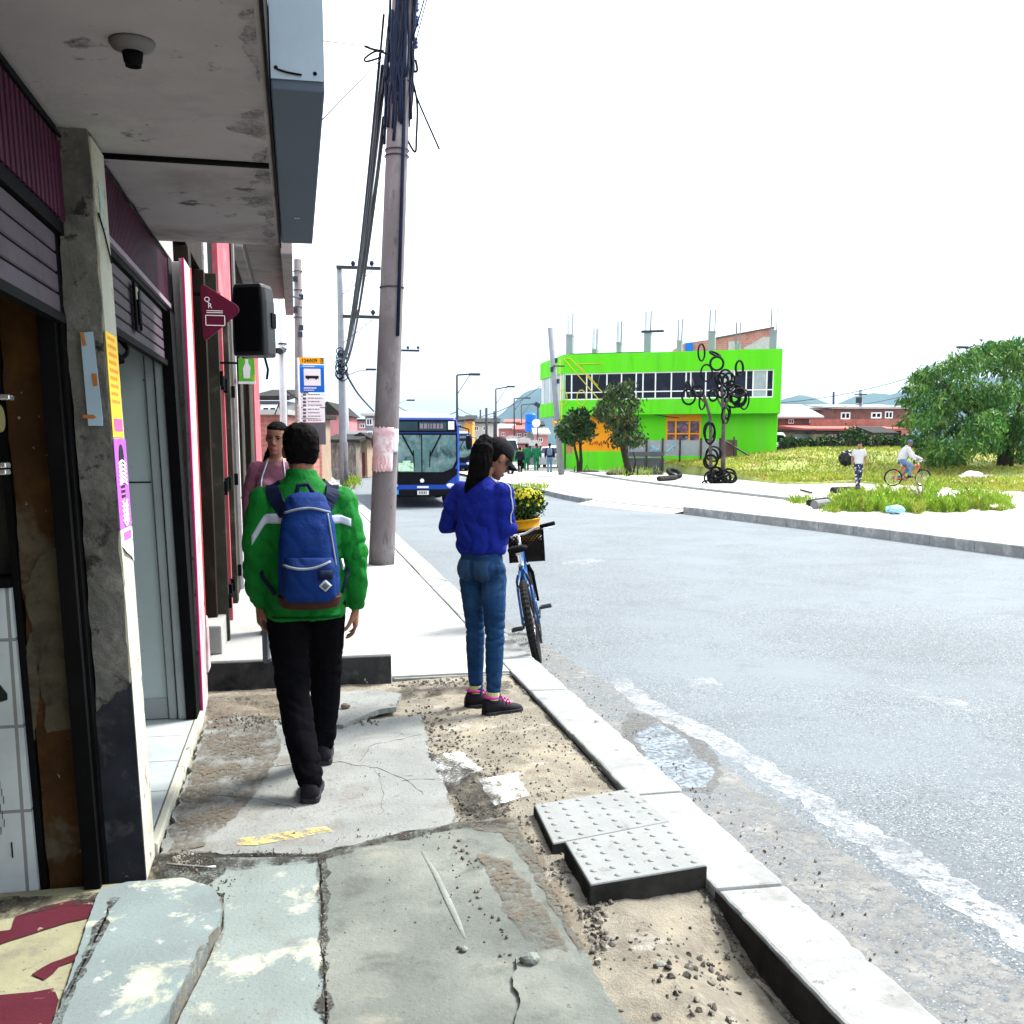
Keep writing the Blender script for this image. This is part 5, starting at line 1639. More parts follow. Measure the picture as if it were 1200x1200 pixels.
# brick building rising behind the roof
rb = AD(850, HOR, 80)
RBm = m2(Vector((rb.x, rb.y, 0)), -YAW)
e = thing('brick_building', 'pink brick upper storey with sloping top behind the green roof', 'building', (rb.x, rb.y, 0))
m_brickp = brick_mat('pink_brick', (.38, .15, .13), (.34, .12, .10), (.38, .3, .28), 1, .4, .16, 'XZ')
zl = lambda py, D: EYE + (HOR - py) / FPX * D
def hx(px, D, c): return (px - c) / FPX * D / 1.0
b = MB(RBm); b.prism([(hx(800, 80, 850), 0, 0), (hx(902, 80, 850), 0, 0), (hx(902, 80, 850), 0, zl(389, 80)), (hx(836, 80, 850), 0, zl(401, 80)), (hx(800, 80, 850), 0, zl(406, 80))], (0, 6, 0)); b.build('wall', m_brickp, e)
b = MB(RBm); b.prism([(hx(836, 80, 850), -.1, zl(401, 80)), (hx(902, 80, 850), -.1, zl(389, 80)), (hx(902, 80, 850), -.1, zl(387.6, 80)), (hx(836, 80, 850), -.1, zl(399.5, 80))], (0, 6.2, 0)); b.build('roof_edge', mat('dark_roof_edge', (.10, .05, .06), .8, .2, 3), e)
b = MB(RBm)
b.box(hx(850, 80, 850), -.06, zl(416, 80), hx(864, 80, 850), -.005, zl(404, 80)); b.prism([(hx(868, 80, 850), -.05, zl(411, 80)), (hx(890, 80, 850), -.05, zl(399, 80)), (hx(899, 80, 850), -.05, zl(399, 80)), (hx(899, 80, 850), -.05, zl(413, 80)), (hx(868, 80, 850), -.05, zl(413, 80))], (0, .04, 0)); b.build('white_patch', m_pwhite, e)
b = MB(RBm); b.box(hx(801, 80, 850), -.3, zl(416, 80), hx(809, 80, 850), -.005, zl(406, 80)); b.build('blue_tank', m_sblue, e)

# corrugated fence before it
fe = AD(805, HOR, 57)
FM = m2(Vector((fe.x, fe.y, 0)), -YAW + R(-4))
fn = thing('sheet_fence', 'patchwork grey sheet metal fence with faint graffiti before the green wall', 'fence', (fe.x, fe.y, 0))
m_fs = mat('grey_fence_sheet', (.22, .245, .27), .7, .15, 1.5, .1, 20, layers=(((.24, .26, .28), 2, .5, .7), ((.45, .49, .52), 3, .6, .7)))
xs = [736, 758.5, 777, 797, 821, 843]
for k, (pa_, pc_) in enumerate(zip(xs, xs[1:])):
    b = MB(FM); ribs = []
    x0_, x1_ = hx(pa_, 57, 805) + .04, hx(pc_, 57, 805) - .04
    z0_, z1_ = zl(536 if k < 2 else 534, 57), zl(515.5 + (k % 2) * .6, 57)
    n = 10
    for i in range(n):
        xa = x0_ + (x1_ - x0_) * i / n; xb = x0_ + (x1_ - x0_) * (i + 1) / n
        b.prism([(xa, 0, z0_), (xb, 0, z0_), (xb, 0, z1_), (xa, 0, z1_)], (0, .02 + .03 * (i % 2), 0))
    pn = b.build('sheet_panel', m_fs, fn)
    if k in (1, 2):
        b = MB(FM); rr = random.Random(k)
        for q in range(5): b.tube([((x0_ + x1_) / 2 + rr.uniform(-.3, .3), -.02, (z0_ + z1_) / 2 + rr.uniform(-.25, .25)) for _ in range(3)], .03, 4)
        b.build('graffito', mat('faded_graffiti', (.22, .38, .44) , .7, .2, 4, 0), pn)
for px in xs:
    b = MB(FM); x = hx(px, 57, 805); b.box(x - .05, -.08, -.1, x + .05, .06, zl(513.5, 57)); b.build('fence_post', m_olive, fn)
b = MB(FM); b.box(hx(738, 57, 805), .02, -.1, hx(779, 57, 805), .06, zl(536.5, 57)); b.box(hx(738, 57, 805), -.1, zl(534, 57), hx(779, 57, 805), -.085, zl(529.5, 57)); b.build('rail', mat('dark_fence_rail', (.07, .075, .08), .8, .2, 3), fn)
b = MB(FM); b.box(hx(845, 57, 805), .1, -.1, hx(863, 57, 805), .3, zl(515.5, 57)); b.build('brown_panel', mat('rust_brown_board', (.10, .06, .055), .8, .3, 2), fn)
b = MB(FM); b.tube([(hx(848, 57, 805), -.2, zl(517, 57)), (hx(878, 57, 805), -.2, zl(535, 57))], .06, 5); b.tube([(hx(858.5, 57, 805), -.15, -.1), (hx(858.5, 57, 805), -.15, zl(512, 57))], .05, 5); b.build('prop', m_olive, fn)
# ------------------------------------------------------------------ vegetation
def leaf_mat(name, c, c2, vs=1.5, rough=.6):
    m = mat(name, c, rough, .45, vs, 0, layers=((c2, vs * 2.3, .5, .68, 3),))
    return m
def leaves(name, m, parent, blobs, n, size, seed, droop=0., aspect=2.2, shell=.45):
    """leaf-sized faces scattered through ellipsoid clumps: (centre, radii, weight)"""
    rnd = np.random.default_rng(seed)
    wts = np.array([b_[2] for b_ in blobs]); wts = wts / wts.sum()
    idx = rnd.choice(len(blobs), n, p=wts)
    C = np.array([tuple(b_[0]) for b_ in blobs])[idx]; Rr = np.array([b_[1] for b_ in blobs])[idx]
    d = rnd.normal(size=(n, 3)); d /= np.linalg.norm(d, axis=1)[:, None]
    rad = (shell + (1 - shell) * rnd.random(n)) ** .6
    P_ = C + d * Rr * rad[:, None] + rnd.normal(size=(n, 3)) * Rr * .16
    P_[:, 2] -= droop * rnd.random(n) * Rr[:, 2]
    t = rnd.normal(size=(n, 3)) + d * .5; t[:, 2] -= droop * 3; t /= np.linalg.norm(t, axis=1)[:, None]
    q = rnd.normal(size=(n, 3)); s_ = np.cross(t, q); s_ /= np.linalg.norm(s_, axis=1)[:, None]
    L = size * (.6 + .8 * rnd.random(n))[:, None]; W = L / aspect
    a = P_ - t * L * .5; b_ = P_ + s_ * W * .5; c_ = P_ + t * L * .5; e_ = P_ - s_ * W * .5
    off = np.array(world_loc(parent)) if parent else np.zeros(3)
    V = np.stack([a, b_, c_, e_], 1).reshape(-1, 3) - off
    me = bpy.data.meshes.new(name)
    me.vertices.add(4 * n); me.vertices.foreach_set('co', V.astype(np.float32).ravel())
    me.loops.add(4 * n); me.loops.foreach_set('vertex_index', np.arange(4 * n, dtype=np.int32))
    me.polygons.add(n); me.polygons.foreach_set('loop_start', np.arange(0, 4 * n, 4, dtype=np.int32)); me.polygons.foreach_set('loop_total', np.full(n, 4, dtype=np.int32))
    me.update(); me.validate()
    return link(name, me, m, parent)
m_bark = mat('dark_bark', (.03, .023, .018), .95, .3, 6, .6, 30)
m_leaf_dk = leaf_mat('dark_tree_leaves', (.014, .040, .009), (.060, .095, .020), 1.6)
m_leaf_md = leaf_mat('mid_tree_leaves', (.020, .040, .011), (.10, .13, .035), 1.3)
m_leaf_wl = leaf_mat('willowy_leaves', (.040, .115, .020), (.17, .28, .055), .55)
def tree(name, label, base, trunk, blobs, n, size, seed, m, droop=0., group=None, limbs=(), aspect=2.2, shell=.4):
    e = thing(name, label, 'tree', tuple(base), group)
    b = MB()
    for pts, r in trunk: b.tube(pts, r, 8)
    b.build('trunk', m_bark, e, smooth=True)
    if limbs:
        b = MB()
        for pts, r in limbs: b.tube(pts, r, 6)
        b.build('limb', m_bark, e, smooth=True)
    leaves('crown', m, e, blobs, n, size, seed, droop, aspect, shell)
    return e
def TY(Y):
    return lambda px, py, dy=0: AY(px, py, Y + dy)
# two street trees before the green building
Y = 50
T = TY(Y)
bs_ = T(677, 552)
rnd = random.Random(31)
bl = [(T(px, py, rnd.uniform(-.8, .8)), (r * .042, .9, r * .040), r) for px, py, r in ((662, 500, 9), (672, 488, 9), (683, 492, 9), (676, 505, 10), (686, 510, 9), (665, 512, 8), (670, 516, 7), (682, 484, 6), (690, 500, 7), (659, 507, 6))]
tree('street_tree', 'small round dark tree with forked thin trunk before the orange panel', bs_, [([T(678, 553), T(677, 540), T(673, 522), T(672, 505)], [.09, .07, .06, .04]), ([T(680, 553), T(681, 540), T(680, 520), T(681, 500)], [.11, .09, .07, .04])], bl, 1900, .24, 3, m_leaf_dk, limbs=[([T(673, 553), T(674, 546)], [.03, .02]), ([T(684, 553), T(688, 545), T(690, 552)], [.02, .02, .02])], shell=.2)
Y = 48
T = TY(Y)
bl = [(T(px, py, rnd.uniform(-1, 1)), (r * .040, 1.1, r * .046), r) for px, py, r in ((718, 456, 9), (733, 452, 9), (716, 468, 11), (732, 466, 12), (743, 470, 8), (705, 476, 8), (722, 482, 13), (738, 482, 12), (728, 497, 12), (742, 497, 8), (716, 496, 8), (734, 510, 10), (722, 514, 8), (748, 512, 8), (708, 486, 7), (744, 516, 7), (700, 481, 5))]
tree('street_tree', 'taller drooping tree with crooked single trunk in a weedy bed before the green building', T(742, 556), [([T(738, 557), T(735, 545), T(730, 525), T(727, 505), T(726, 475)], [.20, .17, .14, .12, .05]), ([T(730, 525), T(722, 508), T(716, 490)], [.10, .07, .03])], bl, 2700, .26, 4, m_leaf_md, droop=.5, aspect=3, limbs=[([T(742, 556), T(745, 540), T(742, 530)], [.05, .04, .02]), ([T(747, 556), T(748, 545)], [.04, .02])], shell=.15)
def stuff(o): return tag(o, kind='stuff')
# big willowy tree at the right
Y = 42
T = TY(Y)
bl = []
rnd = random.Random(17)
spec = [(1100, 440, 20), (1125, 425, 20), (1150, 418, 18), (1175, 425, 20), (1195, 420, 18), (1215, 430, 20), (1085, 465, 17), (1110, 465, 22), (1140, 455, 22), (1165, 460, 20), (1195, 455, 22), (1222, 462, 22),
        (1075, 490, 13), (1095, 492, 18), (1120, 495, 20), (1150, 492, 20), (1180, 490, 20), (1210, 495, 22), (1085, 515, 15), (1105, 522, 15), (1130, 520, 15), (1160, 515, 16), (1190, 520, 18), (1225, 520, 20), (1095, 537, 10), (1115, 538, 9), (1200, 540, 12), (1235, 445, 22), (1240, 490, 24), (1074, 455, 6), (1070, 472, 6), (1066, 498, 5), (1112, 428, 6), (1136, 416, 5), (1165, 406, 6), (1190, 404, 6), (1090, 436, 7), (1074, 520, 7), (1110, 545, 5), (1084, 532, 6), (1155, 475, 16), (1080, 445, 10), (1180, 412, 12), (1160, 410, 8)]
for px, py, r in spec:
    bl.append((T(px + rnd.uniform(-4, 4), py + rnd.uniform(-4, 4), rnd.uniform(-2.4, 2.4)), (r * rnd.uniform(.032, .042), 1.2, r * rnd.uniform(.028, .038)), r))
tr = [([T(1176, 561), T(1178, 540), T(1180, 515), T(1172, 480), T(1160, 450)], [.42, .36, .32, .2, .08]), ([T(1180, 515), T(1195, 480), T(1205, 440)], [.25, .16, .06])]
lm = [([T(1178, 530), T(1150, 500, .5), T(1120, 470, .5), T(1105, 450, .3)], [.16, .12, .08, .04]), ([T(1179, 520), T(1215, 495, -.5), T(1235, 470, -.8)], [.14, .1, .05]), ([T(1174, 500), T(1140, 470, -1), T(1125, 440, -1)], [.12, .08, .04])]
tree('willowy_tree', 'big bushy green tree with hanging foliage at the right edge of the grass lot', T(1176, 561), tr, bl, 25000, .24, 5, m_leaf_wl, droop=.55, limbs=lm, aspect=3.2, shell=.25)

# grass lot rising behind the plaza
m_grassbase = mat('grass_ground', (.17, .20, .055), .95, .3, .5, .4, 6, layers=(((.28, .25, .11), .35, .48, .65), ((.11, .16, .03), .9, .52, .68)))
def lot_h(u, t):        # u column 0..1, t depth 0..1
    k = max(0, min(1, t)); s = k * k * (3 - 2 * k)
    top = .55 + .75 * max(0, min(1, (u - .1) / .25))
    return s * top
cols, rows = 80, 26
pxa, pxb = 748, 1300
vs, fs = [], []
def front_py(px):
    return np.interp(px, [748, 780, 860, 915, 960, 1000, 1090, 1130, 1180, 1300], [549, 553, 561, 567, 567, 566, 570, 572, 575, 582])
def lot_pt(px, t):
    g = G(px, float(front_py(px)), 0)
    d0 = g.xy.dot(Vector((math.sin(YAW), math.cos(YAW))))
    D = d0 + (63.5 - d0) * t
    p = AD(px, HOR, D)
    u = (px - pxa) / (pxb - pxa)
    z = lot_h(u, (D - 38) / 22.0) + .10 * noise.noise(Vector((p.x * .35, p.y * .35, 0))) + .05 * noise.noise(Vector((p.x, p.y, 3))) + .03 * min(1, t * 6)
    return Vector((p.x, p.y, z if t > 0 else -.03))
for j in range(rows + 1):
    for i in range(cols + 1):
        vs.append(lot_pt(pxa + (pxb - pxa) * i / cols, j / rows))
for j in range(rows):
    for i in range(cols):
        a = j * (cols + 1) + i
        fs.append((a, a + 1, a + cols + 2, a + cols + 1))
tag(pydata('grass_lot', vs, fs, m_grassbase, smooth=True), kind='structure')
m_grass_y = leaf_mat('yellow_green_grass', (.26, .31, .035), (.40, .31, .09), .35)
m_grass_g = leaf_mat('fresh_green_weeds', (.18, .29, .025), (.34, .35, .06), .8)
def blades(name, m, pts, seed, h0, h1, w):
    rnd = np.random.default_rng(seed)
    P_ = np.array([tuple(p) for p in pts]); n = len(P_)
    a = rnd.random(n) * 2 * PI; h = h0 + (h1 - h0) * rnd.random(n) ** 1.6
    side = np.stack([np.cos(a), np.sin(a), np.zeros(n)], 1) * (w * (.6 + .8 * rnd.random(n)))[:, None]
    lean = rnd.normal(size=(n, 3)) * .35 * h[:, None]; lean[:, 2] = h
    V = np.stack([P_ - side, P_ + side, P_ + side * .5 + lean * .6, P_ + lean * np.array([1.3, 1.3, 1]), P_ - side * .5 + lean * .6], 1).reshape(-1, 3)
    me = bpy.data.meshes.new(name)
    me.vertices.add(5 * n); me.vertices.foreach_set('co', V.astype(np.float32).ravel())
    me.loops.add(5 * n); me.loops.foreach_set('vertex_index', np.arange(5 * n, dtype=np.int32))
    me.polygons.add(n); me.polygons.foreach_set('loop_start', np.arange(0, 5 * n, 5, dtype=np.int32)); me.polygons.foreach_set('loop_total', np.full(n, 5, dtype=np.int32))
    me.update(); me.validate()
    return stuff(link(name, me, m))
rnd = random.Random(41)
pts = []
while len(pts) < 34000:
    px = rnd.uniform(pxa + 2, 1240); t = rnd.random() ** 1.3
    p = lot_pt(px, max(.004, t))
    if noise.noise(Vector((p.x * .3, p.y * .3, 7))) < -.28 and rnd.random() < .7: continue
    pts.append(p - Vector((0, 0, .02)))
blades('grass', m_grass_y, pts, 1, .05, .18, .035)
# weedy mound on the plaza
MC = [(985, 594, 20, 9), (1005, 587, 26, 14), (1030, 580, 22, 15), (1060, 584, 24, 12), (1095, 575, 24, 16), (1125, 585, 24, 12), (1150, 590, 22, 9), (1172, 596, 14, 5), (1040, 593, 40, 8), (1100, 594, 40, 8)]
pts = []
for px, py, sx_, sy_ in MC:
    for k in range(int(sx_ * 110)):
        gx = px + rnd.gauss(0, sx_ * .5); lim = 600 + 5 * noise.noise(Vector((gx * .06, 0, 0))) - max(0, (gx - 1120) * .05)
        gy = lim - abs(rnd.gauss(0, 9)) ; gy = max(577, gy)
        p = G(gx, gy, 0)
        hh = max(0, (603 - py) / 30) * math.exp(-((gx - px) / sx_) ** 2) * (.5 + .5 * noise.noise(Vector((gx * .11, gy * .11, 0))))
        pts.append(Vector((p.x, p.y, hh * rnd.random() - .02)))
blades('weeds', m_grass_g, pts, 2, .04, .15, .02)
pts = []
for k in range(600):
    p = G(rnd.uniform(600, 642), rnd.uniform(569, 577), -.04); pts.append(Vector((p.x, p.y, -.06)))
for k in range(700):
    p = G(rnd.gauss(742, 14), rnd.gauss(555, 2.4), 0); pts.append(Vector((p.x, p.y, .03 + .25 * rnd.random() ** 2)))
for k in range(160):
    p = G(rnd.gauss(940, 9), rnd.gauss(588, 1.5), 0); pts.append(p)
for k in range(500):
    p = G(rnd.gauss(412, 5), rnd.gauss(565, 3), 0); pts.append(p)
blades('weeds', m_grass_g, pts, 3, .06, .28, .025)
p = G(740, 556, 0)
b = MB(); b.lathe([(1.3, -.05), (1.2, .10), (.9, .22), (.3, .28)], (p.x, p.y + .4, 0), 18); b.box(p.x - 1.5, p.y - .75, -.03, p.x + 1.5, p.y - .55, .12)
tag(b.build('tree_bed', mat('dark_planting_soil', (.055, .05, .04), .95, .3, 4, .6, 12), smooth=False), 'dark weedy earth bed round the crooked street tree', 'planting bed')
p = G(686, 553, 0)
b = MB(); b.lathe([(.9, -.05), (.8, .07), (.2, .12)], (p.x, p.y + .2, 0), 14)
tag(b.build('tree_bed', MATS['dark_planting_soil']), 'low earth bed with stick edging under the small round tree', 'planting bed')

# hedge and shacks behind the lot
for k, (px, py, w_, h_, D) in enumerate(((925, 520, 14, 8, 64), (948, 521, 14, 7, 64), (972, 519, 15, 9, 64), (998, 513, 12, 13, 66), (1012, 517, 13, 10, 64), (1035, 519, 13, 9, 64), (1058, 518, 12, 10, 63))):
    c = AD(px, py, D)
    e = thing('bush', ('leftmost dark bush by the green wall in the hedge row', 'second dark bush in the hedge row from the green wall', 'third dark bush in the hedge row, below the flat shack roofs', 'tallest dark bush of the hedge row behind the walking woman', 'dark bush just right of the tallest bush of the hedge row', 'dark bush between the walking woman and the cyclist in the hedge row', 'rightmost dark bush behind the head of the cyclist')[k], 'bush', (c.x, c.y, .9), 'dark bushes along the back of the lot')
    leaves('foliage', m_leaf_dk, e, [(c + Vector((rnd.uniform(-.4, .4), 0, rnd.uniform(-.1, .1))), (w_ * D / FPX * .8, .7, h_ * D / FPX * .9), 1) for _ in range(3)], 900, .22, k, 0, 2, .1)
    b = MB(); b.tube([Vector((c.x, c.y, .5)), Vector((c.x, c.y, c.z))], .08, 6); b.build('stem', m_bark, e)

# ------------------------------------------------------------------ houses
m_roof_pale = mat('pale_sheet_roof', (.34, .33, .32), .6, .12, .6, .1, 6)
m_roof_red = mat('pink_red_roof', (.30, .085, .07), .8, .15, .8, .1, 6)
m_brick_r = brick_mat('red_brick', (.17, .065, .055), (.145, .052, .045), (.15, .09, .075), 1, .4, .16, 'XZ')
m_brick_s = brick_mat('salmon_brick', (.32, .105, .08), (.28, .09, .07), (.33, .19, .16), 1, .4, .16, 'XZ')
m_dkgap = mat('dark_shade_board', (.022, .02, .019), .9, .3, 2)
m_housew = mat('white_house_wall', (.40, .40, .40), .85, .1, 1, .1, 12)
m_housep = mat('pink_house_wall', (.42, .17, .18), .85, .12, 1, .1, 12)
m_houseo = mat('orange_house_wall', (.48, .22, .04), .85, .12, 1, .1, 12)
m_houseb = mat('beige_house_wall', (.25, .19, .14), .85, .15, 1, .1, 12)
m_houseg = mat('grey_house_wall', (.16, .165, .18), .85, .15, 1, .1, 12)
def house(name, label, x0, x1, ytop, D, wall, roof=None, depth=6, roof_over=.25, slope=0., wins=(), door=None, cat='house', zb=-.1, group=None, yr=None, roof_t=.16, pitch=None):
    """front wall seen between photograph columns x0..x1, top at row ytop, at distance D; wins are pixel boxes"""
    c = AD((x0 + x1) / 2, HOR, D)
    e = thing(name, label, cat, (c.x, c.y, 0), group)
    M = m2(Vector((c.x, c.y, 0)), -YAW)
    cx_ = (x0 + x1) / 2
    # scale across the oblique view plane
    k = D / FPX * 1.0
    X0, X1 = (x0 - cx_) * k, (x1 - cx_) * k
    zt_ = EYE + (HOR - ytop) * k
    b = MB(M); b.box(X0, 0, zb, X1, depth, zt_); b.build('wall', wall, e)
    if roof:
        b = MB(M)
        if pitch:
            b.prism([(X0 - roof_over, -.3, zt_ + .002), (X1 + roof_over, -.3, zt_ + .002), ((X0 + X1) / 2, -.3, zt_ + pitch)], (0, depth + .5, 0))
        else:
            zr = slope
            b.hexa([(X0 - roof_over, -.4, zt_ + .002), (X1 + roof_over, -.4, zt_ + .002), (X1 + roof_over, depth + .2, zt_ + .002 + zr), (X0 - roof_over, depth + .2, zt_ + .002 + zr),
                    (X0 - roof_over, -.4, zt_ + roof_t), (X1 + roof_over, -.4, zt_ + roof_t), (X1 + roof_over, depth + .2, zt_ + roof_t + zr), (X0 - roof_over, depth + .2, zt_ + roof_t + zr)])
        b.build('roof', roof, e)
    for (a0, b0, a1, b1) in wins:
        p0 = ((a0 - cx_) * k, EYE + (HOR - b0) * k); p1 = ((a1 - cx_) * k, EYE + (HOR - b1) * k)
        b = MB(M); b.box(p0[0], -.06, p1[1], p1[0], .02, p0[1]); w_ = b.build('window', m_wframe, e)
        b = MB(M); fr_ = min(.12, (p1[0] - p0[0]) * .14)
        mid = (p0[0] + p1[0]) / 2
        b.box(p0[0] + fr_, -.075, p1[1] + fr_, mid - fr_ / 2, -.061, p0[1] - fr_); b.box(mid + fr_ / 2, -.075, p1[1] + fr_, p1[0] - fr_, -.061, p0[1] - fr_); b.build('pane', m_wglass, w_)
    if door:
        a0, b0, a1, b1, dm = door
        p0 = ((a0 - cx_) * k, EYE + (HOR - b0) * k); p1 = ((a1 - cx_) * k, EYE + (HOR - b1) * k)
        b = MB(M); b.box(p0[0], -.05, p1[1], p1[0], .02, p0[1]); b.build('door', dm, e)
    return e
# right side: brick row beyond the lot
house('brick_house', 'long salmon brick house with pale roof in the row beyond the lot', 917, 986, 481, 96, m_brick_s, m_roof_pale, 8, slope=.4)
house('brick_house', 'dark red brick house with two white windows left of the big tree', 975, 1066, 480, 92, m_brick_r, m_roof_pale, 8, slope=.5, wins=((984, 484, 995, 492), (1019, 484, 1031, 491), (1035, 483, 1044, 491)))
house('brick_house', 'low red brick house with sloped white roof against the green wall', 905, 959, 491, 86, m_brick_r, m_roof_pale, 6, slope=1.2, wins=((923, 492, 929, 497), (947, 492, 953, 496)))
house('garden_wall', 'pink rendered wall stretching before the brick houses', 950, 1062, 492, 84, m_brick_s, None, .3, cat='wall')
house('shed', 'shed with flat pink red roof behind the hedge', 945, 1055, 505, 78, m_dkgap, m_roof_red, 7, slope=.35)
house('shed', 'grey board shack below the pink roof left of the walking woman', 953, 980, 509, 73, m_houseb, m_dkgap, 3)
house('shed', 'small shack with white awning right of the tall hedge bush', 1002, 1022, 510, 74, m_dkgap, m_pwhite, 3, slope=-.7)
house('shed', 'weathered plank shack with slanted roof left of the cyclist', 1024, 1046, 510, 72, m_houseb, m_dkgap, 3, slope=.5)
house('shed', 'low dark shack with grey gate beside the green wall', 920, 950, 507, 74, mat('mauve_board', (.16, .10, .10), .9, .3, 2), m_dkgap, 3, door=(929, 509, 948, 518, m_houseg))
# wooden pale fence on the crest
fe = AD(985, HOR, 62)
M = m2(Vector((fe.x, fe.y, 0)), -YAW)
fn = thing('plank_fence', 'low dark weathered plank fence behind the yellow grass', 'fence', (fe.x, fe.y, 0))
b = MB(M); rr = random.Random(9)
x = -5.2
while x < 5.5:
    w_ = rr.uniform(.12, .3); b.box(x, 0, .7, x + w_, .04, 1.55 + rr.uniform(-.25, .25)); x += w_ + rr.uniform(.0, .05)
b.build('planks', m_dkgap, fn)
b = MB(M)
for x in (-5, -3.2, -1.4, .5, 2.2, 4, 5.2): b.box(x, -.08, .4, x + .1, 0, 1.9 + rr.uniform(-.2, .3))
b.build('fence_post', m_olive, fn)
e, a, t = simple_pole((1010, 1008.5), 510, 457, 84, .16, m_pole_lt, 'utility_pole', 'pale concrete pole standing among the brick houses'); e['category'] = 'utility pole'
b = MB(); b.cbox(AY(1006.5, 469, 83.8), (.5, .2, .5)); b.cbox(AY(1008.5, 462, 83.8), (1.2, .1, .1)); b.build('fitting', m_metal_dk, e)
e, a, t = simple_pole((977.5, 977), 490, 459, 120, .16, m_metal_dk, 'utility_pole', 'thin dark pole behind the salmon brick house'); e['category'] = 'utility pole'
e, a, t = simple_pole((1179, 1179), 450, 402, 70, .1, m_metal_dk, 'utility_pole', 'tip of a pole poking above the big willowy tree'); e['category'] = 'utility pole'
a = AY(1138.5, 409, 66)
e = thing('street_lamp', 'street lamp head sticking out above the willowy tree crown', 'street lamp', (a.x, 66, 0))
b = MB(); b.tube([Vector((a.x, 66, 0)), a], .08, 8); b.tube([a, AY(1126, 407, 66)], .05, 6); b.build('pole', m_metal_dk, e)
b = MB(); b.cbox(AY(1128, 407, 66), (.8, .3, .14)); b.build('lamp_head', m_metal_dk, e)
# parked white vehicle behind the green wall
c = AD(912, HOR, 70)
e = thing('parked_van', 'white van mostly hidden behind the right end of the green building', 'van', (c.x, c.y, 0))
M = m2(Vector((c.x, c.y, .55)), -YAW)
b = MB(M); b.rings([[(-1.6, y, .4), (.55, y, .4), (.75, y, 1.2), (.35, y, 1.8 * k), (-1.4, y, 1.85 * k), (-1.6, y, 1.2)] for y, k in ((0, 1), (1.6, 1))]); b.build('body', m_bwhite, e, bevel=.08)
b = MB(M); b.prism([(-.3, -.012, 1.15), (.62, -.012, 1.15), (.33, -.012, 1.62), (-.3, -.012, 1.66)], (0, .02, 0)); b.build('window', m_wglass, e)
b = MB(M); b.lathe([(.1, -.1), (.32, -.1), (.34, 0), (.32, .1), (.1, .1)], (.2, .1, .34), 16, rmat(PI / 2, 0, 0)); b.build('wheel', m_tyre, e)

# left side: houses between the pink building and the leaning pole
house('brick_house', 'brick house with blue framed window behind the woman in the doorway', 300, 338, 487, 34, m_brick_s, m_roof_pale, 6, wins=((308, 476.5, 327, 486),), roof_over=.1)
house('rooftop_shed', 'grey rooftop shed on the brick house with blue glazing', 304, 336, 471, 37, m_houseg, m_dkgap, 3, wins=((307, 475, 328, 485),), roof_over=.2, slope=.4)
house('plank_house', 'grey plank house behind the bus stop sign', 338, 366, 490, 40, m_houseb, m_dkgap, 4)
house('pink_house', 'pink gabled house right of the bus stop sign', 372, 398, 487, 70, m_housep, m_dkgap, 8, slope=.1, pitch=.9)
house('white_house', 'white rendered house with small window behind the slim pole', 398, 440, 505, 66, m_housew, None, 6, wins=((431, 506, 437, 516),))
house('pink_house', 'distant pink house above the white house by the leaning pole', 407, 430, 494, 95, m_housep, m_dkgap, 6, wins=((422, 497, 428, 502),))
house('tower_tank_house', 'narrow grey tower house touching the leaning pole', 428.5, 438, 488, 72, m_houseg, m_roof_pale, 3, wins=((430, 491, 437, 499),))
house('roadside_shack', 'beige roadside shack with dark sloping roof and brown door', 416, 430, 515, 52, m_houseb, m_dkgap, 4, zb=-.1, door=(424.5, 530, 427.5, 557, mat('maroon_door', (.15, .03, .03), .7, .2, 3)), roof_over=.35, slope=.6, pitch=.35)
house('roadside_shack', 'orange shack with blue lower wall next to the leaning pole', 429, 437, 519, 55, m_houseo, m_dkgap, 4, door=(430, 545, 436, 557.5, mat('teal_lower_wall', (.10, .25, .30), .8, .2, 3)))
house('roadside_stall', 'dark cluttered stall with grey tarp roof beside the orange shack', 388, 417, 519, 50, mat('cluttered_dark_boards', (.15, .125, .105), .9, .5, 2.5, .3, 9, stretch=(3, 3, .6), layers=(((.38, .34, .30), 4, .55, .65), ((.03, .03, .03), 3, .55, .65))), m_dkgap, 3, cat='stall', slope=.3)
# centre: far townscape at the end of the road
far = [('pink_house', 'pale pink hillside house behind the kinked street lamp', 582, 602, 503, 130, m_housep, m_roof_pale, ((588, 507, 592, 511),)),
       ('pink_house', 'pink house right of the level armed street lamp', 603, 622, 505, 125, m_housep, m_roof_red, ((606, 508, 611, 512), (614, 508, 619, 512))),
       ('grey_house', 'grey rooftop house with dark openings by the round white sign', 619, 636, 500, 118, m_houseg, m_dkgap, ((622, 504, 627, 508), (629, 504, 634, 508))),
       ('orange_house', 'orange house front just right of the second bus roof', 545, 553.5, 494, 100, m_houseo, m_dkgap, ()),
       ('grey_house', 'pale grey house left of the orange house above the bus', 534, 545, 495, 105, m_housew, m_dkgap, ((537, 498, 541, 503),)),
       ('white_house', 'long white house behind the cap of the woman in blue', 553.5, 583, 497, 112, m_housew, m_dkgap, ((556, 500, 561, 505), (566, 500, 571, 505))),
       ('pink_house', 'pink house below the round sign beside the green corner', 628, 642, 510, 96, m_housep, m_roof_pale, ((631, 513, 636, 518),)),
       ('brick_house', 'far brick house on the slope at the end of the road', 592, 612, 496, 170, m_brick_s, m_roof_red, ()),
       ('white_house', 'far white house on the slope above the pink houses', 611, 632, 497, 165, m_housew, m_roof_red, ((615, 499, 619, 502),))]
for nm, lb, x0_, x1_, yt, D, wl_, rf, wn in far:
    house(nm, lb, x0_, x1_, yt, D, wl_, rf, 7, slope=.6, wins=wn)
b = AD(622, 488.5, 117)
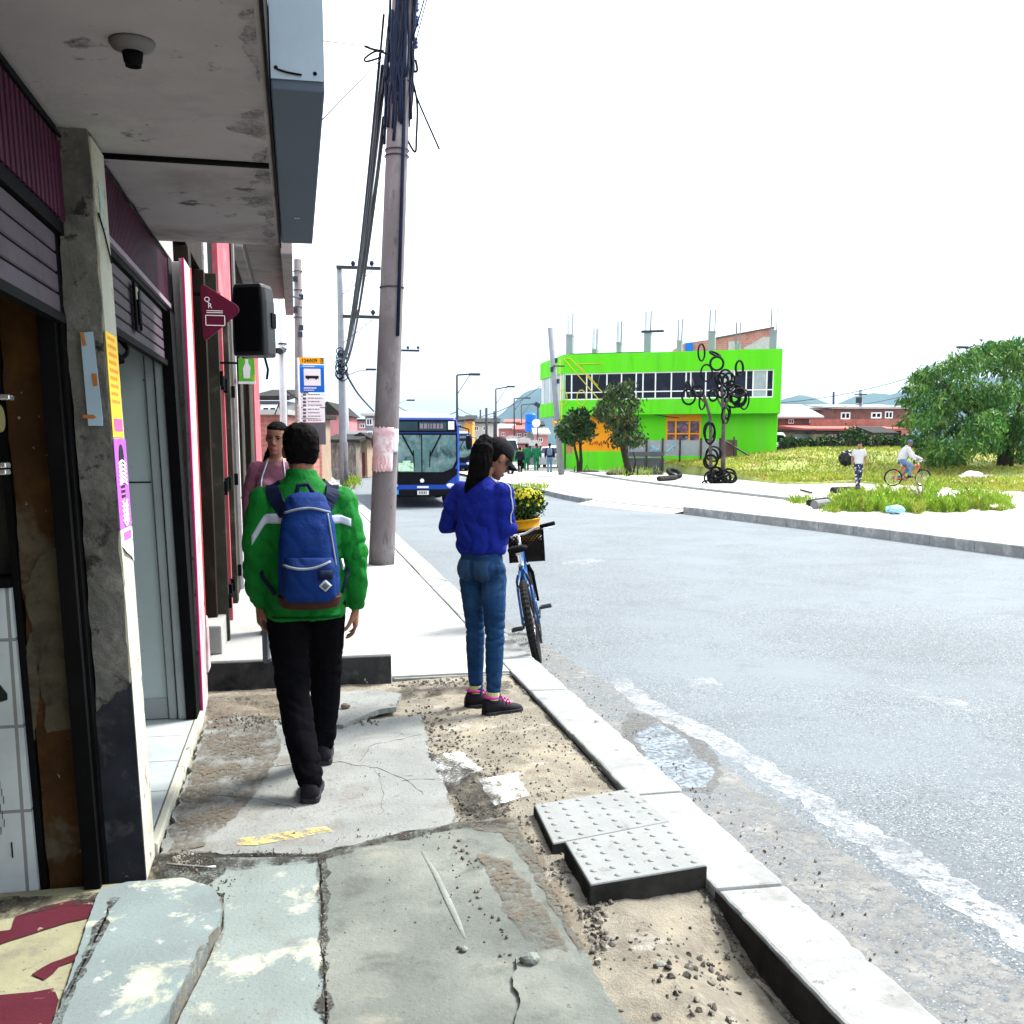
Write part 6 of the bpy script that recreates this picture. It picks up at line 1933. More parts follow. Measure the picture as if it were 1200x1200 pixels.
e = thing('water_tank', 'blue water tank on the grey rooftop house', 'water tank', tuple(b - Vector((0, 0, .6))))
bb = MB(); bb.lathe([(.5, -.75), (.62, -.6), (.62, .2), (.5, .35), (.2, .42)], b, 14); bb.box(b.x - .6, b.y - .5, 3.0, b.x + .6, b.y + .5, b.z - .75); bb.build('tank', m_sblue, e)
# market awnings: white tarps on poles
for k, (x0_, x1_, yt, D, lab) in enumerate(((592, 607, 512, 92, 'white tarp awning of the leftmost market stall'), (605, 622, 514, 86, 'wide white tarp awning behind the people in green'), (620, 634, 517, 80, 'pale awning of the stall beside the walker with backpack'))):
    c = AD((x0_ + x1_) / 2, HOR, D); M = m2(Vector((c.x, c.y, 0)), -YAW); kk = D / FPX
    e = thing('market_stall', lab, 'market stall', (c.x, c.y, 0), 'market stalls at the end of the road')
    w_ = (x1_ - x0_) / 2 * kk; z = EYE + (HOR - yt) * kk
    b = MB(M); b.prism([(-w_, -1, z - .35), (w_, -1, z - .35), (w_ * .9, -1, z), (0, -1, z + .12), (-w_ * .9, -1, z)], (0, 3, 0)); b.build('awning', m_pwhite, e)
    b = MB(M)
    for sx in (-1, 1):
        for yy in (-.9, 1.9): b.tube([(sx * w_ * .95, yy, -.1), (sx * w_ * .95, yy, z - .3)], .04, 6)
    b.build('pole', m_metal_dk, e)
    b = MB(M); b.box(-w_ * .85, -.3, -.1, w_ * .85, .6, .9); b.build('counter', m_houseg, e)
    b = MB(M); rr = random.Random(k)
    for q in range(9):
        x = rr.uniform(-w_ * .8, w_ * .8); b.box(x - .15, -.25, .902, x + .15, .2, 1.0 + rr.uniform(0, .3))
    b.build('goods', (m_pinkp, m_yelp, m_sblue2)[k], e)
c = AD(613, HOR, 78)
def vehicle(c, yaw, name, label, m, L=3.6, Wd=1.6, H=1.6):
    e = thing(name, label, 'van' if 'van' in name else 'car', (c.x, c.y, -.05))
    M = m2(Vector((c.x, c.y, -.05)), yaw); h = Wd / 2
    b = MB(M); b.rings([[(-h * k, y, .25), (h * k, y, .25), (h * k, y, zz * .6), (h * k * .82, y, zz), (-h * k * .82, y, zz), (-h * k, y, zz * .6)] for y, k, zz in ((0, .92, .75), (.12, 1, .9), (.9, 1, 1.0), (1.5, 1, H), (L - .3, 1, H), (L, .95, H * .9))]); b.build('body', m, e, bevel=.05)
    b = MB(M); b.prism([(-h * .8, .93, 1.02), (h * .8, .93, 1.02), (h * .74, 1.40, H - .1), (-h * .74, 1.40, H - .1)], (0, -.03, .02)); b.build('windscreen', m_wglass, e)
    for s in (-1, 1):
        b = MB(M)
        for yw in (.75, L - .75): b.lathe([(.1, -.09), (.29, -.09), (.31, 0), (.29, .09), (.1, .09)], (s * (h - .06), yw, .31), 16, rmat(0, PI / 2, 0))
        b.build('wheel', m_tyre, e)
        b = MB(M); b.ellipsoid((s * h * .7, -.01, .62), (.14, .05, .09)); b.build('headlight', m_lamp, e)
    return e
vehicle(AD(602, HOR, 76), R(8), 'white_van', 'white van parked behind the green cargo cart', m_bwhite, 4.2, 1.8, 2.0)
vehicle(AD(641, HOR, 70), R(-25), 'silver_car', 'silver car at the green corner beside the walker with backpack', mat('silver_paint', (.45, .47, .5), .3, .05, 3, 0, coat=.4), 3.6, 1.6, 1.45)
# round white sign
a = AD(628.3, 496, 88)
e = thing('round_sign', 'round white sign on a thin pole at the end of the road', 'sign', (a.x, a.y, -.1))
M = m2(a, -YAW)
b = MB(M); b.lathe([(.32, -.04), (.35, 0), (.32, .04)], (0, 0, 0), 20, rmat(PI / 2, 0, 0)); b.build('disc', m_bwhite, e)
b = MB(); b.tube([Vector((a.x + .17, a.y + .1, -.1)), a + Vector((.17, .1, 1.6))], .06, 8); b.build('post', m_metal_dk, e)
b = MB(M); b.cbox((.1, .12, 1.55), (.5, .1, .35), rmat(0, .5, 0)); b.build('bracket', m_metal_dk, e)
# green cargo cart and motorcycle by it
c = G(603, 551, -.1)
e = thing('cargo_cart', 'green boxed cargo cart on wheels beside the yellow motorcyclist', 'cart', (c.x, c.y, -.1))
M = m2(Vector((c.x, c.y, -.1)), R(15))
b = MB(M); b.box(-.75, -.5, .55, .75, .9, 1.25); b.build('box', mat('cart_green', (.03, .25, .07), .6, .15, 3), e, bevel=.03)
b = MB(M)
for x in (-.72, .72):
    for y in (-.47, .87): b.tube([(x, y, 1.2), (x, y, 1.65)], .03, 5)
b.box(-.78, -.52, 1.62, .78, .92, 1.68); b.build('canopy_frame', m_metal_dk, e)
for x in (-.6, .6):
    b = MB(M); b.lathe([(.05, -.05), (.30, -.05), (.33, 0), (.30, .05), (.05, .05)], (x, -.1, .33), 16, rmat(0, PI / 2, 0)); b.build('wheel', m_tyre, e)

# ------------------------------------------------------------------ hoop tree sculpture
Y = G(840, 566, 0).y
T = TY(Y)
e = thing('hoop_sculpture', 'tall tree-like sculpture of black bicycle tyres on two rusty stems', 'sculpture', tuple(T(840, 566)))
b = MB()
b.tube([T(834, 565), T(833, 545), T(832.5, 522), T(833, 505), T(832, 488), T(827, 470), T(820, 455)], [.09, .08, .07, .08, .07, .06, .03], 8)
b.tube([T(847, 562), T(847.5, 540), T(847.5, 515), T(848, 495), T(847, 475), T(846, 455), T(848, 440)], [.11, .10, .09, .08, .07, .06, .03], 8)
b.tube([T(848, 480), T(855, 465), T(862, 445)], [.06, .05, .02], 6); b.tube([T(827, 472), T(815, 462), T(811, 443)], [.05, .04, .02], 6); b.tube([T(847, 478), T(842, 470), T(838, 460)], [.05, .04, .02], 6)
b.build('stem', mat('rusty_stem', (.075, .06, .062), .9, .4, 6, .5, 40), e, smooth=True)
hoops = [(822, 413, 5.5, 10, 0), (838, 415, 7, 3, .4), (840, 426, 8, 8, 0), (828, 437, 8, 10, 0), (866.5, 431.5, 6, 9, 0), (807, 465, 8.5, 9, 0), (823, 471, 5, 9, .1), (850, 443, 9, 10, 0), (854, 446, 8, 9, .3),
         (847, 450, 8, 9, .1), (860, 462, 9, 10, 0), (866, 466, 10, 11, 0), (872, 468, 8, 12, 0), (858, 470, 9, 8, .2), (862, 458, 11, 8, .2), (850, 487, 6, 10, 0), (852, 483, 5, 8, .1), (832, 508, 8, 12.5, 0), (831, 505, 8, 11, .1),
         (834, 537, 9, 11, 0), (832.5, 541, 8, 8, .1), (836, 532, 9, 9, .2), (840, 559, 12, 8, .3), (838, 561, 9, 7, .1), (833, 560, 8, 8, 0), (845, 562, 10, 6, .4), (848, 559, 8, 8, 0), (829, 566, 6, 2.5, 0), (856, 452, 5, 6, .5), (836, 463, 6, 7, .3), (843, 460, 7, 6, -.2)]
rnd = random.Random(77)
hoops += [(rnd.gauss(838, 16), rnd.gauss(456, 11), rnd.uniform(4, 9), rnd.uniform(6, 10), rnd.uniform(-.3, .4)) for _ in range(7)] + [(rnd.gauss(840, 7), rnd.gauss(560, 2.5), rnd.uniform(5, 10), rnd.uniform(6, 9), rnd.uniform(-.3, .4)) for _ in range(9)]
for k, (px, py, a_, c_, tl) in enumerate(hoops):
    c = T(px, py, .25 * math.sin(k * 2.1))
    sc = Y / math.cos(YAW) / FPX
    rad = max(a_, c_) * sc * .98
    tilt = math.acos(min(1, min(a_, c_) / max(a_, c_)))
    if c_ >= a_: q = rmat(0, 0, -YAW) @ rmat(0, 0, tilt) @ rmat(PI / 2, 0, 0) @ rmat(0, 0, 0)
    else: q = rmat(0, 0, -YAW) @ rmat(PI / 2 - tilt, 0, 0)
    q = q @ rmat(0, 0, 0)
    b = MB(); b.torus(c, rad, .045 if k % 3 else .035, rmat(0, tl, 0) @ q, 26, 6); b.build('tyre_hoop', m_blk, e, smooth=True)
def wheel_tyre(px, py, rot, label, r=.33, z=.1):
    p = G(px, py, 0)
    b = MB(); b.torus((p.x, p.y, z), r, .10, rot, 24, 8)
    return tag(b.build('discarded_rubber', m_tyre, smooth=True), label, 'tyre', 'old tyres left on the plaza')
wheel_tyre(790, 561, rmat(.5, .25, 0), 'old tyre propped on a beam left of the hoop sculpture', .30, .26)
def log(px0, py0, px1, py1, r, label, m=None, Yk=0):
    a, c = G(px0, py0, 0), G(px1, py1, 0)
    b = MB(); b.tube([a + Vector((0, 0, r)), a.lerp(c, .5) + Vector((0, 0, r)), c + Vector((0, 0, r))], [r, r * 1.05, r], 10)
    return tag(b.build('log', m or m_dkgap, smooth=False), label, 'log', 'dark logs and beams on the plaza')
log(772, 564, 792, 562.5, .11, 'dark beam lying under the propped old tyre')
log(948.5, 593, 968, 590, .085, 'grey post lying at the left foot of the weed mound, the farther one')
log(954, 596, 969, 594, .10, 'grey log lying at the left foot of the weed mound, the nearer one', m_houseg)
log(975, 578, 1006, 577, .10, 'dark beam lying behind the weed mound at the feet of the walking woman')
log(938, 575, 951, 578.5, .03, 'thin dark stick on the sandy plaza left of the weed mound')
log(1145, 565, 1168, 563, .14, 'pale trunk piece lying in the shade of the willowy tree', m_conc_lt)
# rubbish bags and papers
def bag(px, py, r, label, m, cat='rubbish bag', sq=(1.3, 1, .7)):
    p = G(px, py, 0)
    bm = bmesh.new(); bmesh.ops.create_icosphere(bm, subdivisions=3, radius=1)
    for v in bm.verts:
        k = 1 + .3 * noise.noise(v.co * 2 + Vector((px, 0, 0))) + .14 * noise.noise(v.co * 5 + Vector((px, 3, 0)))
        v.co = Vector((v.co.x * sq[0], v.co.y * sq[1], v.co.z * sq[2])) * r * k
    me = bpy.data.meshes.new('rubbish_bag'); bm.to_mesh(me); bm.free()
    o = link('rubbish_bag', me, m, None, False); o.location = (p.x, p.y, r * sq[2] * .8)
    return tag(o, label, cat)
m_bagw = mat('white_plastic_bag', (.66, .66, .68), .4, .1, 6, .2)
m_bagb = mat('black_plastic_bag', (.015, .015, .017), .3, .2, 6, .2)
bag(1112, 588, .26, 'white rubbish bag in the weeds right of the cyclist, the upper one', m_bagw)
bag(1104, 592, .28, 'white crumpled rubbish bag at the front of the weed mound', m_bagw)
bag(1138, 565, .36, 'white rubbish bag in the grass under the willowy tree', m_bagw)
bag(1049, 602, .16, 'pale blue crumpled rubbish bag at the foot of the weed mound', mat('blue_plastic_bag', (.25, .48, .62), .4, .2, 6, .2))
bag(1167, 597, .16, 'flattened pale rubbish bag at the right tip of the weed mound', m_bagw, sq=(1.6, 1, .4))
bag(807, 570.5, .2, 'white scrap heap on the plaza before the hoop sculpture', m_bagw, sq=(1.5, 1, .5))
p = lot_pt(992, .35); o = bag(992, 549, .40, 'black rubbish bag standing in the grass behind the walking woman', m_bagb, sq=(.8, .7, .9)); q = AD(992, 537, 46); o.location = (q.x, q.y, q.z)
# thin dead shrub before the cyclist
p = G(1079, 590, 0)
e = thing('dead_shrub', 'thin leafless shrub standing in the weeds before the cyclist', 'shrub', tuple(p))
b = MB(); rr = random.Random(12)
for k in range(26):
    q = p + Vector((rr.uniform(-.5, .3), rr.uniform(-.2, .2), rr.uniform(.3, 1.1)))
    b.tube([p, p.lerp(q, .5) + Vector((rr.uniform(-.06, .06), 0, .05)), q], [.012, .008, .004], 4)
b.build('twigs', mat('dry_twigs', (.26, .24, .15), .9, .2, 5), e)

# ------------------------------------------------------------------ hills
def hills(name, label, D, px0, px1, prof, m):
    n = 90; vs, fs = [], []
    for j, (k, dd) in enumerate(((0, 0), (.35, .12), (.7, .28), (1, .5), (0, 1.3))):
        for i in range(n + 1):
            px = px0 + (px1 - px0) * i / n
            p = AD(px, HOR, D * (1 + dd * .6))
            yy = float(np.interp(px, *prof))
            z = (HOR - yy) / FPX * D * 1.3 * k + 14 * noise.noise(Vector((px * .03, j * 1.7, 0))) * (1 if k else 0)
            vs.append((p.x, p.y, z - 1))
    for j in range(4):
        for i in range(n):
            a = j * (n + 1) + i; fs.append((a, a + 1, a + n + 2, a + n + 1))
    return tag(pydata(name, vs, fs, m, smooth=True), kind='structure')
m_hill = mat('wooded_hill', (.03, .055, .06), .95, .3, .006, .0, 1, layers=(((.045, .07, .065), .012, .5, .7),))
hills('hills', '', 1500, 900, 1500, ([900, 935, 950, 975, 1000, 1020, 1040, 1075, 1130, 1200, 1500], [477, 462, 466, 474, 463, 460, 464, 453, 446, 440, 430]), m_hill)
hills('hills', '', 1700, 380, 700, ([380, 440, 500, 560, 580, 600, 620, 640, 700], [512, 506, 500, 492, 484, 474, 462, 450, 445]), m_hill)
hz = MB(); hz.box(-2300, -40, -1.2, 3300, 3600, 420)
m_haze = bpy.data.materials.new('haze_air'); m_haze.use_nodes = True
nt_ = m_haze.node_tree
for n_ in list(nt_.nodes):
    if n_.type == 'BSDF_PRINCIPLED': nt_.nodes.remove(n_)
pv = nt_.nodes.new('ShaderNodeVolumePrincipled')
pv.inputs['Color'].default_value = (.42, .74, 1.0, 1)
pv.inputs['Density'].default_value = 0.00008
pv.inputs['Anisotropy'].default_value = 0.0
nt_.links.new(pv.outputs[0], nt_.nodes['Material Output'].inputs['Volume'])
USE_HAZE = True
if USE_HAZE:
    o = hz.build('haze', m_haze); tag(o, kind='stuff')
# ------------------------------------------------------------------ people
m_skin = mat('skin', (.17, .075, .045), .6, .08, 14, .05, 120, spec=.2)
m_skin2 = mat('lighter_skin', (.22, .105, .072), .6, .08, 14, .05, 120, spec=.2)
m_hair = mat('black_hair', (.0025, .0022, .0022), .7, .3, 20, .5, 160, stretch=(1, 1, .25), spec=.03)
m_blackcloth = mat('black_trousers', (.003, .003, .004), .95, .3, 6, .3, 160, spec=.02)
m_greencloth = mat('green_jacket_fabric', (.004, .115, .015), .75, .12, 5, .55, 22, spec=.08, bdist=.02)
m_whitestripe = mat('white_reflective_fabric', (.34, .38, .46), .6, .05, 5, .05)
m_packblue = mat('blue_pack_fabric', (.0025, .018, .100), .75, .25, 6, .5, 26, spec=.08, bdist=.015)
m_packdk = mat('dark_blue_pack_fabric', (.003, .007, .026), .75, .2, 6, .2, 160)
m_leather = mat('brown_leather', (.028, .009, .005), .6, .2, 9, .2, 90)
m_zip = mat('grey_zip_tape', (.15, .17, .21), .5, .1, 9, 0)
m_royal = mat('royal_blue_fabric', (.006, .013, .165), .8, .12, 5, .55, 24, spec=.06, bdist=.02)
m_jean = mat('blue_denim', (.010, .034, .092), .9, .25, 5, .45, 40, bdist=.012, spec=.04, layers=(((.032, .075, .15), 3.2, .52, .72), ((.005, .014, .038), 6, .53, .70)))
m_shoe = mat('dark_shoe', (.008, .007, .010), .7, .3, 9, .2, 90)
m_sole = mat('shoe_sole', (.02, .02, .024), .8, .2, 9, .1)
m_magshoe = mat('magenta_shoe_trim', (.45, .02, .22), .7, .1, 9, 0)

def remesh(mb, name, m, parent, voxel, smooth=4, fold=None, mats=None):
    me = bpy.data.meshes.new('tmp')
    bmesh.ops.recalc_face_normals(mb.bm, faces=mb.bm.faces)
    mb.bm.to_mesh(me); mb.bm.free()
    t = bpy.data.objects.new('tmp', me); COL.objects.link(t)
    r = t.modifiers.new('r', 'REMESH'); r.mode = 'VOXEL'; r.voxel_size = voxel; r.use_smooth_shade = True
    if smooth:
        s = t.modifiers.new('s', 'SMOOTH'); s.iterations = smooth; s.factor = .5
    dg = bpy.context.evaluated_depsgraph_get()
    out_ = bpy.data.meshes.new_from_object(t.evaluated_get(dg))
    bpy.data.objects.remove(t)
    if fold:
        nrm = [v.normal.copy() for v in out_.vertices]
        for v, nn in zip(out_.vertices, nrm):
            v.co += nn * fold(v.co)
    off = world_loc(parent) if parent else Vector()
    out_.transform(Matrix.Translation(-off))
    out_.materials.clear(); out_.name = name
    return link(name, out_, m, parent, True)
def bvh_of(o):
    me = o.data; off = world_loc(o)
    return BVHTree.FromPolygons([v.co + off for v in me.vertices], [tuple(p.vertices) for p in me.polygons])
def ell_ring(c, xd, yd, rx, ry, n=20, sq=2.0):
    c, xd, yd = Vector(c), Vector(xd), Vector(yd)
    out = []
    for j in range(n):
        a = 2 * PI * j / n
        ca, sa = math.cos(a), math.sin(a)
        e = 2 / sq
        out.append(c + xd * (rx * math.copysign(abs(ca) ** e, ca)) + yd * (ry * math.copysign(abs(sa) ** e, sa)))
    return out
def limb(b, pts, rad, n=12):
    b.tube(pts, rad, n)
    for p, r in ((pts[0], rad[0]), (pts[-1], rad[-1])): b.ellipsoid(p, (r, r, r), None, 12, 8)
def torso(b, rows, n=22):
    """rows: (centre, half width, half depth, exponent)"""
    b.rings([ell_ring(c, (1, 0, 0), (0, 1, 0), rx, ry, n, sq) for c, rx, ry, sq in rows])
def head_shape(b, s=1.0, fem=False):
    """head mesh with the chin at z = 0, facing +Y"""
    prof = [(-.004, .020, .070, .030), (.012, .040, .082, .005), (.035, .053, .086, -.030), (.060, .061, .086, -.066), (.085, .066, .087, -.082), (.110, .069, .088, -.090), (.135, .0715, .089, -.095),
            (.160, .072, .087, -.096), (.185, .067, .078, -.090), (.205, .053, .058, -.070), (.218, .032, .034, -.045), (.222, .012, .010, -.02)]
    b.rings([ell_ring((0, (f + k) / 2 * s, z * s), (1, 0, 0), (0, 1, 0), w_ * s, (f - k) / 2 * s, 26, 2.15) for z, w_, f, k in prof])
    # nose, lips, brow ridge, ears
    b.tube([Vector((0, .085, .125)) * s, Vector((0, .098, .100)) * s, Vector((0, .106, .082)) * s, Vector((0, .094, .072)) * s], [.008 * s, .010 * s, .014 * s, .011 * s], 8)
    for sx in (-1, 1):
        b.ellipsoid(Vector((sx * .012, .094, .076)) * s, (.008 * s, .009 * s, .007 * s), None, 8, 6)
        b.ellipsoid(Vector((sx * .074, -.008, .098)) * s, (.010 * s, .018 * s, .031 * s), rmat(0, 0, -sx * .35), 10, 8)
        b.ellipsoid(Vector((sx * .028, .080, .128)) * s, (.024 * s, .012 * s, .007 * s), None, 10, 6)
    b.ellipsoid(Vector((0, .086, .045)) * s, (.022 * s, .011 * s, .006 * s), None, 10, 6)
    b.ellipsoid(Vector((0, .085, .035)) * s, (.018 * s, .012 * s, .007 * s), None, 10, 6)
    b.ellipsoid(Vector((0, .076, .008)) * s, (.022 * s, .014 * s, .013 * s), None, 10, 6)
def hand(b, wrist, d, normal, side, curl=.35, s=1.0):
    """wrist point, finger direction, palm normal, thumb side: +1 when the thumb leaves along d x normal"""
    d = Vector(d).normalized(); nn = Vector(normal); nn = (nn - d * nn.dot(d)).normalized(); x = d.cross(nn) * side
    w0 = Vector(wrist)
    rows = []
    for t, wd, th in ((-.02, .024, .019), (.0, .025, .018), (.03, .036, .015), (.06, .041, .014), (.085, .040, .012)):
        rows.append(ell_ring(w0 + d * t * s, x, nn, wd * s, th * s, 14, 2.4))
    b.rings(rows)
    base = w0 + d * .08 * s
    for off, L, r in ((.030, .070, .0082), (.010, .079, .0085), (-.011, .073, .0082), (-.030, .056, .0074)):
        p = base + x * off * s
        pts = [p - d * .02 * s, p]; a = .12 + curl * .4
        for f_ in (.45, .30, .25):
            dd = d * math.cos(a) + nn * math.sin(a) + x * off * .8
            p = p + dd.normalized() * L * f_ * s; pts.append(p); a += curl
        b.tube(pts, [r * s, r * s, r * .97 * s, r * .9 * s, r * .78 * s], 8)
        b.ellipsoid(pts[-1], (r * .78 * s,) * 3, None, 8, 6)
    p = w0 + d * .018 * s + x * .022 * s + nn * .006 * s
    pts = [p]
    for k, (f_, sp_) in enumerate(((.035, .8), (.030, .5), (.024, .25))):
        p = p + (d * 1.0 + x * sp_ + nn * (.35 + curl * .5 * k)).normalized() * f_ * s; pts.append(p)
    b.tube(pts, [.014 * s, .0115 * s, .0095 * s, .008 * s], 8); b.ellipsoid(pts[-1], (.008 * s,) * 3, None, 8, 6)

class Person:
    """joints in a frame that stands at loc, facing local +Y, turned by yaw"""
    def __init__(s, name, label, loc, yaw, group=None):
        s.e = thing(name, label, 'person', tuple(loc), group)
        s.M = m2(Vector(loc), yaw)
    def mb(s, extra=None):
        return MB(s.M @ extra if extra is not None else s.M)
    def rot(s):
        return s.M.to_3x3()

def fold_fn(M, amp, seed, zfreq=16, xfreq=7, extra=()):
    inv = M.inverted()
    def f(p):
        q = inv @ p
        a = noise.noise(Vector((q.x * xfreq + seed + q.z * 3.1, q.y * xfreq, q.z * zfreq * .8 - abs(q.x) * 9)))
        c = noise.noise(Vector((q.x * xfreq * 2.1 + q.z * 9, q.y * xfreq * 2, q.z * zfreq * 1.3 + seed)))
        r = (min(1, abs(a) * 2.8) ** .55 - .75) * .95 + c * .45
        k = amp
        for (cz, cw, ga) in extra:
            k += ga * math.exp(-((q.z - cz) / cw) ** 2)
        return k * r
    return f
def head_matrix(neck, yaw, pitch, roll=0):
    """places the head mesh (chin origin 12 cm below its centre) turning about the neck"""
    return Matrix.Translation(Vector(neck)) @ rmat(0, 0, yaw).to_4x4() @ rmat(-pitch, roll, 0).to_4x4() @ Matrix.Translation((0, .015, .045))
def shoe(P_, ankle, toe, h, parent, m, ms, L=.27, wd=.048, name='shoe', lift=0):
    """ankle and toe in the person frame; the sole lies from heel to toe"""
    a, t = Vector(ankle), Vector(toe)
    d = Vector((t.x - a.x, t.y - a.y, 0)).normalized()
    side = Vector((-d.y, d.x, 0))
    heel = Vector((a.x, a.y, 0)) - d * .065
    up = Vector((0, 0, 1))
    z0 = a.z - .09
    def pt(u, v, z): return heel + d * (u * L) + side * v + up * (z0 + z + lift * (1 - u) * .0)
    b = P_.mb()
    rows = []
    for u, w_, zt_ in ((0, .55, .075), (.06, .8, .105), (.2, .88, .115), (.33, .86, .105), (.5, .92, .078), (.7, 1.05, .062), (.86, .95, .052), (.96, .66, .042), (1.0, .35, .034)):
        w2 = w_ * wd
        rows.append([pt(u, w2 * math.cos(a_) , .018 + (zt_ - .018) * max(0, math.sin(a_)) ** .7) for a_ in [PI * k / 8 for k in range(9)]])
    b.rings(rows)
    o = b.build(name, m, parent, smooth=True)
    b = P_.mb()
    prof = ((0, .6), (.05, .9), (.2, .98), (.4, .92), (.62, 1.1), (.8, 1.12), (.93, .85), (1.02, .35))
    poly = [pt(u, w_ * wd, 0) for u, w_ in prof] + [pt(u, -w_ * wd, 0) for u, w_ in reversed(prof)]
    b.prism(poly, up * .026)
    b.build('sole', ms, o, bevel=.004)
    return o
def face(P_, H, parent, s=1.0, lip=(.32, .10, .09), brows=True):
    ex = H
    b = P_.mb(ex)
    for sx in (-1, 1): b.ellipsoid(Vector((sx * .030, .0815, .112)) * s, (.0145 * s, .007 * s, .0062 * s), None, 12, 8)
    e = b.build('eye', mat('eye_white', (.12, .10, .095), .3, .05, 9, 0), parent, smooth=True)
    b = P_.mb(ex)
    for sx in (-1, 1): b.ellipsoid(Vector((sx * .030, .0865, .112)) * s, (.006 * s, .004 * s, .006 * s), None, 10, 6)
    b.build('iris', m_ink, e, smooth=True)
    b = P_.mb(ex)
    for sx in (-1, 1):
        b.tube([Vector((sx * .011, .0925, .130)) * s, Vector((sx * .030, .0935, .137)) * s, Vector((sx * .050, .082, .131)) * s], [.0035 * s, .0042 * s, .002 * s], 6)
        b.tube([Vector((sx * .014, .0865, .118)) * s, Vector((sx * .030, .088, .121)) * s, Vector((sx * .046, .079, .117)) * s], [.002 * s, .003 * s, .002 * s], 6)
    b.build('eyebrow', m_hair, parent, smooth=True)
    b = P_.mb(ex)
    b.tube([Vector((-.025, .0885, .042)) * s, Vector((-.010, .0965, .0445)) * s, Vector((0, .0968, .043)) * s, Vector((.010, .0965, .0445)) * s, Vector((.025, .0885, .042)) * s], [.001, .0045 * s, .004 * s, .0045 * s, .001], 7)
    b.tube([Vector((-.022, .088, .037)) * s, Vector((0, .0962, .034)) * s, Vector((.022, .088, .037)) * s], [.001, .0055 * s, .001], 7)
    b.build('lips', mat('lips', lip, .5, .1, 9, 0), parent, smooth=True)
def hair_cap(P_, H, parent, s=1.0, k=1.07, zlow=.055, front=.050, seed=1, amp=.006, side_low=.075):
    b = P_.mb(H)
    prof = [(zlow, .058, -.01, -.078), (.085, .072, -.005, -.092), (.11, .0755, .002, -.100), (.135, .077, .02, -.104), (.16, .077, front, -.104), (.185, .072, .084, -.098), (.207, .058, .064, -.080), (.224, .036, .036, -.05), (.230, .012, .012, -.02)]
    b.rings([ell_ring((0, (f + q) / 2 * s, z * s), (1, 0, 0), (0, 1, 0), w_ * s * k / 1.05, (f - q) / 2 * s * k / 1.03, 26, 2.2) for z, w_, f, q in prof])
    return remesh(b, 'hair', m_hair, parent, .007 * s, 3, lambda p: amp * noise.noise(p * 45) + amp * .6 * noise.noise(p * 110))

# ---- man with the blue backpack, walking away
c = AY(358, 700, 4.68)
man = Person('person', 'man in green jacket and black trousers walking away with a blue backpack', (c.x, 4.68, 0), R(1))
Mn = man.M
LS_, RS_ = Vector((-.165, -.005, 1.305)), Vector((.165, -.005, 1.305))
LE, RE = Vector((-.208, -.035, 1.06)), Vector((.216, -.03, 1.05))
LW, RW = Vector((-.205, .03, .845)), Vector((.226, .045, .815))
LH, RH = Vector((-.088, 0, .865)), Vector((.088, 0, .865))
LK, RK = Vector((-.070, .02, .475)), Vector((.088, .175, .485))
LA, RA = Vector((-.008, -.245, .105)), Vector((.070, .285, .105))
Hm = head_matrix((.0, .005, 1.375), R(2), R(6))
b = man.mb()
torso(b, [((0, 0, .84), .12, .09, 2.3), ((0, 0, .95), .15, .10, 2.4), ((0, 0, 1.15), .15, .10, 2.4), ((0, 0, 1.30), .17, .095, 2.4), ((0, 0, 1.36), .10, .07, 2.2), ((0, 0, 1.385), .05, .05, 2)])
b.tube([(0, -.005, 1.34), (0, .0, 1.40), (0, .012, 1.46)], [.058, .055, .056], 14)
limb(b, [LS_, LE, LW], [.055, .042, .028]); limb(b, [RS_, RE, RW], [.055, .042, .028])
limb(b, [LH, LK, LA], [.085, .055, .04]); limb(b, [RH, RK, RA], [.085, .055, .04])
hand(b, RW + Vector((0, .003, -.015)), (.0, .12, -1), (-1, .15, 0), -1, .42)
hand(b, LW + Vector((0, .003, -.015)), (.0, .10, -1), (1, .15, 0), 1, .75)
bh = MB(man.M @ Hm); head_shape(bh)
me_ = bpy.data.meshes.new('x'); bh.bm.to_mesh(me_); b.bm.from_mesh(me_); bh.bm.free(); bpy.data.meshes.remove(me_)
man_body = remesh(b, 'body', m_skin, man.e, .0048, 2)
hair_cap(man, Hm, man.e, 1.0, 1.09, zlow=.042, seed=2)
# trousers
b = man.mb()
torso(b, [((0, .0, .95), .13, .105, 2.4), ((0, -.002, .90), .148, .118, 2.4), ((0, -.002, .82), .150, .120, 2.4), ((0, 0, .77), .12, .10, 2.2)])
limb(b, [LH + Vector((-.002, 0, -.03)), LH.lerp(LK, .5), LK, LK.lerp(LA, .5) + Vector((-.01, .0, 0)), LA + Vector((-.002, 0, -.005))], [.094, .090, .079, .072, .062])
limb(b, [RH + Vector((.0, 0, -.03)), RH.lerp(RK, .5), RK, RK.lerp(RA, .5) + Vector((.005, -.01, 0)), RA + Vector((0, -.0, .0))], [.094, .088, .078, .068, .058])
remesh(b, 'trousers', m_blackcloth, man.e, .009, 3, fold_fn(Mn, .005, 3, 20, 9, ((.48, .08, .006), (.14, .07, .008))))
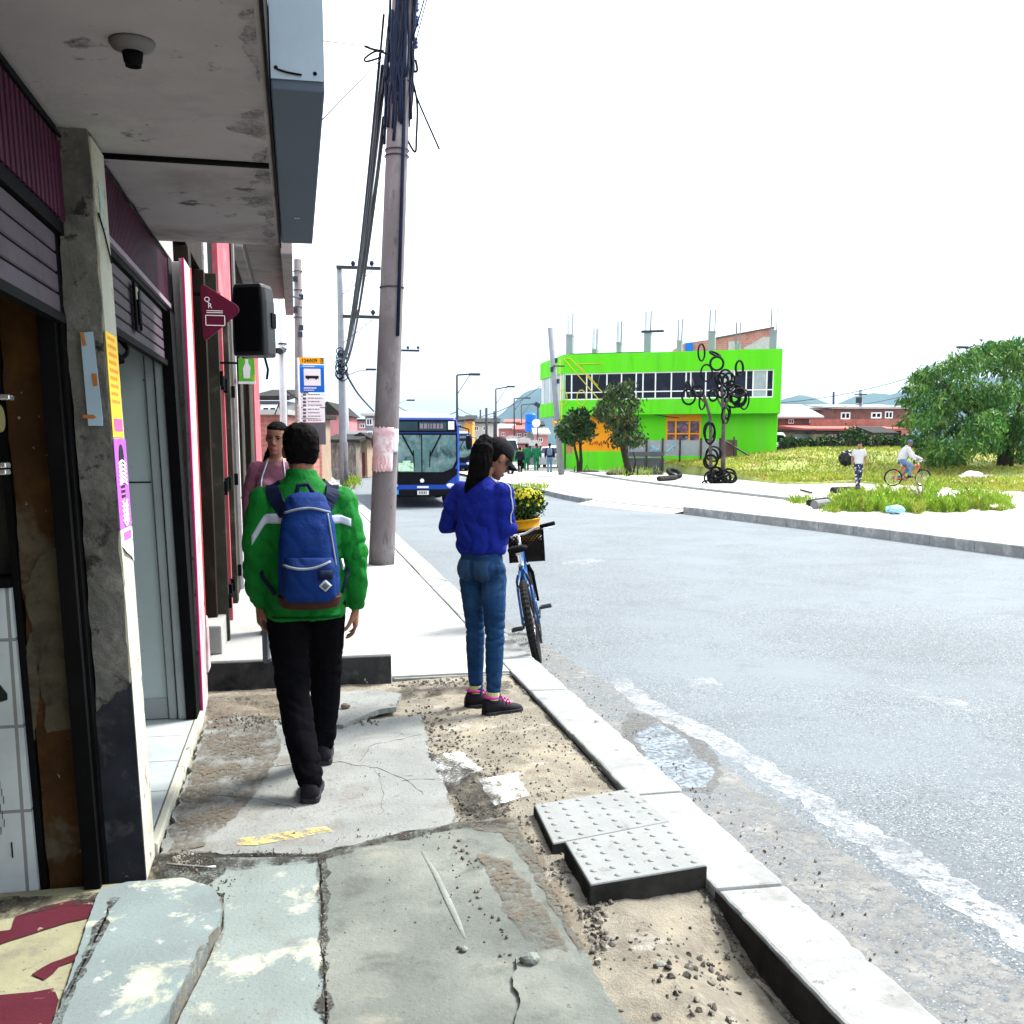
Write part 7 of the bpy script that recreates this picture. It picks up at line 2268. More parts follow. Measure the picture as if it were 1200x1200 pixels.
# jacket
b = man.mb()
torso(b, [((0, .0, .775), .160, .132, 2.5), ((0, .0, .79), .176, .147, 2.5), ((0, .0, .86), .178, .148, 2.5), ((0, 0, 1.0), .170, .140, 2.5), ((0, .0, 1.15), .178, .138, 2.5), ((0, -.005, 1.25), .185, .130, 2.5), ((0, -.005, 1.315), .168, .112, 2.3), ((0, -.004, 1.375), .108, .088, 2.1), ((0, .0, 1.41), .075, .072, 2)])
b.tube([(0, -.002, 1.375), (0, -.002, 1.405), (0, .0, 1.44)], [.078, .074, .070], 18)
for S_, E_, W_ in ((LS_, LE, LW), (RS_, RE, RW)):
    limb(b, [S_ + Vector((0, 0, -.01)), S_.lerp(E_, .5), E_, E_.lerp(W_, .55), W_ + Vector((0, 0, .02))], [.076, .074, .066, .061, .053])
    b.ellipsoid(W_ + Vector((0, 0, .008)), (.047, .047, .03))
jk = remesh(b, 'jacket', m_greencloth, man.e, .008, 2, fold_fn(Mn, .010, 11, 15, 7, ((1.07, .09, .010), (.86, .06, .008))))
bv = bvh_of(jk)
def cast(bv, M, x, z, ymin=-1., up=(0, 1, 0)):
    o = M @ Vector((x, ymin, z)); d = M.to_3x3() @ Vector(up)
    h = bv.ray_cast(o, d)
    return h[0], h[1]
def strip_on(bv, M, grid, off, name, m, parent, up=(0, 1, 0), y0=-1.):
    """a cloth strip: grid rows of (x, z) cast onto the garment from behind"""
    rows = []
    for r in grid:
        row = []
        for x, z in r:
            h, n_ = cast(bv, M, x, z, y0, up)
            if h is None: h, n_ = M @ Vector((x, -.1, z)), M.to_3x3() @ Vector((0, -1, 0))
            row.append(h + n_ * off)
        rows.append(row)
    n1 = len(rows[0]); vs = [p for r in rows for p in r]
    fs = [(j * n1 + i, j * n1 + i + 1, (j + 1) * n1 + i + 1, (j + 1) * n1 + i) for j in range(len(rows) - 1) for i in range(n1 - 1)]
    o = pydata(name, vs, fs, m, parent, True)
    s_ = o.modifiers.new('t', 'SOLIDIFY'); s_.thickness = .004; s_.offset = 0
    return o
g = [[(x, z) for x in np.linspace(-.15, .15, 22)] for z in (.800, .790)]
strip_on(bv, Mn, g, .0015, 'hem_seam', mat('dark_green_seam', (.002, .045, .008), .8, .1, 9, 0, spec=.03), jk)
g = []
for j in range(4):
    g.append([(x, (1.262 if x > -.165 else 1.262 - (-.165 - x) * 1.6) - .042 * j / 3 - .01) for x in np.linspace(-.225, -.075, 12)])
strip_on(bv, Mn, g, .003, 'reflective_stripe', m_whitestripe, jk)
g = []
for j in range(4):
    g.append([(x, (1.252 if x < .16 else 1.252 - (x - .16) * .4) - .036 * j / 3 - .01) for x in np.linspace(.085, .205, 10)])
strip_on(bv, Mn, g, .003, 'reflective_stripe', m_whitestripe, jk)
shoe(man, LA + Vector((0, .0, -.012)), LA + Vector((.02, .2, -.07)), 0, man.e, m_shoe, m_sole, .275, .047)
shoe(man, RA + Vector((0, .0, -.012)), RA + Vector((.01, .2, -.07)), 0, man.e, m_shoe, m_sole, .275, .047)
# backpack (worn, a thing of its own)
bp0 = Mn @ Vector((.012, -.24, .83))
bpk = thing('backpack', 'blue backpack with grey zips, diamond patch and brown base on the man in green', 'backpack', tuple(bp0))
b = man.mb()
def pk(z, w_, d0, d1, sq=3.0, dx_=0):
    return ell_ring((.012 + dx_, (d0 + d1) / 2, .862 + (z - .835) * .945), (1, 0, 0), (0, 1, 0), w_ * .94, (d1 - d0) / 2, 28, sq)
b.rings([pk(.835, .105, -.30, -.13), pk(.85, .128, -.325, -.125), pk(.90, .138, -.335, -.125), pk(1.0, .138, -.33, -.12), pk(1.1, .132, -.315, -.115), pk(1.2, .122, -.29, -.11), pk(1.28, .106, -.255, -.105, 2.6), pk(1.33, .085, -.215, -.10, 2.4), pk(1.35, .05, -.175, -.11, 2.2)])
pack = remesh(b, 'pack_body', m_packblue, bpk, .008, 3, fold_fn(Mn, .006, 5, 13, 9))
b = man.mb()
b.rings([pk(.865, .100, -.352, -.25, 2.8), pk(.89, .118, -.368, -.25, 2.8), pk(.96, .118, -.372, -.25, 2.8), pk(1.03, .116, -.362, -.25, 2.8), pk(1.065, .108, -.340, -.25, 2.6)])
pocket = remesh(b, 'front_pocket', m_packblue, bpk, .007, 3, fold_fn(Mn, .005, 8, 15, 10))
bvp = bvh_of(pack); bvk = bvh_of(pocket)
b = man.mb()
b.rings([pk(.828, .110, -.31, -.125), pk(.838, .135, -.339, -.118), pk(.885, .146, -.345, -.116), pk(.888, .138, -.335, -.13)])
b.build('leather_base', m_leather, bpk, smooth=False, bevel=.006)
def zipline(bv, pts, r, name='zip', m=m_zip):
    q = []
    for x, z in pts:
        h, n_ = cast(bv, Mn, x, z)
        if h is not None: q.append(h + n_ * .002)
    b = MB(); b.tube(q, r, 6); return b.build(name, m, bpk, smooth=True)
zipline(bvp, [(-.094 + .012 + .188 * t, 1.262 + .020 * math.sin(PI * t)) for t in np.linspace(0, 1, 20)], .0055)
zipline(bvp, [(.096 + .028 * t, 1.258 - .22 * t) for t in np.linspace(0, 1, 16)], .004)
zipline(bvk, [(-.092 + .19 * t, 1.050 - .020 * math.sin(PI * t) + .012 * t) for t in np.linspace(0, 1, 20)], .006)
def patch_on(bv, pts, name, m, off=.004, n=5):
    g = []
    return strip_on(bv, Mn, pts, off, name, m, bpk)
cxp, czp = .074, .965
patch_on(bvk, [[(cxp + (u - v) * .027, czp + (u + v) * .027) for u in np.linspace(-.5, .5, 5)] for v in np.linspace(-.5, .5, 5)], 'diamond_patch', mat('grey_patch', (.30, .33, .36), .7, .1, 40, 0), .003)
patch_on(bvk, [[(cxp + (u - v) * .017, czp + (u + v) * .017) for u in np.linspace(-.5, .5, 4)] for v in np.linspace(-.5, .5, 4)], 'patch_mark', mat('dark_patch_mark', (.07, .08, .09), .7, .1, 40, 0), .006)
patch_on(bvk, [[(x, z) for x in np.linspace(.045, .105, 5)] for z in np.linspace(1.03, .99, 3)], 'label_flap', m_packdk, .004)
# grab handle and straps over the shoulders
b = man.mb()
b.tube([(-.03, -.16, 1.335), (-.022, -.15, 1.375), (.02, -.145, 1.38), (.045, -.155, 1.335)], .010, 8)
b.build('grab_handle', m_packdk, bpk, smooth=True)
for sx in (-1, 1):
    g = []
    pts = []
    for t in np.linspace(0, 1, 26):
        a = PI * (1.0 - t * .92)
        x = sx * (.075 + .055 * math.sin(PI * min(1, t * 1.2)))
        o = Mn @ Vector((x, -.005 + .45 * math.cos(a) , 1.25 + .45 * math.sin(a))); tgt = Mn @ Vector((x * .97, -.005, 1.25))
        h = bv.ray_cast(o, (tgt - o).normalized())
        if h[0] is not None: pts.append((h[0] + h[1] * .009, h[1]))
    rows = []
    for i, (p, n_) in enumerate(pts):
        d_ = (pts[min(i + 1, len(pts) - 1)][0] - pts[max(i - 1, 0)][0]).normalized(); sd_ = d_.cross(n_).normalized()
        rows.append([p - sd_ * .032 - n_ * .005, p - sd_ * .032 + n_ * .005, p + sd_ * .032 + n_ * .005, p + sd_ * .032 - n_ * .005])
    b = MB(); b.rings(rows); b.build('shoulder_strap', m_packdk, bpk, smooth=False, bevel=.003)
    b = man.mb(); b.tube([(sx * .145 + .012, -.13, .90), (sx * .185, -.10, .98), (sx * .200, .0, 1.04), (sx * .19, .10, 1.08)], .011, 6, flat=.5); b.build('side_strap', m_packdk, bpk, smooth=True)
b = man.mb(); b.tube([(.152, -.215, 1.06), (.160, -.22, 1.03), (.157, -.22, 1.015)], .007, 6); b.build('zip_pull', m_alu, bpk, smooth=True)
# clear folder in his left hand
pf = Mn @ Vector((-.20, .06, .76))
fo = thing('folder', 'clear plastic document folder held in the left hand of the man', 'folder', tuple(pf))
m_folder = mat('cloudy_plastic_folder', (.42, .45, .46), .25, .25, 9, .1, 20, spec=.6)
b = man.mb(); b.hexa([(-.190, .035, .575), (-.178, .035, .575), (-.118, .20, .575), (-.130, .20, .575), (-.190, .035, .82), (-.178, .035, .82), (-.118, .20, .82), (-.130, .20, .82)]); b.build('folder_sheet', m_folder, fo, bevel=.002)
b = man.mb(); b.box(-.198, .030, .57, -.176, .048, .825); b.hexa([(-.194, .033, .562), (-.174, .033, .562), (-.114, .203, .562), (-.134, .203, .562), (-.194, .033, .576), (-.174, .033, .576), (-.114, .203, .576), (-.134, .203, .576)]); b.build('folder_spine', m_sgrey, fo, bevel=.002)

# ---- woman in blue jacket with black cap by the bicycle
wp0 = AY(572, 700, 5.92)
wom = Person('person', 'woman in royal blue jacket, jeans and black cap standing by the bicycle', (wp0.x - .035, 5.92, -.022), R(-45))
Mw = wom.M
inv = Mw.inverted()
def wl_(px, py, z, yy=None):
    g_ = G(px, py, z); return inv @ g_
A1 = inv @ G(557, 812, .07); A2 = inv @ G(578, 820, .07)
A1.z = .095; A2.z = .095
LS_, RS_ = Vector((-.150, .0, 1.305)), Vector((.145, .0, 1.305))
LE, RE = Vector((-.245, -.005, 1.10)), Vector((.165, .0, 1.085))
LW, RW = Vector((-.085, .20, 1.11)), Vector((.035, .205, 1.13))
LH, RH = Vector((-.078, 0, .865)), Vector((.078, 0, .865))
LK, RK = LH.lerp(A1, .52) + Vector((0, .018, 0)), RH.lerp(A2, .52) + Vector((0, .018, 0))
Hw = head_matrix((.0, .02, 1.375), R(-20), R(32))
b = wom.mb()
torso(b, [((0, 0, .84), .09, .065, 2.3), ((0, 0, .95), .095, .07, 2.3), ((0, 0, 1.12), .10, .08, 2.2), ((0, 0, 1.27), .13, .085, 2.3), ((0, 0, 1.34), .10, .06, 2.2), ((0, 0, 1.37), .045, .045, 2)])
b.tube([(0, -.002, 1.33), (.0, .012, 1.385), (.012, .035, 1.445)], [.048, .045, .047], 14)
limb(b, [LS_, LE, LW], [.045, .036, .024]); limb(b, [RS_, RE, RW], [.045, .036, .024])
limb(b, [LH, LK, A1], [.055, .04, .032]); limb(b, [RH, RK, A2], [.055, .04, .032])
hand(b, RW, (-.45, .75, .25), (-.8, -.5, .1), 1, .5, .92)
hand(b, LW, (.45, .75, .15), (.8, -.5, .1), -1, .55, .92)
bh = MB(Mw @ Hw); head_shape(bh, .97)
me_ = bpy.data.meshes.new('x'); bh.bm.to_mesh(me_); b.bm.from_mesh(me_); bh.bm.free(); bpy.data.meshes.remove(me_)
remesh(b, 'body', m_skin, wom.e, .0048, 2)
face(wom, Hw, wom.e, .97)
hair_cap(wom, Hw, wom.e, .97, 1.05, zlow=.060, seed=4, amp=.003)
b = MB(Mw @ Hw)
b.tube([Vector((0, -.080, .150)), Vector((.004, -.115, .145)), Vector((.014, -.118, .095)), Vector((.022, -.098, .02)), Vector((.020, -.080, -.05)), Vector((.008, -.078, -.12)), Vector((-.004, -.080, -.18))], [.026, .050, .066, .068, .060, .040, .010], 14)
remesh(b, 'ponytail', m_hair, wom.e, .007, 2, lambda p: .006 * noise.noise(Vector((p.x * 60, p.y * 60, p.z * 9))) + .004 * noise.noise(p * 90))
b = MB(Mw @ Hw); b.torus((0, -.105, .155), .024, .008, rmat(PI / 2, 0, 0), 16, 8); b.build('hair_band', m_blackcloth, wom.e, smooth=True)
# cap
m_cap = mat('black_cap_fabric', (.004, .004, .006), .85, .2, 9, .2, 160)
b = MB(Mw @ Hw)
s = .97
prof = [(.128, .0795, .098, -.103), (.140, .0805, .099, -.104), (.165, .080, .097, -.103), (.19, .074, .088, -.096), (.212, .060, .068, -.078), (.228, .040, .044, -.052), (.236, .016, .016, -.02)]
b.rings([ell_ring((0, (f + q) / 2 * s, z * s), (1, 0, 0), (0, 1, 0), w_ * s, (f - q) / 2 * s, 30, 2.2) for z, w_, f, q in prof])
b.ellipsoid((0, -.003, .230), (.010, .010, .007))
cap = b.build('cap', m_cap, wom.e, smooth=True)
b = MB(Mw @ Hw)
rows = []
for t in np.linspace(-1, 1, 13):
    x0_ = .073 * math.sin(t * 1.25); y0_ = -.0 + .093 * math.cos(t * 1.25) ** .8 if abs(t) < .99 else .03
    ln = .075 * math.cos(t * PI / 2) ** .6 if abs(t) < 1 else 0
    zz = .128 - .022 * abs(t) ** 2
    rows.append([(x0_, y0_, zz), (x0_, y0_, zz + .005), (x0_ * 1.05, y0_ + ln, zz - .008 - .012 * abs(t)), (x0_ * 1.05, y0_ + ln, zz - .012 - .012 * abs(t))])
b.rings(rows); b.build('brim', m_cap, cap, smooth=False)
b = MB(Mw @ Hw); b.torus((0, -.098, .150), .024, .004, rmat(PI / 2 - .2, 0, 0), 16, 6); b.cbox((.03, -.097, .137), (.014, .004, .012)); b.build('strap', m_alu, cap)
# jeans
b = wom.mb()
torso(b, [((0, .0, .97), .120, .092, 2.4), ((0, -.01, .90), .133, .102, 2.3), ((0, -.012, .84), .136, .105, 2.3), ((0, 0, .785), .09, .08, 2.2)])
for sx in (-1, 1): b.ellipsoid((sx * .060, -.050, .85), (.072, .068, .080))
limb(b, [LH + Vector((0, 0, -.03)), LH.lerp(LK, .5), LK, LK.lerp(A1, .42), A1 + Vector((0, .005, .01))], [.080, .071, .056, .054, .041])
limb(b, [RH + Vector((0, 0, -.03)), RH.lerp(RK, .5), RK, RK.lerp(A2, .42), A2 + Vector((0, .005, .01))], [.080, .071, .056, .054, .041])
jeans = remesh(b, 'jeans', m_jean, wom.e, .0075, 3, fold_fn(Mw, .004, 6, 26, 8, ((.47, .06, .006), (.80, .04, .005), (.14, .05, .007))))
bvj = bvh_of(jeans)
for sx in (-1, 1):
    g = [[(sx * .060 + u * .048 * (1 - .0 * v), .905 - v * .11 - (.018 * (1 - abs(u)) if v == 1 else 0)) for u in np.linspace(-1, 1, 7)] for v in np.linspace(0, 1, 6)]
    o = strip_on(bvj, Mw, g, .002, 'back_pocket', mat('faded_denim', (.016, .042, .095), .85, .2, 9, .3, 220), jeans)
g = [[(x, z) for x in np.linspace(-.10, .10, 18)] for z in (.948, .936, .926)]
strip_on(bvj, Mw, g, .003, 'waistband', MATS['faded_denim'], jeans)
# jacket, bunched at the waist
b = wom.mb()
torso(b, [((0, .0, .935), .128, .105, 2.4), ((0, .0, .945), .142, .118, 2.4), ((0, .0, .975), .155, .128, 2.4), ((0, 0, 1.02), .160, .130, 2.4), ((0, .0, 1.12), .158, .122, 2.4), ((0, .0, 1.24), .170, .115, 2.4), ((0, 0, 1.315), .155, .095, 2.3), ((0, .004, 1.36), .09, .072, 2.1), ((0, .008, 1.385), .058, .055, 2)])
for S_, E_, W_ in ((LS_, LE, LW), (RS_, RE, RW)):
    limb(b, [S_ + Vector((0, 0, -.012)), S_.lerp(E_, .5) + Vector((0, -.004, 0)), E_, E_.lerp(W_, .5), W_.lerp(E_, .12)], [.068, .070, .070, .058, .042])
jw = remesh(b, 'jacket', m_royal, wom.e, .0085, 3, fold_fn(Mw, .010, 21, 13, 7, ((.98, .05, .010), (1.12, .07, .008))))
# pale piping down the right sleeve
bvw = bvh_of(jw)
q = []
for t in np.linspace(0, 1, 18):
    p = (RS_ + Vector((-.09, 0, .06))).lerp(RS_ + Vector((.02, .0, .0)), min(1, t * 3)) if t < .33 else (RS_ + Vector((.02, 0, 0))).lerp(RE, (t - .33) / .67)
    o = Mw @ (p + Vector((.5, -.12, .35))); h = bvw.ray_cast(o, ((Mw @ p) - o).normalized())
    if h[0] is not None: q.append(h[0] + h[1] * .003)
b = MB(); b.tube(q, .0045, 6); b.build('sleeve_piping', m_whitestripe, jw, smooth=True)
fd = (Mw.inverted().to_3x3() @ Vector((.95, .30, 0)))
for A_k in (A1, A2):
    sh_ = shoe(wom, A_k + Vector((0, 0, -.004)), A_k + fd * .2, 0, wom.e, m_shoe, m_sole, .255, .043)
    d_ = fd.normalized(); sd_ = Vector((-d_.y, d_.x, 0))
    b = wom.mb()
    for k in range(4):
        p = Vector((A_k.x, A_k.y, 0)) + d_ * (.035 + .022 * k); z_ = .108 - .011 * k + A_k.z - .09
        b.tube([p - sd_ * .03 + Vector((0, 0, z_ - .022)), p + Vector((0, 0, z_ + .006)), p + sd_ * .03 + Vector((0, 0, z_ - .022))], .004, 5)
    b.torus((A_k.x - d_.x * .01, A_k.y - d_.y * .01, .105 + A_k.z - .09), .040, .007, None, 18, 6)
    b.build('laces', m_magshoe, sh_, smooth=True)
    b = wom.mb(); b.tube([A_k + Vector((0, 0, .0)), A_k + Vector((0, 0, .045))], .039, 14); b.build('sock', mat('yellow_grey_sock', (.42, .42, .20), .9, .2, 9), wom.e)
# phone in her hands
pp0 = Mw @ Vector((.01, .335, 1.185))
b = MB(Mw @ Matrix.Translation((-.02, .265, 1.165)) @ rmat(R(-40), 0, 0).to_4x4()); b.box(-.036, -.005, -.07, .036, .005, .07)
tag(b.build('phone', m_black, None, bevel=.004), 'dark phone held in both hands by the woman in blue', 'phone')

# ---- woman in the pink top looking out of the doorway
c = AY(325, 560, 7.75)
pw_ = Person('person', 'woman in dusty pink top with white lanyard leaning out beside the dark doors', (c.x, 7.75, .166), R(176))
Mp = pw_.M
b = pw_.mb()
Hp = head_matrix((0, .015, 1.285), R(-8), R(8), R(-6))
LS_, RS_ = Vector((-.145, 0, 1.205)), Vector((.145, 0, 1.205))
LE, RE = Vector((-.215, -.02, .99)), Vector((.215, -.03, .99))
LW, RW = Vector((-.19, .08, .80)), Vector((.20, .02, .77))
torso(b, [((0, 0, .76), .13, .10, 2.3), ((0, 0, .9), .14, .10, 2.3), ((0, 0, 1.05), .13, .09, 2.2), ((0, 0, 1.2), .14, .09, 2.3), ((0, 0, 1.26), .10, .07, 2.2), ((0, 0, 1.30), .05, .05, 2)])
b.tube([(0, .0, 1.25), (0, .012, 1.30), (0, .022, 1.36)], [.056, .05, .05], 14)
limb(b, [LS_, LE, LW], [.05, .038, .027]); limb(b, [RS_, RE, RW], [.05, .038, .027])
limb(b, [(-.08, 0, .78), (-.085, .01, .42), (-.09, 0, .09)], [.085, .058, .038]); limb(b, [(.08, 0, .78), (.085, .01, .42), (.09, 0, .09)], [.085, .058, .038])
hand(b, RW + Vector((0, 0, -.015)), (0, .1, -1), (-1, .1, 0), -1, .4, .92); hand(b, LW + Vector((0, 0, -.015)), (0, .1, -1), (1, .1, 0), 1, .4, .92)
bh = MB(Mp @ Hp); head_shape(bh, .98)
me_ = bpy.data.meshes.new('x'); bh.bm.to_mesh(me_); b.bm.from_mesh(me_); bh.bm.free(); bpy.data.meshes.remove(me_)
remesh(b, 'body', m_skin2, pw_.e, .0052, 2)
face(pw_, Hp, pw_.e, .98, (.34, .10, .11))
hair_cap(pw_, Hp, pw_.e, .98, 1.06, zlow=.05, seed=7, amp=.003, front=.062)
b = MB(Mp @ Hp); b.tube([Vector((.03, -.085, .08)), Vector((.05, -.075, .01)), Vector((.07, -.03, -.05)), Vector((.085, .02, -.10))], [.035, .036, .03, .012], 10); remesh(b, 'side_hair', m_hair, pw_.e, .007, 2, lambda p: .004 * noise.noise(p * 60))
m_dpink = mat('dusty_pink_fabric', (.15, .06, .088), .85, .12, 6, .5, 28, bdist=.015)
b = pw_.mb()
torso(b, [((0, 0, .74), .165, .135, 2.3), ((0, .01, .85), .168, .14, 2.3), ((0, .01, .95), .158, .135, 2.3), ((0, .005, 1.05), .155, .115, 2.3), ((0, 0, 1.17), .165, .105, 2.3), ((0, 0, 1.23), .145, .09, 2.2), ((0, 0, 1.27), .085, .065, 2.1), ((0, 0, 1.285), .062, .055, 2)])
for sx in (-1, 1): b.ellipsoid((sx * .072, .085, 1.075), (.075, .065, .075))
limb(b, [LS_, LS_.lerp(LE, .5), LE, LW], [.066, .063, .055, .042]); limb(b, [RS_, RS_.lerp(RE, .5), RE, RW], [.066, .063, .055, .042])
tp = remesh(b, 'top', m_dpink, pw_.e, .008, 3, fold_fn(Mp, .004, 31, 14, 8, ((.98, .08, .004),)))
b = pw_.mb()
torso(b, [((0, 0, .80), .16, .125, 2.3), ((0, -.01, .72), .17, .13, 2.3), ((0, 0, .66), .11, .09, 2.2)])
for sx in (-1, 1): limb(b, [(sx * .08, 0, .74), (sx * .085, .01, .42), (sx * .09, 0, .10)], [.10, .07, .05])
remesh(b, 'trousers', m_blackcloth, pw_.e, .01, 3)
for sx in (-1, 1): shoe(pw_, (sx * .09, 0, .09), (sx * .10, .2, .03), 0, pw_.e, m_shoe, m_sole, .24, .042)
bvt = bvh_of(tp)
q = []
for t in np.linspace(0, 1, 22):
    if t < .5: x, z = .055 + .045 * (t / .5), 1.275 - .13 * (t / .5)
    else: x, z = .10 - .0 * t, 1.145 - .42 * ((t - .5) / .5)
    h = bvt.ray_cast(Mp @ Vector((x, 1, z)), Mp.to_3x3() @ Vector((0, -1, 0)))
    if h[0] is not None: q.append(h[0] + h[1] * .004)
q2 = []
for t in np.linspace(0, 1, 12):
    x, z = -.05 - .02 * t, 1.28 - .16 * t
    h = bvt.ray_cast(Mp @ Vector((x, 1, z)), Mp.to_3x3() @ Vector((0, -1, 0)))
    if h[0] is not None: q2.append(h[0] + h[1] * .004)
b = MB(); b.tube(q, .0055, 6); b.tube(q2, .0055, 6); b.build('lanyard', m_whitestripe, pw_.e, smooth=True)

# ---- small figures farther off
def far_person(label, px, py, Y_or_none, yaw, top, bottom, hairm, height=1.62, stride=.18, arms=.05, z=0., pack=None, vox=.018, pose='walk', hat=None, skin=None, group=None):
    g_ = G(px, py, z)
    s = height / 1.62
    P_ = Person('person', label, tuple(g_), yaw, group)
    e = P_.e
    ex = Matrix.Scale(s, 4)
    k = lambda *p: Vector(p)
    LA_, RA_ = k(-.08, -stride, .09), k(.08, stride, .09)
    LK_, RK_ = k(-.085, -stride * .3 + .03, .46), k(.085, stride * .55 + .03, .47)
    LH_, RH_ = k(-.085, 0, .85), k(.085, 0, .85)
    LS1, RS1 = k(-.175, 0, 1.31), k(.175, 0, 1.31)
    LE1, RE1 = k(-.235, .02, 1.06), k(.235, -.04, 1.06)
    LW1, RW1 = k(-.25, .13, .86), k(.25, arms, .83)
    H_ = head_matrix((0, .005, 1.36), 0, R(4))
    b = P_.mb(ex)
    torso(b, [((0, 0, .84), .12, .09, 2.3), ((0, 0, 1.1), .13, .09, 2.3), ((0, 0, 1.3), .15, .09, 2.3), ((0, 0, 1.37), .05, .05, 2)])
    b.tube([(0, 0, 1.33), (0, .01, 1.45)], [.052, .052], 10)
    limb(b, [LS1, LE1, LW1], [.05, .04, .028]); limb(b, [RS1, RE1, RW1], [.05, .04, .028])
    limb(b, [LH_, LK_, LA_], [.08, .055, .04]); limb(b, [RH_, RK_, RA_], [.08, .055, .04])
    hand(b, LW1, (0, .2, -1), (1, 0, 0), 1, .4); hand(b, RW1, (0, .2, -1), (-1, 0, 0), -1, .4)
    bh = MB(P_.M @ ex @ H_); head_shape(bh)
    me_ = bpy.data.meshes.new('x'); bh.bm.to_mesh(me_); b.bm.from_mesh(me_); bh.bm.free(); bpy.data.meshes.remove(me_)
    remesh(b, 'body', skin or m_skin, e, vox * .7, 1)
    hm = MB(P_.M @ ex @ H_)
    prof = [(.05, .062, -.01, -.085), (.11, .077, .0, -.10), (.16, .077, .05, -.103), (.19, .070, .082, -.095), (.215, .05, .05, -.06), (.23, .015, .012, -.02)]
    hm.rings([ell_ring((0, (f + q) / 2, z_), (1, 0, 0), (0, 1, 0), w_, (f - q) / 2, 16, 2.2) for z_, w_, f, q in prof])
    hm.build('hair' if not hat else 'cap', hat or hairm, e, smooth=True)
    b = P_.mb(ex)
    torso(b, [((0, 0, .84), .165, .13, 2.4), ((0, 0, 1.0), .165, .125, 2.4), ((0, 0, 1.2), .185, .12, 2.4), ((0, 0, 1.32), .16, .09, 2.3), ((0, 0, 1.375), .07, .06, 2)])
    sl_ = .48 if pose == 'short' else .95
    limb(b, [LS1, LS1.lerp(LE1, .5 if sl_ < .9 else 1), LS1.lerp(LE1, .6) if sl_ < .9 else LE1.lerp(LW1, .85)], [.072, .068, .055]); limb(b, [RS1, RS1.lerp(RE1, .5 if sl_ < .9 else 1), RS1.lerp(RE1, .6) if sl_ < .9 else RE1.lerp(RW1, .85)], [.072, .068, .055])
    remesh(b, 'top', top, e, vox, 2, fold_fn(P_.M, .006, px, 12, 7))
    b = P_.mb(ex)
    torso(b, [((0, 0, .93), .15, .115, 2.4), ((0, 0, .82), .16, .12, 2.3), ((0, 0, .76), .10, .09, 2.2)])
    limb(b, [LH_, LK_, LA_ + k(0, 0, .02)], [.095, .072, .05]); limb(b, [RH_, RK_, RA_ + k(0, 0, .02)], [.095, .072, .05])
    remesh(b, 'trousers', bottom, e, vox, 2, fold_fn(P_.M, .005, px + 3, 16, 8))
    Ps = Person.__new__(Person); Ps.e = e; Ps.M = P_.M @ ex
    for A_k in (LA_, RA_): shoe(Ps, A_k, A_k + k(0, .2, 0), 0, e, m_shoe, m_sole, .26, .045)
    return P_
m_whitetee = mat('white_cotton', (.40, .40, .42), .85, .06, 6, .1)
m_patleg = mat('patterned_leggings', (.018, .025, .055), .8, .3, 9, .1, layers=(((.50, .50, .55), 9, .57, .62, 2),))
m_darkjk = mat('dark_jacket', (.007, .008, .011), .85, .2, 6, .1)
m_greenov = mat('green_overalls', (.008, .12, .05), .8, .15, 6, .1)
m_jean2 = mat('pale_denim', (.085, .15, .25), .85, .2, 6, .1)
m_navyjk = mat('navy_jacket', (.006, .009, .03), .85, .2, 6, .1)
far_person('woman in white top and patterned leggings walking on the plaza', 1005, 570, None, R(165), m_whitetee, m_patleg, m_hair, 1.62, .16, z=0, pose='short', skin=m_skin2)
far_person('person in green overalls on the left of the pair at the road end', 617, 553, None, R(-10), m_greenov, m_greenov, m_hair, 1.68, .10, z=-.1, group=None)
far_person('person in green overalls on the right of the pair at the road end', 628.5, 553, None, R(-10), m_greenov, m_greenov, m_hair, 1.72, .14, z=-.1)
far_person('person in black walking left of the green overalls pair', 609.5, 555.5, None, R(-5), m_darkjk, m_blackcloth, m_hair, 1.5, .12, z=-.1)
wk = far_person('person in navy jacket and jeans walking by the green corner', 644, 553.5, None, R(-15), m_navyjk, m_jean2, m_hair, 1.62, .14, z=-.0)
b = wk.mb(); b.rings([ell_ring((0, -.2, z_), (1, 0, 0), (0, 1, 0), w_, .10, 12, 3) for z_, w_ in ((.95, .10), (1.0, .15), (1.25, .15), (1.34, .09))]); o = b.build('backpack', mat('slate_pack', (.10, .13, .20), .8, .2, 6), None, smooth=True); tag(o, 'slate blue backpack worn by the walker at the green corner', 'backpack')
# yellow motorcyclist beside the cart
mo = far_person('motorcyclist in a yellow vest beside the green cart', 590, 556, None, R(160), mat('hi_vis_yellow', (.55, .60, .03), .7, .1, 6), m_blackcloth, m_hair, 1.5, .03, z=-.1, hat=m_bwhite)
g_ = G(589, 557, -.1)
e = thing('motorcycle', 'black motorcycle ridden by the person in the yellow vest', 'motorcycle', (g_.x, g_.y - .15, -.1))
M = m2(Vector((g_.x, g_.y - .15, -.1)), R(20))
for y in (-.75, .55):
    b = MB(M); b.torus((0, y, .3), .24, .07, rmat(0, PI / 2, 0), 20, 8); b.build('wheel', m_tyre, e, smooth=True)
b = MB(M); b.rings([ell_ring((0, y, z_), (1, 0, 0), (0, 0, 1), w_, h_, 12, 2.5) for y, z_, w_, h_ in ((-.6, .62, .05, .08), (-.35, .62, .15, .2), (.1, .62, .12, .12), (.6, .68, .10, .07))]); b.build('body', m_bblack, e, smooth=True)
b = MB(M); b.tube([(0, -.75, .3), (0, -.55, .85)], .035, 6); b.tube([(-.33, -.5, .95), (0, -.55, .9), (.33, -.5, .95)], .02, 6); b.build('fork', m_metal_dk, e)
b = MB(M); b.ellipsoid((0, -.72, .78), (.1, .06, .1)); b.build('headlight', m_lamp, e, smooth=True)

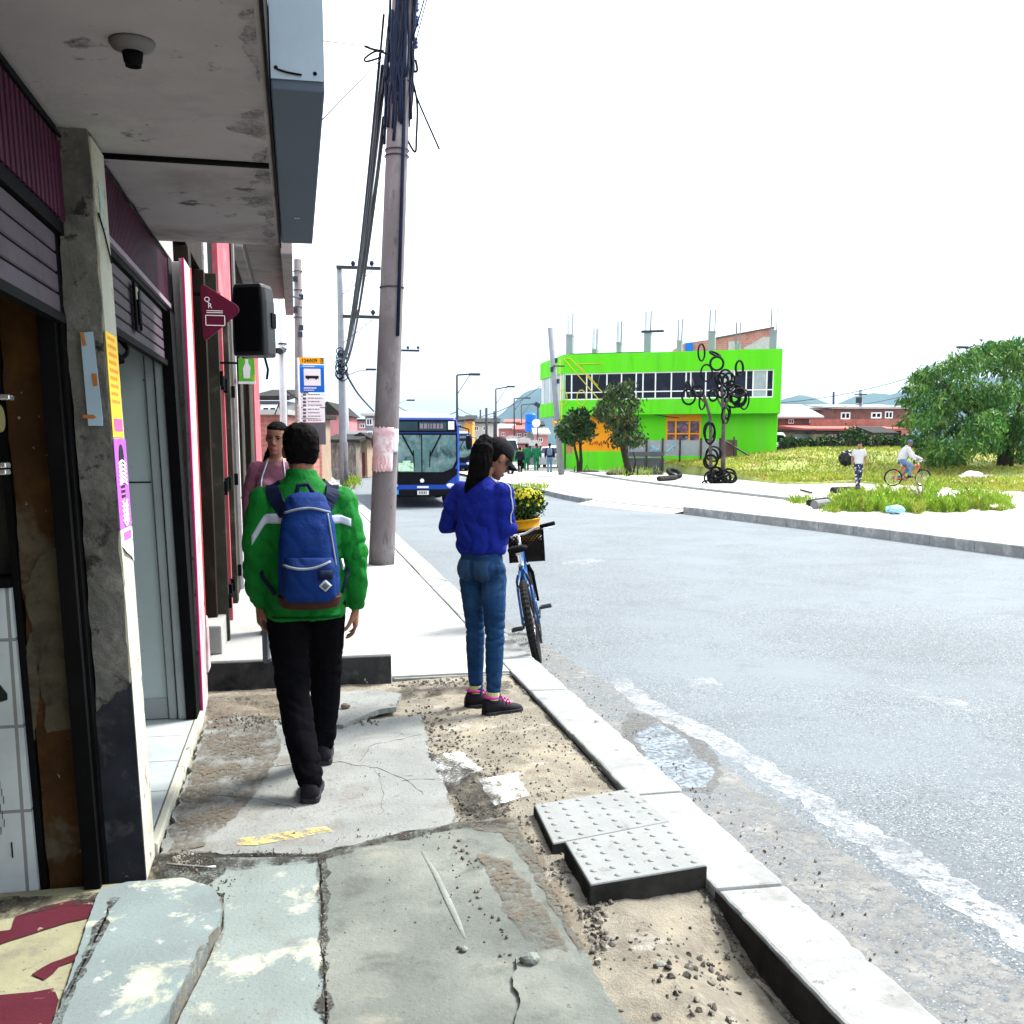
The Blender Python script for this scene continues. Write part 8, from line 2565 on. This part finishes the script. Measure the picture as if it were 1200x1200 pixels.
# ------------------------------------------------------------------ bicycles
m_chrome = mat('bright_metal', (.55, .56, .58), .25, .1, 5, 0, metal=.9)
m_frame_b = mat('blue_bike_paint', (.006, .06, .20), .4, .15, 4, 0, spec=.25)
m_frame_r = mat('red_bike_paint', (.62, .05, .035), .35, .15, 4, 0, coat=.3)
def bicycle(label, P0, yaw, lean, mf, detail=True, wb=1.05, Rw=.325, steer=0.):
    """rear contact at P0, forward is local +Y, lean turns it about the ground line"""
    e = thing('bicycle', label, 'bicycle', tuple(P0))
    M = m2(Vector(P0), yaw) @ rmat(0, lean, 0).to_4x4()
    def wheel(y, Mx):
        c = Vector((0, y, Rw))
        b = MB(Mx)
        b.lathe([(.012, -.045), (.022, -.04), (.016, -.02), (.016, .02), (.022, .04), (.012, .045)], c, 10, rmat(0, PI / 2, 0)); w_ = b.build('wheel', m_chrome, e, smooth=True)
        b = MB(Mx)
        n = 96 if detail else 36
        knob = (lambda i, j: 1 + (.24 if (i % 2 == 0 and j in (0, 1, 7)) else 0)) if detail else None
        b.torus(c, Rw - .031, .031, rmat(0, PI / 2, 0), n, 8, knob); b.build('tyre', m_tyre, w_, smooth=False)
        b = MB(Mx); b.torus(c, Rw - .058, .011, rmat(0, PI / 2, 0), 40, 6); b.build('rim', m_chrome, w_, smooth=True)
        b = MB(Mx)
        for k in range(28):
            a = 2 * PI * k / 28; sx = .03 if k % 2 else -.03
            b.tube([c + Vector((sx, .016 * math.cos(a + .6), .016 * math.sin(a + .6))), c + Vector((0, (Rw - .06) * math.cos(a), (Rw - .06) * math.sin(a)))], .0016, 4)
        b.build('spokes', m_chrome, w_)
    wheel(0, M)
    Mf = M @ Matrix.Translation((0, wb, 0)) @ rmat(0, 0, steer).to_4x4() @ Matrix.Translation((0, -wb, 0))
    wheel(wb, Mf)
    bb_, st, ht, hb = Vector((0, .42, .29)), Vector((0, .30, .74)), Vector((0, .86, .80)), Vector((0, .90, .69))
    b = MB(M)
    for a_, c_, r in ((bb_, st, .016), (st - Vector((0, 0, .05)), ht, .018), (bb_, hb, .021), (ht + Vector((0, -.01, .03)), hb + Vector((0, .01, -.02)), .022)): b.tube([a_, c_], r, 10)
    for sx in (-1, 1):
        b.tube([bb_ + Vector((sx * .02, 0, 0)), Vector((sx * .055, .2, .30)), Vector((sx * .06, 0, Rw))], .011, 8)
        b.tube([st + Vector((sx * .015, 0, -.04)), Vector((sx * .055, .12, .58)), Vector((sx * .06, 0, Rw))], .010, 8)
    b.build('frame', mf, e, smooth=True)
    b = MB(Mf)
    for sx in (-1, 1): b.tube([hb + Vector((sx * .03, .0, -.03)), hb + Vector((sx * .055, .03, -.10)), Vector((sx * .055, wb, Rw))], [.016, .015, .011], 8)
    b.tube([hb + Vector((-.05, .01, -.04)), hb + Vector((.05, .01, -.04))], .016, 8); b.build('fork', m_black, e, smooth=True)
    b = MB(Mf)
    b.tube([ht, ht + Vector((0, -.03, .11))], .014, 8); b.tube([ht + Vector((0, -.03, .11)), ht + Vector((0, .03, .13))], .014, 8)
    hc = ht + Vector((0, .03, .13))
    b.tube([hc + Vector((-.31, -.05, .045)), hc + Vector((-.15, -.01, .03)), hc + Vector((-.06, 0, 0)), hc + Vector((.06, 0, 0)), hc + Vector((.15, -.01, .03)), hc + Vector((.31, -.05, .045))], .0115, 8); hbar = b.build('handlebar', m_chrome, e, smooth=True)
    for sx in (-1, 1):
        b = MB(Mf); b.tube([hc + Vector((sx * .195, -.022, .035)), hc + Vector((sx * .32, -.052, .046))], .017, 10); b.build('grip', m_blk, hbar, smooth=True)
        b = MB(Mf); b.tube([hc + Vector((sx * .18, .0, .03)), hc + Vector((sx * .22, .04, .01)), hc + Vector((sx * .29, .03, .005))], .006, 6); b.build('brake_lever', m_chrome, hbar, smooth=True)
    b = MB(M); b.tube([st, st + Vector((0, -.035, .10))], .0135, 8); b.torus(st + Vector((0, -.002, .0)), .017, .007, None, 14, 6); b.cbox(st + Vector((.0, -.03, .10)), (.045, .06, .03)); b.build('seat_post', m_chrome, e, smooth=False)
    b = MB(M)
    sc_ = st + Vector((0, -.035, .135))
    b.rings([ell_ring(sc_ + Vector((0, y, z_)), (1, 0, 0), (0, 0, 1), w_, h_, 16, 2.4) for y, z_, w_, h_ in ((-.13, .0, .05, .015), (-.115, .004, .076, .026), (-.06, .005, .080, .028), (0, .0, .056, .024), (.07, -.003, .030, .018), (.13, -.006, .020, .012))]); b.build('saddle', m_blk, e, smooth=True)
    b = MB(M); b.torus(bb_ + Vector((.045, 0, 0)), .085, .007, rmat(0, PI / 2, 0), 32, 6); b.torus(bb_ + Vector((.05, 0, 0)), .06, .006, rmat(0, PI / 2, 0), 26, 6)
    for sx, a in ((1, R(15)), (-1, R(195))):
        q_ = bb_ + Vector((sx * .075, .17 * math.cos(a), .17 * math.sin(a)))
        b.tube([bb_ + Vector((sx * .06, 0, 0)), q_], .011, 8)
    b.tube([bb_ + Vector((-.07, 0, 0)), bb_ + Vector((.07, 0, 0))], .018, 10); ck = b.build('crank', m_metal_dk, e, smooth=True)
    for sx, a in ((1, R(15)), (-1, R(195))):
        q_ = bb_ + Vector((sx * .125, .17 * math.cos(a), .17 * math.sin(a)))
        b = MB(M)
        for dy_ in (-.04, 0, .04): b.cbox(q_ + Vector((0, dy_, 0)), (.085, .010, .022))
        for dx_ in (-.04, .04): b.cbox(q_ + Vector((dx_, 0, 0)), (.010, .09, .022))
        b.build('pedal', m_metal_dk, ck, bevel=.002)
    b = MB(M); b.torus(Vector((.045, 0, Rw)), .045, .010, rmat(0, PI / 2, 0), 20, 6)
    b.tube([bb_ + Vector((.045, .0, .085)), Vector((.045, 0, Rw + .045))], .005, 4); b.tube([bb_ + Vector((.045, 0, -.085)), Vector((.05, .03, Rw - .15)), Vector((.045, .0, Rw - .045))], .005, 4)
    b.cbox((.05, .03, Rw - .13), (.02, .03, .1)); b.build('chain', m_metal_dk, e)
    if detail:
        b = MB(M)
        for sx in (-1, 1): b.tube([Vector((sx * .055, .15, .555)), Vector((sx * .05, .11, .64)), Vector((sx * .03, .105, .69))], .010, 6); b.cbox((sx * .034, .075, .60), (.012, .05, .022))
        b.build('brake_arm', m_metal_dk, e)
        b = MB(Mf)
        b.tube([hc + Vector((.18, .02, .01)), hc + Vector((.16, .12, .0)), hc + Vector((.05, .12, -.1)), hb + Vector((.03, .06, -.02))], .004, 5); b.tube([hc + Vector((-.18, .02, .01)), hc + Vector((-.14, .12, .02)), hc + Vector((-.02, .08, -.1)), ht + Vector((-.02, -.1, -.05))], .004, 5); b.build('brake_cable', m_blk, e, smooth=True)
    return e, M, Mf, hc, sc_
rc = G(631, 777, ZR)
bk, MBk, MBf, hc, sc_ = bicycle('blue framed mountain bicycle leaning at the kerb beside the woman, seen from behind', rc, R(-13.5), R(-11), m_frame_b)
# black mesh crate on the handlebars
def crate_M(): return MBf @ Matrix.Translation(hc + Vector((.045, .20, -.115)))
Mc = crate_M() @ rmat(0, R(7), 0).to_4x4()
ct = thing('plastic_crate', 'black slotted plastic crate carried on the bicycle handlebars', 'crate', tuple(Mc.to_translation()))
m_crate = mat('black_crate_plastic', (.008, .0065, .006), .6, .2, 9, .1)
cw, cd, ch = .145, .12, .135
b = MB(Mc); b.box(-cw, -cd, -ch, cw, cd, -ch + .008); b.build('crate_floor', m_crate, ct)
b = MB(Mc)
for x0_, y0_, x1_, y1_ in ((-cw, -cd, cw, -cd), (-cw, cd, cw, cd), (-cw, -cd, -cw, cd), (cw, -cd, cw, cd)):
    horiz = x0_ != x1_
    for z_, h_ in ((-ch + .025, .05), (ch - .02, .04)):
        if horiz: b.box(x0_, y0_ - .004, z_ - h_ / 2, x1_, y0_ + .004, z_ + h_ / 2)
        else: b.box(x0_ - .004, y0_, z_ - h_ / 2, x0_ + .004, y1_, z_ + h_ / 2)
    L = 2 * cw if horiz else 2 * cd
    n = int(L / .03)
    for i in range(-5, n + 5):
        for s_ in (-1, 1):
            t0 = i * .03; t1 = t0 + s_ * .18
            a0, a1 = t0, t1; za, zb = -ch + .05, ch - .04
            # clip to the side
            lo, hi = 0, L
            if (a0 < lo and a1 < lo) or (a0 > hi and a1 > hi): continue
            def clip(a, z, a2, z2):
                if a < lo: r_ = (lo - a) / (a2 - a); return lo, z + (z2 - z) * r_
                if a > hi: r_ = (hi - a) / (a2 - a); return hi, z + (z2 - z) * r_
                return a, z
            q0 = clip(a0, za, a1, zb); q1 = clip(a1, zb, a0, za)
            if horiz: b.tube([(x0_ + q0[0], y0_, q0[1]), (x0_ + q1[0], y0_, q1[1])], .0042, 4)
            else: b.tube([(x0_, y0_ + q0[0], q0[1]), (x0_, y0_ + q1[0], q1[1])], .0042, 4)
    for x, y in ((x0_, y0_), (x1_, y1_)): b.box(x - .009, y - .009, -ch, x + .009, y + .009, ch)
b.build('crate_side', m_crate, ct)
b = MB(Mc); b.box(-cw + .012, -cd + .012, -ch + .01, cw - .012, cd - .012, ch - .09)
tag(b.build('dark_parcel', mat('dark_parcel_wrap', (.03, .022, .016), .6, .3, 9, .2), None, bevel=.01), 'dark wrapped parcel lying inside the black bicycle crate', 'parcel')
# yellow bucket of flowers standing in the crate
Mb_ = Mc @ rmat(0, R(-2), 0).to_4x4() @ Matrix.Translation((.01, .0, .055))
fb = thing('flower_bucket', 'yellow plastic bucket of small yellow flowers standing in the bicycle crate', 'flower bucket', tuple(Mb_.to_translation()))
b = MB(Mb_); b.lathe([(.100, -.01), (.109, .04), (.116, .085), (.117, .088), (.122, .09), (.122, .10), (.118, .102), (.127, .155), (.133, .158), (.134, .172), (.122, .172), (.10, .05)], (0, 0, 0), 32); b.build('bucket', mat('yellow_plastic', (.42, .20, .006), .45, .08, 6, .03), fb, smooth=True)
cf = Mb_ @ Vector((0, 0, .27))
m_fol = leaf_mat('flower_foliage', (.018, .045, .010), (.05, .085, .018), 14)
fl = [(cf + Vector((0, 0, .0)), (.145, .14, .13), 2), (cf + Vector((.08, 0, .05)), (.10, .09, .10), 1), (cf + Vector((-.08, .02, .05)), (.10, .09, .10), 1), (cf + Vector((.01, -.05, .07)), (.11, .09, .10), 1)]
leaves('foliage', m_fol, fb, fl, 4200, .034, 8, .1, 2, .2)
b = MB(); rr = random.Random(19)
for k in range(420):
    c_, r_, _ = rr.choice(fl)
    d_ = Vector((rr.gauss(0, 1), rr.gauss(0, 1), abs(rr.gauss(0, 1)) * 1.1 + .15)).normalized()
    p = c_ + Vector((d_.x * r_[0], d_.y * r_[1], d_.z * r_[2])) * rr.uniform(.95, 1.1)
    q_ = d_.to_track_quat('Z', 'Y').to_matrix()
    for j in range(5):
        a = 2 * PI * j / 5
        b.face([p, p + q_ @ Vector((.012 * math.cos(a - .5), .012 * math.sin(a - .5), .003)), p + q_ @ Vector((.015 * math.cos(a), .015 * math.sin(a), .001)), p + q_ @ Vector((.012 * math.cos(a + .5), .012 * math.sin(a + .5), .003))])
o = b.build('blossom', mat('yellow_blossom', (.55, .50, .03), .6, .3, 30, 0, layers=(((.35, .42, .05), 22, .5, .6),)), fb, fix=False)
o['kind'] = 'stuff'

# ---- cyclist on the plaza
g_ = G(1046, 570, 0)
cy_yaw = R(-118)
bk2, M2b, M2f, hc2, sc2 = bicycle('red and orange bicycle ridden across the plaza by the man in white', g_, cy_yaw, 0, m_frame_r, False, steer=R(-35))
seat = sc2
cyc = Person('person', 'cyclist in white hooded top, pale jeans and blue cap on the red bicycle', tuple(M2b @ Vector((0, 0, 0))), cy_yaw)
Mx = cyc.M
hip = sc2 + Vector((0, .0, .09))
LH_, RH_ = hip + Vector((-.085, 0, 0)), hip + Vector((.085, 0, 0))
pb1 = Vector((0, .42, .29))
RA_ = pb1 + Vector((.125, .17 * math.cos(R(15)) - .03, .17 * math.sin(R(15)) + .09)); LA_ = pb1 + Vector((-.125, .17 * math.cos(R(195)) - .03, .17 * math.sin(R(195)) + .09))
RK_, LK_ = Vector((.13, .62, .78)), Vector((-.13, .52, .60))
sh0 = hip + Vector((0, .22, .46))
LS1, RS1 = sh0 + Vector((-.17, 0, -.03)), sh0 + Vector((.17, 0, -.03))
hR = M2b.inverted() @ (M2f @ (hc2 + Vector((.26, -.04, .06)))); hL = M2b.inverted() @ (M2f @ (hc2 + Vector((-.26, -.04, .06))))
RE1 = RS1.lerp(hR, .5) + Vector((.08, -.03, -.07)); LE1 = LS1.lerp(hL, .5) + Vector((-.08, -.03, -.07))
Hc = head_matrix(sh0 + Vector((0, .03, .03)), R(25), R(2))
b = cyc.mb()
b.tube([hip, hip.lerp(sh0, .5) + Vector((0, -.03, 0)), sh0], [.12, .12, .12], 14)
b.tube([sh0, sh0 + Vector((0, .03, .12))], [.055, .052], 10)
limb(b, [LS1, LE1, hL], [.05, .04, .028]); limb(b, [RS1, RE1, hR], [.05, .04, .028])
limb(b, [LH_, LK_, LA_], [.08, .055, .04]); limb(b, [RH_, RK_, RA_], [.08, .055, .04])
hand(b, hR, (0, .9, -.3), (0, -.3, -1), -1, .9); hand(b, hL, (0, .9, -.3), (0, -.3, -1), 1, .9)
bh = MB(Mx @ Hc); head_shape(bh)
me_ = bpy.data.meshes.new('x'); bh.bm.to_mesh(me_); b.bm.from_mesh(me_); bh.bm.free(); bpy.data.meshes.remove(me_)
remesh(b, 'body', m_skin, cyc.e, .011, 1)
b = MB(Mx @ Hc); b.rings([ell_ring((0, (f + q) / 2, z_), (1, 0, 0), (0, 1, 0), w_, (f - q) / 2, 18, 2.2) for z_, w_, f, q in ((.125, .08, .098, -.103), (.165, .08, .097, -.103), (.2, .068, .08, -.09), (.23, .03, .03, -.04))]); b.cbox((0, .12, .128), (.13, .09, .012)); b.build('cap', mat('blue_grey_cap', (.06, .09, .17), .8, .2, 9), cyc.e, smooth=False)
b = cyc.mb()
b.tube([hip + Vector((0, -.01, .0)), hip.lerp(sh0, .4) + Vector((0, -.05, 0)), hip.lerp(sh0, .8) + Vector((0, -.02, 0)), sh0 + Vector((0, .0, .02))], [.16, .17, .17, .11], 16)
limb(b, [LS1, LE1, LE1.lerp(hL, .85)], [.08, .068, .05]); limb(b, [RS1, RE1, RE1.lerp(hR, .85)], [.08, .068, .05])
b.ellipsoid(sh0 + Vector((0, -.06, .05)), (.11, .08, .06))
remesh(b, 'hooded_top', m_whitetee, cyc.e, .016, 2, fold_fn(Mx, .008, 4, 11, 7))
b = cyc.mb()
b.ellipsoid(hip + Vector((0, 0, -.01)), (.165, .14, .12))
limb(b, [LH_, LK_, LA_ + Vector((0, 0, .02))], [.10, .08, .055]); limb(b, [RH_, RK_, RA_ + Vector((0, 0, .02))], [.10, .08, .055])
remesh(b, 'jeans', m_jean2, cyc.e, .016, 2, fold_fn(Mx, .006, 9, 12, 7))
for A_k in (LA_, RA_): shoe(cyc, A_k, A_k + Vector((0, .2, 0)), 0, cyc.e, m_shoe, m_sole, .26, .045)
